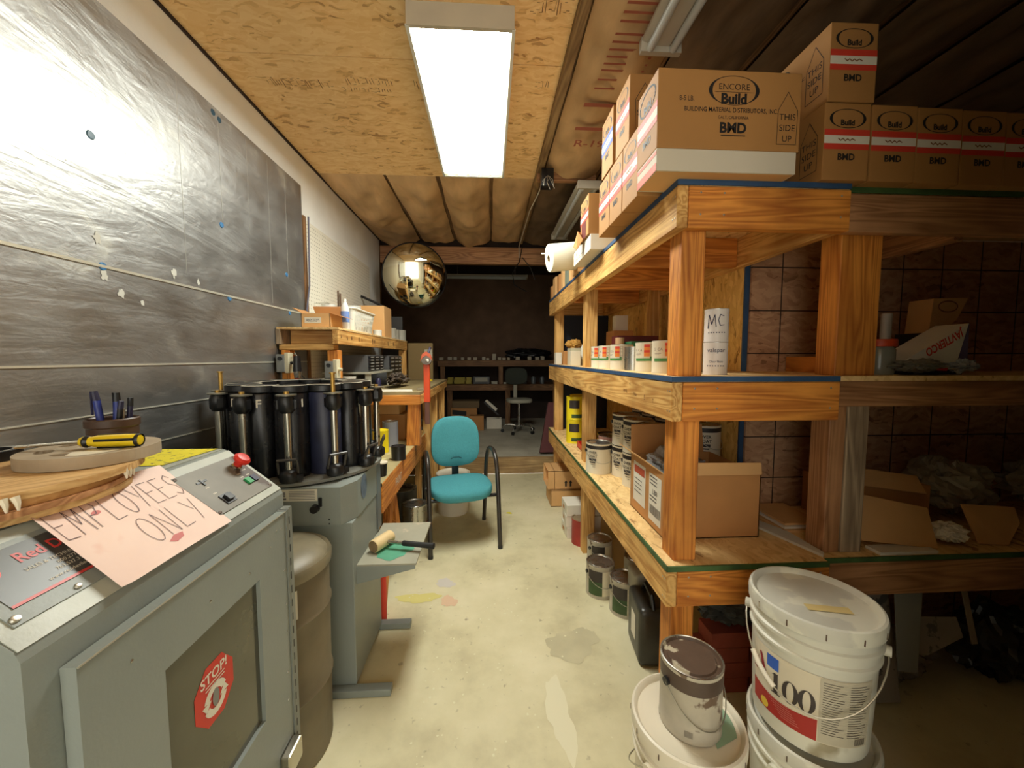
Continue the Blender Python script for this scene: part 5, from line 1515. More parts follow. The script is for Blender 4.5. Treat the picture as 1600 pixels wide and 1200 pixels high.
# grey fibre disc with holes
gd = thing('holed_disc', 'grey fibre disc with oval holes lying on the plywood stack', 'disc', (-0.832, 0.845, zt + 0.0495), R(10))
ro, th = 0.106, 0.024
holes = [(0.066 * math.cos(a), 0.066 * math.sin(a), 0.023, 0.014, a) for a in [R(30 + 60 * k) for k in range(6)]]
bm = bmesh.new()
outer = [bm.verts.new((ro * math.cos(2 * PI * k / 64), ro * math.sin(2 * PI * k / 64), th)) for k in range(64)]
edges = [bm.edges.new((outer[i], outer[(i + 1) % 64])) for i in range(64)]
for (hx_, hy_, ra, rb_, a) in holes:
    hv = []
    for k in range(20):
        q = 2 * PI * k / 20
        x, y = ra * math.cos(q), rb_ * math.sin(q)
        ang = a + PI / 2
        hv.append(bm.verts.new((hx_ + x * math.cos(ang) - y * math.sin(ang), hy_ + x * math.sin(ang) + y * math.cos(ang), th)))
    edges += [bm.edges.new((hv[i], hv[(i + 1) % 20])) for i in range(20)]
bmesh.ops.triangle_fill(bm, edges=edges, use_beauty=True)
res = bmesh.ops.extrude_face_region(bm, geom=bm.faces[:])
bmesh.ops.translate(bm, verts=[v for v in res['geom'] if isinstance(v, bmesh.types.BMVert)], vec=(0, 0, -th + 0.0005))
bm.verts.index_update()
db = B(); db.add([v.co.copy() for v in bm.verts], [[v.index for v in f.verts] for f in bm.faces]); bm.free()
obj('disc_body', db, M_MDF, gd)
obj('plaster_patch', B().poly([(0.03, -0.088), (0.06, -0.07), (0.078, -0.04), (0.05, -0.045), (0.02, -0.03), (0.0, -0.05), (0.01, -0.08)], lambda a, c: Vector((a, c, th + 0.0006))), M_LABEL, gd)
# screwdriver
sd = thing('screwdriver', 'screwdriver with a yellow and black fluted handle on the holed disc', 'screwdriver', (-0.785, 0.835, zt + 0.0495 + th + 0.0145), R(9))
hp = B()
n = 16
for i, (x, r) in enumerate([(0, 0.008), (0.003, 0.0125), (0.02, 0.0135), (0.075, 0.0125), (0.088, 0.0105), (0.095, 0.0125), (0.102, 0.011), (0.105, 0.006)]):
    pass
prof = [(0, 0), (0.010, 0.001), (0.0130, 0.006), (0.0135, 0.03), (0.0125, 0.075), (0.0095, 0.086), (0.0120, 0.095), (0.009, 0.104), (0, 0.105)]
Mx = Matrix.Rotation(-PI / 2, 3, 'Y')
obj('handle', B().lathe(prof, (0.052, 0, 0), 12, Mx), mat('screwdriver_yellow', (228, 196, 30), 0.3), sd, True)
st_ = B()
for k in range(4):
    a = PI / 4 + k * PI / 2 + .5
    st_.tube([(0.045, 0.0125 * math.cos(a), 0.0125 * math.sin(a)), (-0.022, 0.0120 * math.cos(a), 0.0120 * math.sin(a))], 0.0030, 6)
st_.lathe([(0.0128, 0), (0.0138, 0.004), (0.0128, 0.008)], (0.052, 0, 0), 12, Mx).lathe([(0.0100, 0), (0.0128, 0.006), (0.0100, 0.012)], (-0.036, 0, 0), 12, Mx)
obj('grip_stripe', st_, M_BLACK, sd, True)
obj('shaft', B().tube([(-0.05, 0, 0), (-0.16, 0, -0.006)], 0.0032, 8), M_STEEL, sd, True)
# cup with pens
cpn = thing('tin_cup', 'brown round tin holding pens on the machine top', 'cup', (-0.945, 1.012, 1.1402))
cpn.scale = (0.82, 0.82, 1.03)
obj('cup_body', B().lathe([(0, 0.0), (0.056, 0.0), (0.058, 0.006), (0.058, 0.085), (0.062, 0.088), (0.062, 0.104), (0.0585, 0.107), (0.056, 0.104), (0.055, 0.02), (0, 0.02)], seg=36), M_CUP, cpn, True)
for k, (dx, dy, h_, m, lean, lb_, cl) in enumerate(((-0.012, 0.0, 0.155, M_BLUE, (-0.02, 0.0), 'tallest blue pen standing in the brown tin', M_NAVY), (0.000, 0.012, 0.150, M_BLUE, (0.00, 0.01), 'blue pen with a black clip beside the tallest pen', M_BLACK),
                                       (0.020, 0.0, 0.112, M_OFFWHITE, (0.01, 0.0), 'pale thick marker standing in the brown tin', M_OFFWHITE), (0.030, 0.01, 0.138, M_NAVY, (0.015, 0.0), 'dark pen leaning at the rim of the brown tin', M_BLACK), (0.022, -0.012, 0.132, M_BLACK, (0.02, 0.0), 'black pen leaning beside the dark one', M_NAVY))):
    t = thing('pen', lb_, 'pen', (-0.952 + dx, 1.012 + dy, 1.1402 + 0.021))
    r_ = 0.0075 if k < 3 else 0.0058
    obj('barrel', B().tube([(0, 0, 0.0), (lean[0] * .8, lean[1], h_ * .85)], r_, 10), m, t, True)
    obj('cap', B().tube([(lean[0] * .8, lean[1], h_ * .85), (lean[0], lean[1], h_)], [r_ * 1.05, r_ * .85], 10).box(lean[0] - r_ - 0.002, lean[0] - r_ + 0.001, lean[1] - 0.002, lean[1] + 0.002, h_ * .62, h_), cl, t)
tr_ = thing('tape_ring', 'black and white ring lying at the picture edge on the machine top', 'ring', (-1.03, 0.84, zt + 0.0495), 0)
obj('ring_body', B().lathe([(0.030, 0.0), (0.045, 0.0), (0.045, 0.020), (0.030, 0.020), (0.030, 0.0)], seg=30), M_BLACK, tr_, True)
obj('pale_face', B().lathe([(0.031, 0.0205), (0.040, 0.0205)], seg=30), M_TIN, tr_)

# ================================================================ DRUM
dm = thing('steel_drum', 'dirty grey drum with a domed lid standing between the two machines', 'drum', (-0.765, 1.336, 0))
obj('drum_body', B().lathe([(0, 0.001), (0.175, 0.001), (0.180, 0.01), (0.182, 0.25), (0.188, 0.26), (0.182, 0.27), (0.184, 0.52), (0.190, 0.53), (0.184, 0.54), (0.185, 0.70), (0.180, 0.70)], seg=48), M_DRUM, dm, True)
obj('drum_lid', B().lathe([(0.186, 0.672), (0.193, 0.674), (0.195, 0.70), (0.190, 0.712), (0.180, 0.706), (0.168, 0.720), (0.10, 0.738), (0, 0.742)], seg=48), M_DRUMLID, dm, True)
fd = cyl_fn(0.1855, R(-60), 0.001)
obj('label', B().rect(-0.06, 0.07, 0.56, 0.655, fd, 10, 1), M_PAPER, dm, True)
b = B(); f2_ = cyl_fn(0.1855, R(-60), 0.0018); b.rect(-0.03, 0.0, 0.58, 0.64, f2_, 3, 1).rect(0.01, 0.06, 0.61, 0.615, f2_, 3, 1).rect(0.01, 0.06, 0.595, 0.60, f2_, 3, 1)
obj('label_print', b, mat('violet_grey_ink', (104, 98, 110), 0.6), dm)

# ================================================================ DISPENSER
DC = Vector((-0.88, 1.86, 0))
ds = thing('paint_dispenser', 'grey carousel paint dispenser ringed with black canisters and steel pumps', 'paint dispenser', (DC.x, DC.y, 0))
obj('tower', B().bevbox(-0.26, 0.318, -0.30, 0.075, 0.03, 0.728, 0.004), M_GREY, ds)
poly = [(-0.30, -0.325), (0.283, -0.325), (0.322, -0.24), (0.322, 0.085), (-0.30, 0.085)]
obj('upper_cabinet', B().prism(poly, lambda u, v, d: Vector((u, v, d)), 0.73, 0.885), M_GREY, ds)
obj('side_panel', B().box(0.318, 0.325, 0.03, 0.088, 0.55, 0.90), mat('side_panel_grey', (108, 114, 116), 0.4), ds)
for y in (-0.335, 0.065):
    obj('foot_bar', B().bevbox(-0.20, 0.465, y, y + 0.04, 0.0, 0.03, 0.003), M_GREY, ds)
pk = B().lathe([(0, 0.885), (0.325, 0.885), (0.345, 0.893), (0.345, 0.905), (0.325, 0.910), (0, 0.910)], seg=64)
obj('turntable', pk, mat('turntable_grey', (122, 122, 114), 0.4, var=0.15, spots=((190, 186, 166), 9, 0.66)), ds, True)
obj('centre_column', B().lathe([(0.05, 0.905), (0.05, 1.2), (0, 1.2)], seg=20), M_GREY, ds, True)
fnn = plane_fn((0, -0.325, 0), (1, 0, 0), (0, 0, 1), 0.001)
lp = obj('data_label', B().rect(0.025, 0.195, 0.832, 0.880, fnn), M_PAPER, ds)
b = B(); f_ = plane_fn((0, -0.325, 0), (1, 0, 0), (0, 0, 1), 0.0018)
for k in range(6): b.rect(0.085, 0.185, 0.838 + k * 0.0065, 0.8405 + k * 0.0065, f_)
for k in range(3): b.rect(0.032, 0.072, 0.850 + k * 0.007, 0.855 + k * 0.007, f_)
b.rect(0.032, 0.075, 0.838, 0.845, f_)
obj('label_print', b, mat('label_ink', (110, 108, 112), 0.7), lp)
kn = B().tube([(0.186, -0.325, 0.802), (0.186, -0.345, 0.802)], [0.017, 0.015], 18).box(0.20, 0.212, -0.332, -0.326, 0.81, 0.845)
obj('latch_knob', kn, M_BLACK, ds, True)
obj('vent_hole', B().box(0.235, 0.240, -0.3265, -0.325, 0.752, 0.757).box(0.235, 0.240, -0.3265, -0.325, 0.735, 0.740), M_BLACK, ds)
obj('oval_badge', B().poly([(-0.14 - 0.02 + 0.04 * math.cos(2 * PI * k / 24) , 0.835 + 0.055 * math.sin(2 * PI * k / 24)) for k in range(24)], lambda u, v: Vector((0.3232, u, v))), mat('badge_blue', (96, 112, 132), 0.5, var=0.3, vscale=30), ds)
# tray shelf
ty = B()
ty.box(0.318, 0.565, -0.265, 0.145, 0.522, 0.530)
tsh = obj('tray_shelf', ty, M_TRAY, ds)
obj('tray_bracket', B().prism([(0.318, 0.522), (0.562, 0.522), (0.562, 0.508), (0.318, 0.448)], lambda u, v, d: Vector((u, d, v)), -0.268, -0.264), M_GREY, ds)
obj('tray_bracket', B().prism([(0.318, 0.522), (0.562, 0.522), (0.562, 0.508), (0.318, 0.448)], lambda u, v, d: Vector((u, d, v)), 0.141, 0.145), M_GREY, ds)
random.seed(2)
pts = []
for k in range(30):
    a = 2 * PI * k / 30
    rr = 1 + 0.15 * math.sin(3 * a) + 0.08 * math.sin(8 * a + 1)
    pts.append((0.44 + 0.085 * rr * math.cos(a), -0.15 + 0.075 * rr * math.sin(a)))
obj('green_paint', B().poly(pts, lambda a, c: Vector((a, c, 0.5308))), M_MINT, tsh)

# canister + pump prototypes, set round the turntable
letters = {1: 'I', -1: 'F', -3: 'E'}
def canister(theta, letter, m, scar=False):
    cx, cy = 0.235 * math.sin(theta), -0.235 * math.cos(theta)
    c = obj('canister', B().lathe([(0, 0.911), (0.064, 0.911), (0.0645, 0.915), (0.0645, 1.252), (0.062, 1.256), (0, 1.256)], (cx, cy, 0), 32), m, ds, True)
    obj('canister_lid', B().lathe([(0.0, 1.2565), (0.058, 1.2565), (0.067, 1.262), (0.067, 1.284), (0.060, 1.288), (0, 1.288)], (cx, cy, 0), 32), mat('canister_lid_black', (30, 30, 32), 0.35, var=0.4, vscale=14), c, True)
    obj('lid_rim', B().lathe([(0.058, 1.289), (0.0675, 1.2875)], (cx, cy, 0), 32), mat('dust_rim', (160, 154, 136), 0.6), c)
    if letter:
        a0 = theta - PI / 2
        f = cyl_fn(0.0645, a0 + {'I': 0.80, 'F': 0.62, 'E': 0.72}[letter], 0.001, c=(cx, cy))
        b = B(); text(b, letter, 0.045, lambda u, v: f(u, v), (0, 1.215), bold=0.02)
        obj('letter', b, M_PAPER, c)
    if scar:
        a0 = theta - PI / 2
        f = cyl_fn(0.0645, a0 - 0.2, 0.001, c=(cx, cy))
        obj('white_drip', B().poly([(0, 1.24), (0.006, 1.23), (0.004, 1.20), (0.012, 1.17), (0.010, 1.13), (0.004, 1.15), (-0.002, 1.19), (-0.004, 1.22)], f), M_VINYL, c)
    return c
def pump(theta, rod):
    s, c_ = math.sin(theta), -math.cos(theta)
    P = lambda r, z, t=0.0: (r * s + t * math.cos(theta), r * c_ + t * math.sin(theta), z)
    M = Matrix.Rotation(theta, 4, 'Z')
    p = obj('pump', B().tube([P(0.325, 0.955), P(0.325, 1.245)], 0.0145, 14), M_STEEL, ds, True)
    mb = B().lathe([(0, 1.183), (0.020, 1.183), (0.030, 1.196), (0.031, 1.232), (0.024, 1.250), (0, 1.250)], P(0.325, 0), 16)
    mb.box(-0.012, 0.012, -0.31, -0.27, 1.19, 1.24, M)
    mb.box(-0.034, -0.026, -0.335, -0.315, 1.20, 1.235, M).box(0.026, 0.034, -0.335, -0.315, 1.20, 1.235, M)
    obj('mount', mb, M_BLACK, p, True)
    obj('flange', B().lathe([(0, 1.2515), (0.036, 1.2515), (0.037, 1.257), (0.0, 1.259)], P(0.325, 0), 22), mat('flange_steel', (150, 146, 132), 0.35, metal=0.7, var=0.2), p, True)
    if rod: obj('plunger_rod', B().tube([P(0.325, 1.258), P(0.325, 1.335)], 0.0085, 10).tube([P(0.325, 1.335), P(0.325, 1.34)], 0.013, 10), M_BRASS, p, True)
    else: obj('plunger_rod', B().tube([P(0.325, 1.258), P(0.325, 1.268)], 0.010, 10), M_BRASS, p, True)
    vb_ = B().lathe([(0, 0.911), (0.034, 0.911), (0.036, 0.918), (0.036, 0.944), (0.030, 0.952), (0.020, 0.958), (0, 0.962)], P(0.325, 0), 18)
    vb_.box(0.03, 0.05, -0.345, -0.325, 0.915, 0.935, M)
    obj('valve', vb_, M_BLACK, p, True)
    obj('lever', B().tube([P(0.335, 0.945, -0.034), P(0.352, 0.99, -0.034), P(0.358, 1.003, -0.034), P(0.358, 1.003, 0.034), P(0.352, 0.99, 0.034), P(0.335, 0.945, 0.034)], 0.0055, 8), mat('lever_grey', (66, 62, 58), 0.35), p, True)
    return p
for k in range(12):
    th_ = R(15 + 30 * k)
    kk = (15 + 30 * k) % 360
    kk = kk - 360 if kk > 180 else kk
    m = M_BLUECAN if kk == 45 else M_BLACKCAN
    canister(th_, {15: 'I', -15: 'F', -45: 'E'}.get(kk), m, kk == 75)
    if abs(kk) < 140: pump(th_, kk in (45, -75))

# mallet on the tray shelf
ml = thing('mallet', 'rawhide headed mallet with a black rubber grip on the tray shelf', 'mallet', (DC.x + 0.385, DC.y - 0.12, 0.5305 + 0.0305), R(-14))
My = Euler((R(90), 0, R(-12))).to_matrix()
obj('mallet_head', B().lathe([(0, -0.058), (0.026, -0.058), (0.029, -0.054), (0.0295, 0.0), (0.029, 0.054), (0.026, 0.058), (0, 0.058)], (0, 0, 0), 26, My), M_MALLET, ml, True)
obj('worn_end', B().lathe([(0, 0.0586), (0.0255, 0.0586)], (0, 0, 0), 26, My), M_MALLETEND, ml)
obj('handle', B().tube([(0.02, 0.0, 0), (0.10, 0.0, 0.0)], 0.008, 12), M_STEEL, ml, True)
obj('grip', B().tube([(0.10, 0, 0), (0.105, 0, 0.0), (0.16, 0, 0), (0.235, 0, 0), (0.25, 0, 0), (0.253, 0, 0)], [0.009, 0.0125, 0.0115, 0.013, 0.0145, 0.010], 14), M_RUBBER, ml, True)

# ================================================================ LOWER WORKBENCH
wbn = thing('workbench', 'low pine workbench with slanted brace legs beyond the dispenser', 'workbench', (-0.9, 2.6, 0), world=True)
BX, BY0, BY1, BZ = -0.55, 1.955, 3.28, 0.762
obj('bench_top', B().box(-1.262, BX, BY0, BY1, BZ - 0.02, BZ), mat('painted_bench_top', (170, 156, 112), 0.6, var=0.2, vscale=7, spots=((206, 200, 150), 8, 0.62)), wbn)
obj('rim_board', lumber(BX - 0.036, BX + 0.002, BY0, BY1, BZ - 0.16, BZ - 0.001), pine_orange('y'), wbn)
obj('rim_board', lumber(-1.26, BX - 0.04, BY0, BY0 + 0.036, BZ - 0.16, BZ - 0.021), pine_orange('x'), wbn)
fn = plane_fn((BX + 0.002, 0, BZ - 0.09), (0, 1, 0), (0, 0, 1), 0.0008)
nb = B(); text(nb, 'PAINT', 0.07, fn, (2.30, 0), sx=0.8)
obj('chalk_lettering', nb, M_PAPER, wbn)
for (ya, yb) in ((2.08, 2.30), (2.55, 2.33)):
    b = B()
    b.prism([(ya - 0.035, 0.0), (ya + 0.045, 0.0), (yb + 0.045, BZ - 0.16), (yb - 0.035, BZ - 0.16)], lambda u, v, d: Vector((BX - 0.036 + d, u, v)), -0.036, 0.0)
    obj('leg', b, pine_orange('z'), wbn)
for y in (1.96, 3.19):
    obj('leg', lumber(BX - 0.075, BX - 0.037, y, y + 0.085, 0, BZ - 0.021), pine('z'), wbn)
    obj('leg', lumber(-1.25, -1.21, y, y + 0.085, 0, BZ - 0.021), pine('z'), wbn)

# upper workbench
ub = thing('workbench', 'upper orange pine workbench standing higher behind the low one', 'workbench', (-0.9, 3.7, 0), world=True)
UZ = 1.153
obj('bench_top', B().box(-1.262, -0.50, 2.78, 4.5, UZ - 0.02, UZ), mat('worn_bench_top', (150, 134, 96), 0.6, var=0.2), ub)
obj('rim_board', lumber(-1.0, -0.50, 2.775, 2.811, UZ - 0.09, UZ - 0.021), pine_orange('x'), ub)
obj('rim_board', lumber(-0.536, -0.498, 2.812, 4.5, UZ - 0.09, UZ - 0.021), pine('y'), ub)
obj('leg', B().prism([(-0.605, BZ + 0.001), (-0.508, BZ + 0.001), (-0.513, UZ - 0.091), (-0.590, UZ - 0.091)], lambda u, v, d: Vector((u, d, v)), 2.79, 2.86), pine_orange('z'), ub)
for y in (3.32, 3.75, 4.35):
    obj('leg', lumber(-0.58, -0.515, y, y + 0.065, 0, UZ - 0.091), pine('z'), ub)
obj('leg', lumber(-1.25, -1.19, 3.4, 3.46, 0, UZ - 0.021), pine('z'), ub)
obj('leg', lumber(-1.25, -1.19, 4.35, 4.41, 0, UZ - 0.021), pine('z'), ub)
obj('brace', B().prism([(3.35, 0.80), (3.42, 0.80), (3.80, UZ - 0.091), (3.72, UZ - 0.091)], lambda u, v, d: Vector((-0.60 + d, u, v)), 0, 0.02), pine('y'), ub)

# wall shelf over the benches
ws = thing('wall_shelf', 'pine box shelf on posts holding cartons and a basket against the pegboard', 'shelf', (-1.1, 3.2, 0), world=True)
SX0, SX1, SY0, SY1, SZ = -1.262, -0.905, 2.37, 4.30, 1.582
obj('shelf_top', B().box(SX0, SX1 + 0.003, SY0, SY1, SZ - 0.012, SZ), OSBD, ws)
obj('rim_board', lumber(SX1 - 0.036, SX1, SY0, SY1, SZ - 0.10, SZ - 0.013), pine('y'), ws)
obj('rim_board', lumber(SX0 + 0.03, SX1 - 0.036, SY0 + 0.10, SY0 + 0.135, SZ - 0.10, SZ - 0.013), pine('x'), ws)
obj('rim_board', lumber(SX0, SX1 - 0.036, SY0 + 0.02, SY0 + 0.10, SZ - 0.135, SZ - 0.102), pine('x'), ws)
obj('side_board', B().box(SX0 - 0.005, SX0 + 0.02, SY0, SY0 + 0.14, SZ - 0.10, SZ - 0.013), pine_grey('z'), ws)
obj('post', lumber(-0.985, -0.920, SY0 + 0.03, SY0 + 0.095, BZ + 0.001, SZ - 0.136), pine_orange('z'), ws)
obj('post', lumber(-1.25, -1.20, SY0 + 0.02, SY0 + 0.085, BZ + 0.001, SZ - 0.136), pine_orange('z'), ws)
obj('post', lumber(-0.975, -0.905, 4.2, 4.27, UZ + 0.001, SZ - 0.101), pine('z'), ws)
sd_ = B(); fn = plane_fn((SX1, 0, SZ - 0.055), (0, 1, 0), (0, 0, 1), 0.0008)
random.seed(12)
for (y, s) in ((2.42, 0.010), (2.52, 0.014), (2.74, 0.016), (2.80, 0.010), (3.05, 0.02), (3.1, 0.015), (3.4, 0.015), (3.5, 0.02), (3.7, 0.02), (2.6, 0.012)):
    sd_.poly([(y + s * random.uniform(.4, 1.2) * math.cos(2 * PI * k / 9), random.uniform(-.01, .01) * 0 + s * 1.3 * random.uniform(.5, 1.2) * math.sin(2 * PI * k / 9)) for k in range(9)], fn)
obj('dark_stain', sd_, mat('oil_stain', (116, 78, 36), 0.7), ws)

# things on the wall shelf
t = thing('open_box', 'small open tan carton with a white label at the near end of the wall shelf', 'cardboard box', (-1.05, 2.45, SZ), world=True)
x0, x1, y0, y1, h = -1.135, -0.965, 2.41, 2.62, 0.088
b = B()
b.box(x0, x0 + 0.003, y0, y1, SZ + 0.001, SZ + h).box(x1 - 0.003, x1, y0, y1, SZ + 0.001, SZ + h).box(x0, x1, y0, y0 + 0.003, SZ + 0.001, SZ + h).box(x0, x1, y1 - 0.003, y1, SZ + 0.001, SZ + h).box(x0, x1, y0, y1, SZ + 0.001, SZ + 0.004)
obj('box_body', b, M_CARD, t)
obj('flap', B().prism([(0, 0), (0.17, 0), (0.168, 0.065), (-0.02, 0.065)], lambda u, v, d: Vector((x0 + u, y1 - 0.003 + d, SZ + h + v)), 0, 0.003), M_CARDD, t)
obj('flap', B().prism([(0, 0), (0.20, 0), (0.19, 0.045), (0.01, 0.045)], lambda u, v, d: Vector((x1 + v * 1.5, y0 + u, SZ + h + d - v * 0.45)), 0, 0.003), M_CARDD, t)
obj('flap', B().prism([(0, 0), (0.20, 0), (0.19, 0.06), (0.01, 0.06)], lambda u, v, d: Vector((x0 - v * 0.9, y0 + u, SZ + h + d + v * 0.5)), 0, 0.003), M_CARDD, t)
lb_ = obj('label', B().rect(0.020, 0.118, 0.028, 0.062, plane_fn((x0, y0, SZ), (1, 0, 0), (0, 0, 1), 0.001)), M_PAPER, t)
obj('label_print', B().rect(0.030, 0.108, 0.036, 0.054, plane_fn((x0, y0, SZ), (1, 0, 0), (0, 0, 1), 0.0018)), mat('dot_ink', (150, 146, 138), 0.7, spots=((226, 220, 204), 300, 0.5)), lb_, off=t.location)
def bottle(name, label, x, y, r, h, m, cap=None, band=None, z=SZ, neck=0.4, cat='bottle'):
    t = thing(name, label, cat, (x, y, z + 0.0005))
    obj('bottle_body', B().lathe([(0, 0), (r * .95, 0), (r, 0.005), (r, h * .72), (r * .6, h * .86), (r * neck, h * .9), (r * neck, h * .94), (0, h * .94)], seg=22), m, t, True)
    obj('cap', B().lathe([(r * neck * 1.1, h * .90), (r * neck * 1.1, h), (0, h)], seg=16), cap or M_WHITE, t, True)
    if band: obj('label', B().lathe([(r + 0.0008, h * .25), (r + 0.0008, h * .6)], seg=22), band, t, True)
    return t
bottle('blue_bottle', 'blue plastic bottle behind the open carton on the wall shelf', -1.03, 2.70, 0.035, 0.15, M_BLUE, M_YELLOW, M_PAPER)
bottle('blue_bottle', 'second blue bottle with a pale cap beside the white squeeze bottle', -0.985, 2.66, 0.03, 0.15, mat('royal_blue', (66, 80, 180), 0.4), M_PAPER, None)
bottle('squeeze_bottle', 'tall white squeeze bottle beside the white basket', -0.955, 2.63, 0.026, 0.205, M_WHITE, M_WHITE, mat('blue_print', (110, 140, 200), 0.5))
for k, (dx, h_, lb_) in enumerate(((0, 0.14, 'long wooden brush handle standing up behind the blue bottles'), (0.014, 0.12, 'second wooden brush handle behind the blue bottles'))):
    tag(obj('paint_brush', B().bevbox(-1.045 + dx, -1.035 + dx, 2.74, 2.752, SZ + 0.0005, SZ + 0.14 + h_, 0.003), mat('dark_handle', (96, 74, 56), 0.6)), lb_, 'brush')
tag(obj('wire_hook', B().tube([(-1.292, 2.95, 1.80), (-1.22, 2.95, 1.805), (-1.18, 2.95, 1.80)], 0.0025, 6), M_WIRE), 'thin wire hook sticking out of the pegboard above the brushes', 'hook')
# basket
bk = thing('plastic_basket', 'white slotted plastic basket on the wall shelf front', 'basket', (-1.03, 2.92, SZ))
def ring_pts(hx, hy, rr, z, n=8):
    out = []
    for (sx, sy, a0) in ((1, 1, 0), (-1, 1, PI / 2), (-1, -1, PI), (1, -1, 1.5 * PI)):
        for k in range(n + 1):
            a = a0 + PI / 2 * k / n
            out.append(Vector((sx * (hx - rr) + rr * math.cos(a), sy * (hy - rr) + rr * math.sin(a), z)))
    return out
H_ = 0.155
levels = [(0.0, 0.095, 0.215), (0.012, 0.097, 0.217), (0.060, 0.104, 0.225), (0.075, 0.106, 0.227), (0.100, 0.110, 0.231), (0.112, 0.112, 0.233), (0.130, 0.114, 0.236), (0.142, 0.116, 0.238), (0.155, 0.118, 0.240)]
bb = B()
rings = [ring_pts(hx, hy, 0.03, z) for z, hx, hy in levels]
def side_cells(r0, r1, frac):
    """strips between holes along the ring"""
    n = len(r0)
    for i in range(n):
        j = (i + 1) % n
        a0, a1, b0, b1 = r0[i], r0[j], r1[i], r1[j]
        ln = (a1 - a0).length
        m_ = max(1, int(round(ln / 0.019)))
        for k in range(m_):
            f0, f1 = k / m_, (k + (frac if m_ > 1 else 1)) / m_
            bb.add([a0.lerp(a1, f0), a0.lerp(a1, f1), b0.lerp(b1, f1), b0.lerp(b1, f0)], [(0, 1, 2, 3)])
for i in range(len(levels) - 1):
    side_cells(rings[i], rings[i + 1], 0.42 if i in (1, 3, 5) else 1.0)
bb.add(rings[0], [tuple(range(len(rings[0])))])
obj('basket_wall', bb, M_BASKET, bk)
rim = ring_pts(0.121, 0.243, 0.032, H_)
obj('rim', B().tube(rim + [rim[0], rim[1]], 0.006, 8, cap=False), M_BASKET, bk, True)
for k, (x, y, h_, lb_) in enumerate(((-1.207, 3.00, 0.215, 'tall white tub standing behind the basket'), (-1.12, 3.28, 0.24, 'white lidded tub behind the basket, further along'))):
    can('white_tub', lb_, (x, y, SZ + 0.0005), 0.058 if k else 0.05, h_, M_WHITE, M_WHITE, M_WHITE)
tag(obj('tall_carton', B().bevbox(-1.17, -0.945, 3.55, 3.80, SZ + 0.0005, SZ + 0.285, 0.004), M_CARD), 'tall tan carton standing on the wall shelf past the basket', 'carton')
can('white_cup', 'small white cup on the wall shelf edge past the basket', (-0.955, 3.36, SZ + 0.0005), 0.036, 0.05, M_WHITE, M_WHITE, M_WHITE)
can('white_cup', 'second small cup behind the edge cup on the wall shelf', (-1.01, 3.28, SZ + 0.0005), 0.034, 0.07, M_VINYL, M_WHITE, M_WHITE)
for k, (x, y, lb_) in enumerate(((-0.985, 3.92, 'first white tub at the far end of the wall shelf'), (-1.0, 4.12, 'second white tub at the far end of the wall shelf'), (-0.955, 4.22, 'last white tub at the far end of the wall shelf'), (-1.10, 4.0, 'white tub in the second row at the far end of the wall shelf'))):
    can('white_tub', lb_, (x, y, SZ + 0.0005), 0.055, 0.11, mat('grey_white_tub', (170, 168, 156), 0.5), M_BLACK, M_BLACK)  # greyer white for the far tubs
tag(obj('dark_sheet', B().bevbox(-1.20, -0.98, 4.42, 4.45, UZ + 0.001, 1.86, 0.003), mat('slate_sheet', (58, 58, 60), 0.5)), 'dark grey panel standing on end behind the wall shelf', 'panel')
tag(obj('end_board', B().box(-0.90, -0.63, 4.32, 4.34, UZ + 0.001, SZ - 0.02), mat('olive_board', (120, 100, 60), 0.7)), 'olive brown board standing at the end of the wall shelf', 'board')

# things on the upper bench
for k, (y0, y1, z0, n_, lb_) in enumerate(((3.0, 3.42, UZ + 0.14, 5, 'nearer small parts cabinet with dark drawers under the wall shelf'), (3.62, 4.1, UZ + 0.001, 7, 'further small parts cabinet with dark drawers reaching the bench'))):
    t = thing('parts_cabinet', lb_, 'drawer cabinet', (-1.1, y0, z0), world=True)
    x0, x1 = -1.23, -0.93
    z1 = SZ - 0.16
    obj('cabinet_body', B().box(x0, x1, y0, y1, z0, z1), mat('cabinet_grey', (92, 92, 92), 0.4), t)
    nr = n_; 
    for r_ in range(nr):
        hh = (z1 - z0 - 0.01) / nr
        for c_ in range(3):
            ww = (y1 - y0 - 0.02) / 3
            d = obj('drawer', B().bevbox(x1, x1 + 0.012, y0 + 0.01 + c_ * ww + 0.003, y0 + 0.01 + (c_ + 1) * ww - 0.003, z0 + 0.005 + r_ * hh + 0.003, z0 + 0.005 + (r_ + 1) * hh - 0.003, 0.002), M_BLACK, t)
            obj('drawer_label', B().rect(y0 + 0.01 + c_ * ww + 0.025, y0 + 0.01 + (c_ + 1) * ww - 0.025, z0 + 0.005 + (r_ + .35) * hh, z0 + 0.005 + (r_ + .65) * hh, lambda u, v: Vector((x1 + 0.0128, u, v))), mat('pale_drawer_label', (168, 166, 158), 0.5), d, off=t.location)
t = thing('steel_rack', 'pale metal ledge carrying the nearer parts cabinet', 'rack', (-1.1, 3.0, UZ), world=True)
obj('rack_top', B().box(-1.24, -0.88, 2.92, 3.55, UZ + 0.125, UZ + 0.139), M_VINYL, t)
for y in (2.93, 3.53): obj('leg', B().box(-1.23, -1.19, y, y + 0.015, UZ, UZ + 0.125), M_VINYL, t); obj('leg', B().box(-0.93, -0.89, y, y + 0.015, UZ, UZ + 0.125), M_VINYL, t)
slab('white_card', 'white card propped upright on the bench below the metal ledge', 'card', [(-1.15, 2.86, UZ + 0.002), (-0.98, 2.86, UZ + 0.002), (-0.98, 2.88, UZ + 0.11), (-1.15, 2.88, UZ + 0.11)], 0.003, M_PAPER)
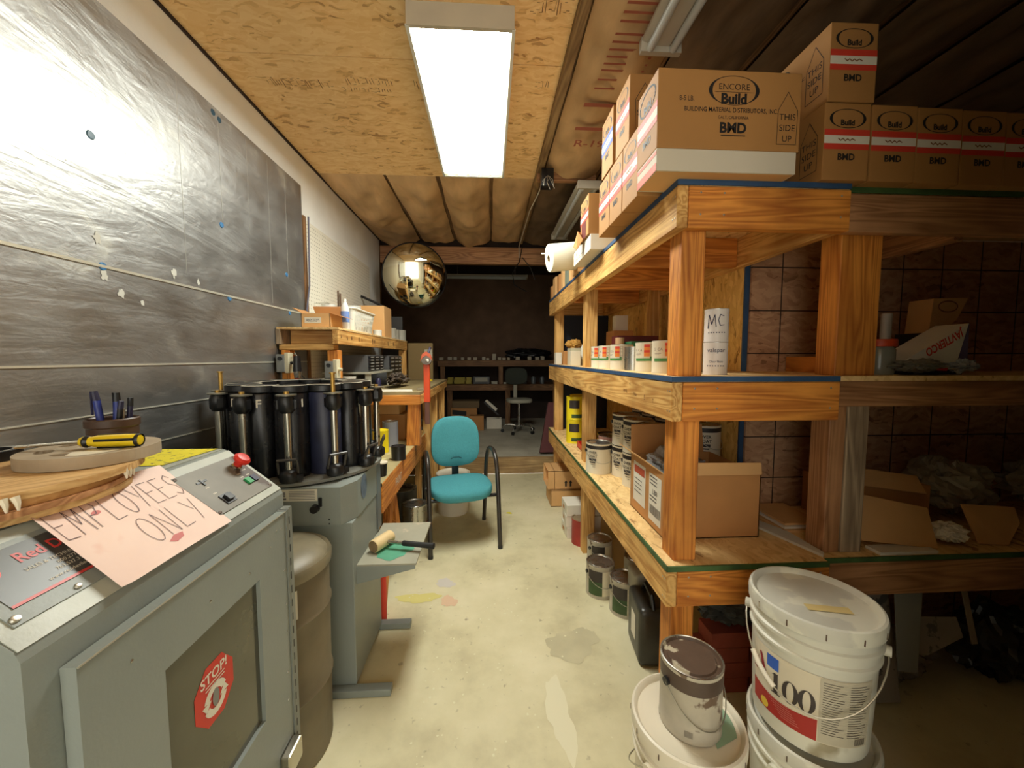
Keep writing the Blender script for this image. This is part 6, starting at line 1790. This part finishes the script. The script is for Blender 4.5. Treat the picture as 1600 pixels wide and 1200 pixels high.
slab('white_paper', 'loose white paper lying on the bench edge under the ledge', 'paper', [(-0.80, 2.82, UZ + 0.001), (-0.56, 2.82, UZ + 0.001), (-0.60, 3.0, UZ + 0.001), (-0.84, 3.0, UZ + 0.001)], 0.002, M_PAPER)
tag(obj('tool_heap', crumple((-0.78, 3.30, UZ + 0.065), 0.07, 0.16, 0.045, 51, amp=0.6), mat('mixed_tools', (96, 84, 74), 0.5, var=0.5, vscale=30, metal=0.3)), 'jumble of small hand tools and fittings on the upper bench', 'tools', kind='stuff')
bottle('blue_tool', 'small navy bottle standing among the tools on the upper bench', -0.86, 3.02, 0.02, 0.10, M_NAVY, M_BLACK, None, UZ)
tag(obj('yellow_tape', B().lathe([(0.02, 0), (0.035, 0), (0.035, 0.018), (0.02, 0.018), (0.02, 0)], (-0.64, 4.1, UZ + 0.001), 20), M_YELLOW), 'yellow roll of tape near the far end of the upper bench', 'tape')
# electrical boxes on the posts
for k, (x, y, z, lb_, m2) in enumerate(((-0.952, SY0 + 0.028, 1.33, 'grey switch box with a cream cover on the nearer shelf post', M_GREY), (-1.225, SY0 + 0.018, 1.37, 'grey outlet box with a black plug by the edge of the foil wall', M_GREY))):
    t = thing('switch_box', lb_, 'electrical box', (x, y, z))
    obj('box_body', B().bevbox(-0.03, 0.02, -0.05, -0.001, -0.055, 0.05, 0.004), mat('galvanised_box', (140, 142, 138), 0.4, metal=0.5), t)
    obj('cover_plate', B().bevbox(0.021, 0.045, -0.055, 0.0, -0.06, 0.06, 0.004), mat('cream_cover', (222, 214, 182), 0.5), t)
    obj('switch', B().tube([(0.045, -0.03, 0.0), (0.065, -0.03, 0.0)], 0.010, 10), mat('cream_cover', (222, 214, 182), 0.5) if k == 0 else M_BLACK, t, True)
    obj('knob', B().tube([(-0.005, -0.05, 0.025), (-0.005, -0.058, 0.025)], 0.012, 12), M_BLACK, t, True)
t = thing('air_tool', 'black and steel air tool hanging at the outlet box by the foil wall edge', 'air tool', (-1.13, 2.33, 1.30))
obj('tool_body', B().tube([(0, 0, 0.11), (0, 0, 0.02)], [0.018, 0.024], 14), M_BLACK, t, True)
obj('tool_collar', B().tube([(0, 0, 0.02), (0, 0, -0.02)], [0.022, 0.018], 14), M_STEEL, t, True)
obj('red_trigger', B().tube([(0, -0.004, -0.02), (-0.01, -0.004, -0.06)], 0.012, 10), M_RED, t, True)
obj('hook', B().tube([(0, 0.0, 0.11), (-0.02, 0.02, 0.13), (-0.035, 0.039, 0.12)], 0.003, 6), M_WIRE, t, True)
tag(obj('power_cord', B().tube([(-1.15, 2.36, 1.33), (-1.09, 2.34, 1.27), (-1.05, 2.34, 1.22), (-1.0, 2.34, 1.205), (-0.965, 2.345, 1.24), (-0.955, 2.35, 1.275)], 0.0032, 6), M_BLACK, None, True), 'black cord looping between the two electrical boxes', 'cord')
tag(obj('wall_conduit', B().tube([(-1.245, 2.80, 2.37), (-1.245, 2.78, 1.9), (-1.245, 2.70, 1.62)], 0.006, 8), mat('conduit_blue_grey', (96, 96, 112), 0.4), None, True), 'grey blue conduit running down beside the pegboard edge', 'conduit')
t = thing('yellow_tool', 'yellow and red handled tool hanging from the near shelf post', 'hand tool', (-1.12, 2.30, 1.03))
obj('handle', B().tube([(0, 0, 0.0), (-0.008, 0, 0.12), (-0.012, 0.005, 0.22)], [0.010, 0.014, 0.010], 10), M_YELLOW, t, True)
obj('handle_end', B().tube([(0, 0, 0.0), (0.002, 0, -0.16)], [0.011, 0.009], 10), M_RED, t, True)
obj('strap', B().tube([(0.03, -0.004, 0.0), (0.045, 0, 0.12), (0.02, 0.02, 0.24)], 0.005, 8), M_PAPER, t, True)

# red lever press on the bench end
t = thing('lever_press', 'orange red upright press with a round steel head clamped at the bench end', 'press', (-0.475, 2.95, 0), R(0))
obj('upright', B().bevbox(-0.025, 0.02, -0.015, 0.02, UZ - 0.09, UZ + 0.20, 0.004), M_ORANGE, t)
obj('upright_foot', B().bevbox(-0.020, 0.015, -0.012, 0.018, UZ - 0.26, UZ - 0.09, 0.003), mat('rusty_steel', (104, 66, 54), 0.5), t)
Mh = Matrix.Rotation(PI / 2, 3, 'X')
obj('head', B().lathe([(0, -0.02), (0.040, -0.02), (0.043, 0.0), (0.040, 0.02), (0, 0.022)], (0, -0.01, UZ + 0.235), 26, Mh), mat('dull_steel_head', (120, 110, 100), 0.35, metal=0.7), t, True)
obj('hub', B().lathe([(0, 0), (0.016, 0), (0.013, 0.02), (0, 0.022)], (0.01, -0.032, UZ + 0.228), 16, Mh), M_STEEL, t, True)
obj('yoke', B().prism([(-0.045, 0.22), (-0.03, 0.275), (0.0, 0.295), (0.035, 0.27), (0.045, 0.225), (0.03, 0.245), (0.0, 0.265), (-0.025, 0.25)], lambda u, v, d: Vector((u, d, UZ + v)), -0.035, -0.025), mat('orange_yoke', (196, 92, 62), 0.5), t)
obj('lever', B().tube([(0.0, 0.03, UZ + 0.25), (0.0, 0.10, UZ + 0.30), (0.01, 0.11, UZ + 0.33)], 0.009, 10), M_NAVY, t, True)
obj('clamp_arm', B().bevbox(-0.075, -0.022, -0.01, 0.015, UZ + 0.001, UZ + 0.02, 0.003), M_STEEL, t)

# on the low bench
def cup(label, x, y, z, r, h, m, m2):
    t = thing('plastic_cup', label, 'cup', (x, y, z))
    obj('cup_body', B().lathe([(0, 0), (r * .8, 0), (r, h), (r * .97, h), (r * .78, 0.004), (0, 0.004)], seg=24), m, t, True)
    obj('cup_rim', B().lathe([(r * .94, h - 0.004), (r * 1.06, h - 0.002), (r * 1.04, h + 0.004), (0, h + 0.003)], seg=24), m2, t, True)
cup('black cup with a cream lid on the low bench beside the dispenser', -0.585, 2.08, BZ + 0.0005, 0.030, 0.072, M_BLACK, M_LABEL)
can('black_can', 'black round can on the low bench behind the cream lidded cup', (-0.575, 2.42, BZ + 0.0005), 0.045, 0.085, M_BLACK, M_BLACK, M_BLACK)
tag(obj('steel_fitting', B().lathe([(0, 0), (0.026, 0), (0.026, 0.008), (0.020, 0.012), (0.022, 0.024), (0.016, 0.030), (0, 0.034)], (-0.60, 1.99, BZ + 0.0005), 20), M_STEEL, None, True), 'threaded steel fitting standing at the near end of the low bench', 'fitting')
can('yellow_can', 'tall yellow can on the low bench under the upper bench', (-0.74, 2.62, BZ + 0.0005), 0.052, 0.15, M_YCAN, M_TIN, M_YCAN)
can('grey_can', 'grey can beside the tall yellow one on the low bench', (-0.72, 2.80, BZ + 0.0005), 0.055, 0.18, mat('grey_can', (130, 134, 144), 0.5), M_TIN, M_TIN)
tag(obj('brown_box', B().bevbox(-0.98, -0.66, 3.0, 3.22, BZ + 0.0005, BZ + 0.20, 0.004), M_CARDD), 'dim brown carton on the low bench under the upper one', 'carton')
tag(obj('tan_box', B().bevbox(-1.02, -0.70, 3.0, 3.22, BZ + 0.201, BZ + 0.30, 0.004), M_CARD), 'tan carton lying on top of the dim brown one', 'carton')
tag(obj('wood_scrap', B().bevbox(-0.66, -0.56, 3.06, 3.24, BZ + 0.0005, BZ + 0.03, 0.003), pine('y')), 'short pine offcut at the far end of the low bench', 'offcut')

# under the low bench / behind the chair
pl_ = can('steel_pail', 'tall steel pail with a red stripe label standing under the low bench front', (-0.57, 2.93 - .05, 0.0005), 0.095, 0.30, M_TIN, M_TIN, M_TIN, R(40), None, False, (0.14, 0.17, mat('pail_red', (130, 40, 34), 0.5)))
b = B(); f = cyl_fn(0.0945, -PI / 2, 0.002)
text(b, 'RM', 0.04, f, (-0.03, 0.155), bold=0.03)
obj('lettering', b, M_PAPER, pl_)
can('steel_pail', 'dark steel pail standing behind the red striped pail', (-0.72, 3.12, 0.0005), 0.12, 0.34, mat('dark_pail', (90, 88, 80), 0.4, metal=0.5), M_TIN, M_TIN)
bw = dup(b2, (-0.335, 3.45, 0.0005), R(30), 'white lidded bucket standing behind the teal chair')
for ch in [c_ for c_ in bpy.data.objects if c_.parent == bw and c_.name.split('.')[0] in ('label', 'mint_patch')]:
    for g_ in [q for q in bpy.data.objects if q.parent == ch]: bpy.data.objects.remove(g_)
    bpy.data.objects.remove(ch)
tag(obj('black_sack', crumple((-0.82, 2.35, 0.14), 0.16, 0.22, 0.14, 61, amp=0.25), mat('black_sack', (40, 42, 40), 0.5)), 'black sack under the low bench', 'sack')
tag(obj('yellow_jug', B().bevbox(-0.74, -0.64, 2.10, 2.22, 0.0005, 0.24, 0.02), mat('olive_yellow', (150, 140, 40), 0.5), None, True), 'olive yellow jug under the low bench between the slanted legs', 'jug')
tag(obj('red_can', B().lathe([(0, 0), (0.030, 0), (0.031, 0.01), (0.031, 0.27), (0.022, 0.29), (0.022, 0.31), (0, 0.31)], (-0.585, 2.0, 0.0005), 24), M_REDBAND, None, True), 'slim red can standing on the floor behind the dispenser tower', 'can')

# ================================================================ TEAL CHAIR
ch = thing('office_chair', 'teal upholstered guest chair with bent black tube arms', 'chair', (-0.235, 2.935, 0), R(14))
def cushion(w, d, h, top_bulge=0.02, n=4.0, seg=48, rows=((0, .90), (.12, .97), (.35, 1.0), (.65, 1.0), (.88, .97), (1, .90))):
    vs, fs = [], []
    for (hz, sc_) in rows:
        for k in range(seg):
            a = 2 * PI * k / seg
            ca, sa = math.cos(a), math.sin(a)
            x = abs(ca) ** (2 / n) * (1 if ca >= 0 else -1) * w / 2
            y = abs(sa) ** (2 / n) * (1 if sa >= 0 else -1) * d / 2
            vs.append((x * (1 - (1 - sc_) * .5), y * (1 - (1 - sc_) * .5), hz * h))
    R_ = len(rows)
    for j in range(R_ - 1):
        for k in range(seg):
            a, b_ = j * seg + k, j * seg + (k + 1) % seg
            fs.append((a, b_, b_ + seg, a + seg))
    # domed top and flat bottom
    rings = 6
    base = (R_ - 1) * seg
    prev = base
    for q in range(1, rings + 1):
        f = 1 - q / rings
        if q == rings:
            vs.append((0, 0, h + top_bulge)); c = len(vs) - 1
            for k in range(seg): fs.append((prev + k, prev + (k + 1) % seg, c))
        else:
            st = len(vs)
            for k in range(seg):
                x, y, z = vs[base + k]
                vs.append((x * f, y * f, h + top_bulge * (1 - f * f)))
            for k in range(seg): fs.append((prev + k, prev + (k + 1) % seg, st + (k + 1) % seg, st + k))
            prev = st
    fs.append(tuple(range(seg))[::-1])
    return vs, fs
vs, fs = cushion(0.475, 0.46, 0.065, 0.014, 3.4)
vs = [(x, y, z + 0.372 + 0.010 * (1 - (y / 0.23) ** 2) - (0.018 if y < -0.16 else 0) * ((abs(y) - 0.16) / 0.07)) for x, y, z in vs]
obj('seat', B().add(vs, fs), M_TEAL, ch, True)
vs, fs = cushion(0.405, 0.405, 0.05, 0.012, 3.0)
def bk_(x, y, z):
    w = 1 - 0.06 * ((y + 0.2) / 0.4)           # a little narrower at the top
    cur = 0.035 * (x / 0.2) ** 2
    lum = 0.012 * math.exp(-((y + 0.10) / 0.07) ** 2) * (1 if z > 0.04 else 0) * (1 - min(1, abs(x) / 0.16) ** 2)
    return (x * w, 0.235 - z + 0.0 - cur - lum + 0.10 * (y + 0.2), 0.715 + y)
obj('backrest', B().add([bk_(*p) for p in vs], fs), M_TEAL, ch, True)
# dimple fold under the lumbar pad
obj('seam_fold', B().tube([(-0.045, 0.160, 0.585), (-0.02, 0.153, 0.598), (0.02, 0.153, 0.598), (0.045, 0.160, 0.585)], 0.0045, 8), mat('dark_teal', (34, 84, 90), 0.9), ch, True)
obj('back_post', B().bevbox(-0.028, 0.028, 0.215, 0.232, 0.38, 0.60, 0.004).bevbox(-0.028, 0.028, 0.05, 0.235, 0.355, 0.372, 0.004), M_BLACK, ch, True)
def smooth_path(pts, n=6):
    out = []
    P_ = [Vector(p) for p in pts]
    P_ = [P_[0] * 2 - P_[1]] + P_ + [P_[-1] * 2 - P_[-2]]
    for i in range(1, len(P_) - 2):
        for k in range(n):
            t = k / n
            a, b_, c_, d_ = P_[i - 1], P_[i], P_[i + 1], P_[i + 2]
            out.append(0.5 * ((2 * b_) + (-a + c_) * t + (2 * a - 5 * b_ + 4 * c_ - d_) * t * t + (-a + 3 * b_ - 3 * c_ + d_) * t ** 3))
    out.append(P_[-2])
    return out
for s in (-1, 1):
    x = s * 0.252
    pts = [(x, -0.262, 0.012), (x, -0.225, 0.30), (x, -0.20, 0.47), (x, -0.165, 0.60), (x, -0.095, 0.675), (x, 0.0, 0.69), (x, 0.10, 0.655), (x, 0.165, 0.55), (x, 0.195, 0.40), (x, 0.225, 0.20), (x, 0.262, 0.012)]
    obj('arm_frame', B().tube(smooth_path(pts), 0.0165, 14), M_FRAME, ch, True)
    obj('foot_cap', B().tube([(x, -0.264, 0.0), (x, -0.261, 0.02)], 0.018, 14).tube([(x, 0.264, 0.0), (x, 0.261, 0.02)], 0.018, 14), M_BLACK, ch, True)
obj('seat_rail', B().tube([(-0.252, -0.14, 0.362), (0.252, -0.14, 0.362)], 0.013, 10).tube([(-0.252, 0.14, 0.362), (0.252, 0.14, 0.362)], 0.013, 10), M_BLACK, ch, True)

# ================================================================ MIRROR
mr = thing('convex_mirror', 'round convex security mirror hung beneath the wooden beam', 'mirror', (-0.80, 4.25, 2.28))
Rr = 0.335; 
vs_prof = []
for k in range(15):
    r_ = Rr * (1 - k / 14); vs_prof.append((r_, 0.115 * math.sqrt(max(0, 1 - (r_ / Rr) ** 2)) if k else 0.0))
Mm = (Matrix.Rotation(R(10), 3, 'Z') @ Matrix.Rotation(R(90 + 14), 3, 'X'))
obj('dome', B().lathe(vs_prof, (0, 0, 0), 56, Mm), M_GLASS, mr, True)
obj('backing', B().lathe([(Rr + 0.006, -0.004), (Rr + 0.006, 0.006), (Rr - 0.006, 0.012), (Rr - 0.01, 0.001), (0, -0.012)], (0, 0, 0), 56, Mm), M_BLACK, mr, True)
obj('bracket', B().tube([(0, 0.02, 0), (0, 0.22, 0.12), (0, 0.47, 0.27)], 0.012, 8), M_BLACK, mr, True)
tag(obj('hanging_cable', B().tube([(0.40, 4.70, 2.74), (0.36, 4.68, 2.55), (0.28, 4.70, 2.42), (0.30, 4.72, 2.28), (0.45, 4.70, 2.2)], 0.006, 6).tube([(0.40, 4.70, 2.60), (0.50, 4.70, 2.48), (0.55, 4.70, 2.35)], 0.005, 6), M_BLACK, None, True), 'black cable drooping from the wooden beam', 'cable')
tag(obj('bent_rod', B().tube([(-1.292, 4.0, 2.02), (-1.18, 4.02, 1.97), (-1.10, 4.05, 1.93)], 0.012, 8), M_BLACK, None, True), 'short dark rod sticking out of the wall beneath the mirror', 'rod')

# ================================================================ BACK ROOM
FZ = 0.2
br = thing('back_shelving', 'dim pine shelving across the far wall with two loaded levels', 'shelving', (0.1, 7.2, FZ), world=True)
MP = wood('far_pine', 'x', (150, 108, 66), (110, 74, 42))
MPz = wood('far_pine', 'z', (150, 108, 66), (110, 74, 42))
for z in (0.925, 1.355):
    obj('shelf_board', B().box(-1.0, 1.25, 6.9, 7.55, z - 0.02, z), MP, br)
    obj('rim_board', lumber(-0.92 if z > 1 else -0.78, 1.25, 6.875, 6.9, z - 0.11, z - 0.001), MP, br)
for x in (-0.88, 0.16, 1.15):
    obj('post', lumber(x, x + 0.08, 6.91, 6.98, 0.926, 1.334), MPz, br)
for x in (-0.76, 0.28, 1.15):
    obj('post', lumber(x, x + 0.09, 6.91, 6.98, FZ, 0.904), MPz, br)
obj('back_panel', B().box(-1.0, 1.25, 7.55, 7.57, FZ, 1.355), M_DARK, br)
random.seed(21)
sb0 = None
row = [(692, .05, .045), (705, .05, .05), (713, .04, .05), (724, .035, .045), (734, .04, .045), (743, .045, .045), (756, .04, .05), (762, .035, .035), (772, .045, .10), (780, .04, .045), (787, .04, .04), (794, .03, .045), (808, .05, .055), (826, .045, .06), (838, .05, .05), (846, .045, .06)]
proto = tag(obj('small_box', B().bevbox(-0.5, 0.5, -0.5, 0.5, 0, 1, 0.04), mat('far_white_box', (190, 180, 158), 0.7)), 'small pale box in the line along the far top shelf', 'box', 'pale boxes along the far top shelf')
for k, (px, w, h_) in enumerate(row):
    o = proto if k == 0 else proto.copy()
    if k: COL.objects.link(o)
    o.location = ((px - 765) / 600 * 6.95 * 1.02, 6.96, 1.3555)
    o.scale = (w * 1.5, 0.07, h_ * 1.15)
tag(obj('dark_bag', crumple((0.72, 7.22, 1.475), 0.42, 0.16, 0.10, 71, amp=0.2), M_BLACK), 'black sheet bundle lying behind the far small boxes', 'bundle')
pad_ = tag(obj('paper_pad', B().bevbox(-0.72, -0.635, 4.314, 4.3195, 1.39, 1.49, 0.002), M_VINYL), 'pale square card pinned up past the red press', 'card')
for k, (x0, w, lb_) in enumerate(((-0.765, 0.10, 'first yellow bin on the far lower shelf'), (-0.64, 0.19, 'wide yellow bin on the far lower shelf'), (-0.43, 0.10, 'last yellow bin on the far lower shelf'))):
    t = thing('yellow_bin', lb_, 'bin', (x0, 6.93, 0.9255), world=True)
    b = B()
    b.prism([(0, 0), (w, 0), (w + 0.01, 0.11), (-0.01, 0.11)], lambda u, v, d: Vector((x0 + u, 6.93 + d, 0.9255 + v * 0.6)), 0, 0.01)
    b.box(x0, x0 + w, 6.93, 7.1, 0.9255, 0.935).box(x0 - 0.005, x0 + 0.005, 6.93, 7.1, 0.9255, 1.02).box(x0 + w - 0.005, x0 + w + 0.005, 6.93, 7.1, 0.9255, 1.02).box(x0, x0 + w, 7.09, 7.1, 0.9255, 1.04)
    obj('bin_body', b, mat('ochre_bin', (176, 156, 44), 0.5), t)
t = thing('black_case', 'black case with a pale label on the far lower shelf', 'case', (-0.15, 6.95, 0.9255), world=True)
obj('case_body', B().bevbox(-0.30, 0.0, 6.93, 7.2, 0.9255, 1.06, 0.006), M_BLACK, t)
obj('label', B().rect(-0.26, -0.04, 0.97, 1.04, lambda u, v: Vector((u, 6.929, v))), M_VINYL, t)
for k, (x, w, h_, m, lb_) in enumerate(((-0.02 + .05, 0.11, 0.05, M_VINYL, 'pale packet beside the black case'), (0.18 + .07, 0.05, 0.03, M_VINYL, 'tiny pale block near the far middle post'), (0.64, 0.09, 0.12, mat('dim_jar', (98, 104, 106), 0.3), 'first dim glass jar on the far lower shelf'), (0.80, 0.09, 0.13, mat('dim_jar', (98, 104, 106), 0.3), 'second dim glass jar on the far lower shelf'), (0.96, 0.09, 0.13, mat('dim_jar', (98, 104, 106), 0.3), 'third dim glass jar on the far lower shelf'))):
    if k < 2: tag(obj('small_packet', B().bevbox(x, x + w, 6.94, 7.0, 0.9255, 0.9255 + h_, 0.004), m), lb_, 'packet')
    else: tag(obj('glass_jar', B().lathe([(0, 0), (w * .45, 0), (w * .45, h_ * .8), (w * .3, h_), (0, h_)], (x, 7.0, 0.9255), 18), m, None, True), lb_, 'jar')
# cartons on the raised floor
t = thing('far_carton', 'large brown carton with a black printed label under the far shelving', 'carton', (-0.55, 6.7, FZ), world=True)
obj('box_body', B().bevbox(-0.66, -0.22, 6.55, 6.90 - .03, FZ + 0.0005, FZ + 0.34, 0.005), M_CARDD, t)
obj('dark_label', B().rect(-0.64, -0.40, FZ + 0.22, FZ + 0.30, lambda u, v: Vector((u, 6.549, v - 0.12 * (u + .52)))), M_BLACKINK, t)
obj('red_print', B().rect(-0.65, -0.40, FZ + 0.04, FZ + 0.12, lambda u, v: Vector((u, 6.549, v))), mat('faded_orange', (140, 78, 48), 0.7), t)
tag(obj('far_box', B().bevbox(-0.64, -0.18, 6.56, 6.86, FZ + 0.342, FZ + 0.46, 0.005), mat('olive_carton', (116, 96, 66), 0.7)), 'olive carton lying on the large brown carton', 'carton')
tag(obj('far_box', B().bevbox(-0.34, -0.10, 6.30, 6.50, FZ + 0.0005, FZ + 0.24, 0.005), M_CARDD), 'small brown carton in front of the large brown one', 'carton')
t = thing('white_box', 'white box with its lid standing open on the raised floor', 'box', (-0.02, 6.5, FZ), world=True)
b = B(); x0, x1, y0, y1 = -0.06, 0.20, 6.42, 6.62
b.box(x0, x0 + 0.004, y0, y1, FZ + 0.0005, FZ + 0.17).box(x1 - 0.004, x1, y0, y1, FZ + 0.0005, FZ + 0.17).box(x0, x1, y0, y0 + 0.004, FZ + 0.0005, FZ + 0.17).box(x0, x1, y1 - 0.004, y1, FZ + 0.0005, FZ + 0.17).box(x0, x1, y0, y1, FZ + 0.0005, FZ + 0.005)
obj('box_body', b, M_PAPER, t)
obj('lid', B().prism([(0, 0), (0.24, -0.22), (0.26, -0.20), (0.03, 0.03)], lambda u, v, d: Vector((-0.10 + u, 6.45 + d, FZ + 0.44 + v)), 0, 0.16), M_BLACK, t)
obj('lid_face', B().prism([(0.02, 0.03), (0.20, -0.14), (0.23, -0.10), (0.05, 0.06)], lambda u, v, d: Vector((-0.10 + u, 6.445 + d, FZ + 0.44 + v)), 0, 0.004), M_PAPER, t)
# drafting stool
stl = thing('drafting_stool', 'dark backed rolling stool with a pale seat on the raised floor', 'stool', (0.47, 6.12, FZ), R(12))
obj('stem', B().tube([(0, 0, 0.09), (0, 0, 0.50)], 0.022, 14), M_TIN, stl, True)
vs, fs = cushion(0.40, 0.38, 0.055, 0.012, 3.0)
obj('seat', B().add([(x, y, z + 0.49) for x, y, z in vs], fs), M_VINYL, stl, True)
vs, fs = cushion(0.38, 0.28, 0.05, 0.01, 3.2)
obj('backrest', B().add([(x, 0.20 - z - 0.03 * (x / .19) ** 2 + 0.03, 0.90 + y) for x, y, z in vs], fs), M_DKFABRIC, stl, True)
obj('back_post', B().bevbox(-0.03, 0.03, 0.215, 0.235, 0.46, 0.92, 0.004).bevbox(-0.03, 0.03, 0.0, 0.235, 0.462, 0.48, 0.004), M_VINYL, stl, True)
for k in range(5):
    a = 2 * PI * k / 5 + 0.3
    e = Vector((math.cos(a), math.sin(a), 0))
    lg = obj('leg', B().tube(smooth_path([e * 0.02 + Vector((0, 0, 0.10)), e * 0.12 + Vector((0, 0, 0.125)), e * 0.22 + Vector((0, 0, 0.12)), e * 0.265 + Vector((0, 0, 0.09)), e * 0.27 + Vector((0, 0, 0.055))], 4), 0.012, 10), M_TIN, stl, True)
    n_ = Vector((-e.y, e.x, 0))
    obj('caster', B().tube([e * 0.27 + Vector((0, 0, 0.028)) - n_ * 0.018, e * 0.27 + Vector((0, 0, 0.028)) + n_ * 0.018], 0.027, 16), M_BLACK, lg, True)
# something maroon leaning by the shelving end
slab('maroon_bag', 'maroon sack slumped against the far end of the shelving', 'sack', [(0.62, 4.75, FZ + 0.001), (0.95, 4.75, FZ + 0.001), (0.88, 4.95, FZ + 0.60), (0.75, 4.95, FZ + 0.60)], 0.10, mat('maroon_cloth', (96, 50, 50), 0.8))
tag(obj('floor_sweep', B().prism([(-1.25, 4.62), (-0.95, 4.62), (-0.95, 4.9), (-1.25, 4.9)], lambda u, v, d: Vector((u, v, d)), FZ + 0.0005, FZ + 0.35), M_DARK), 'dark carton at the back room corner behind the low bench', 'carton')

# ---------------------------------------------------------------- tidy up
for o in bpy.data.objects:
    if '_w' in o: del o['_w']
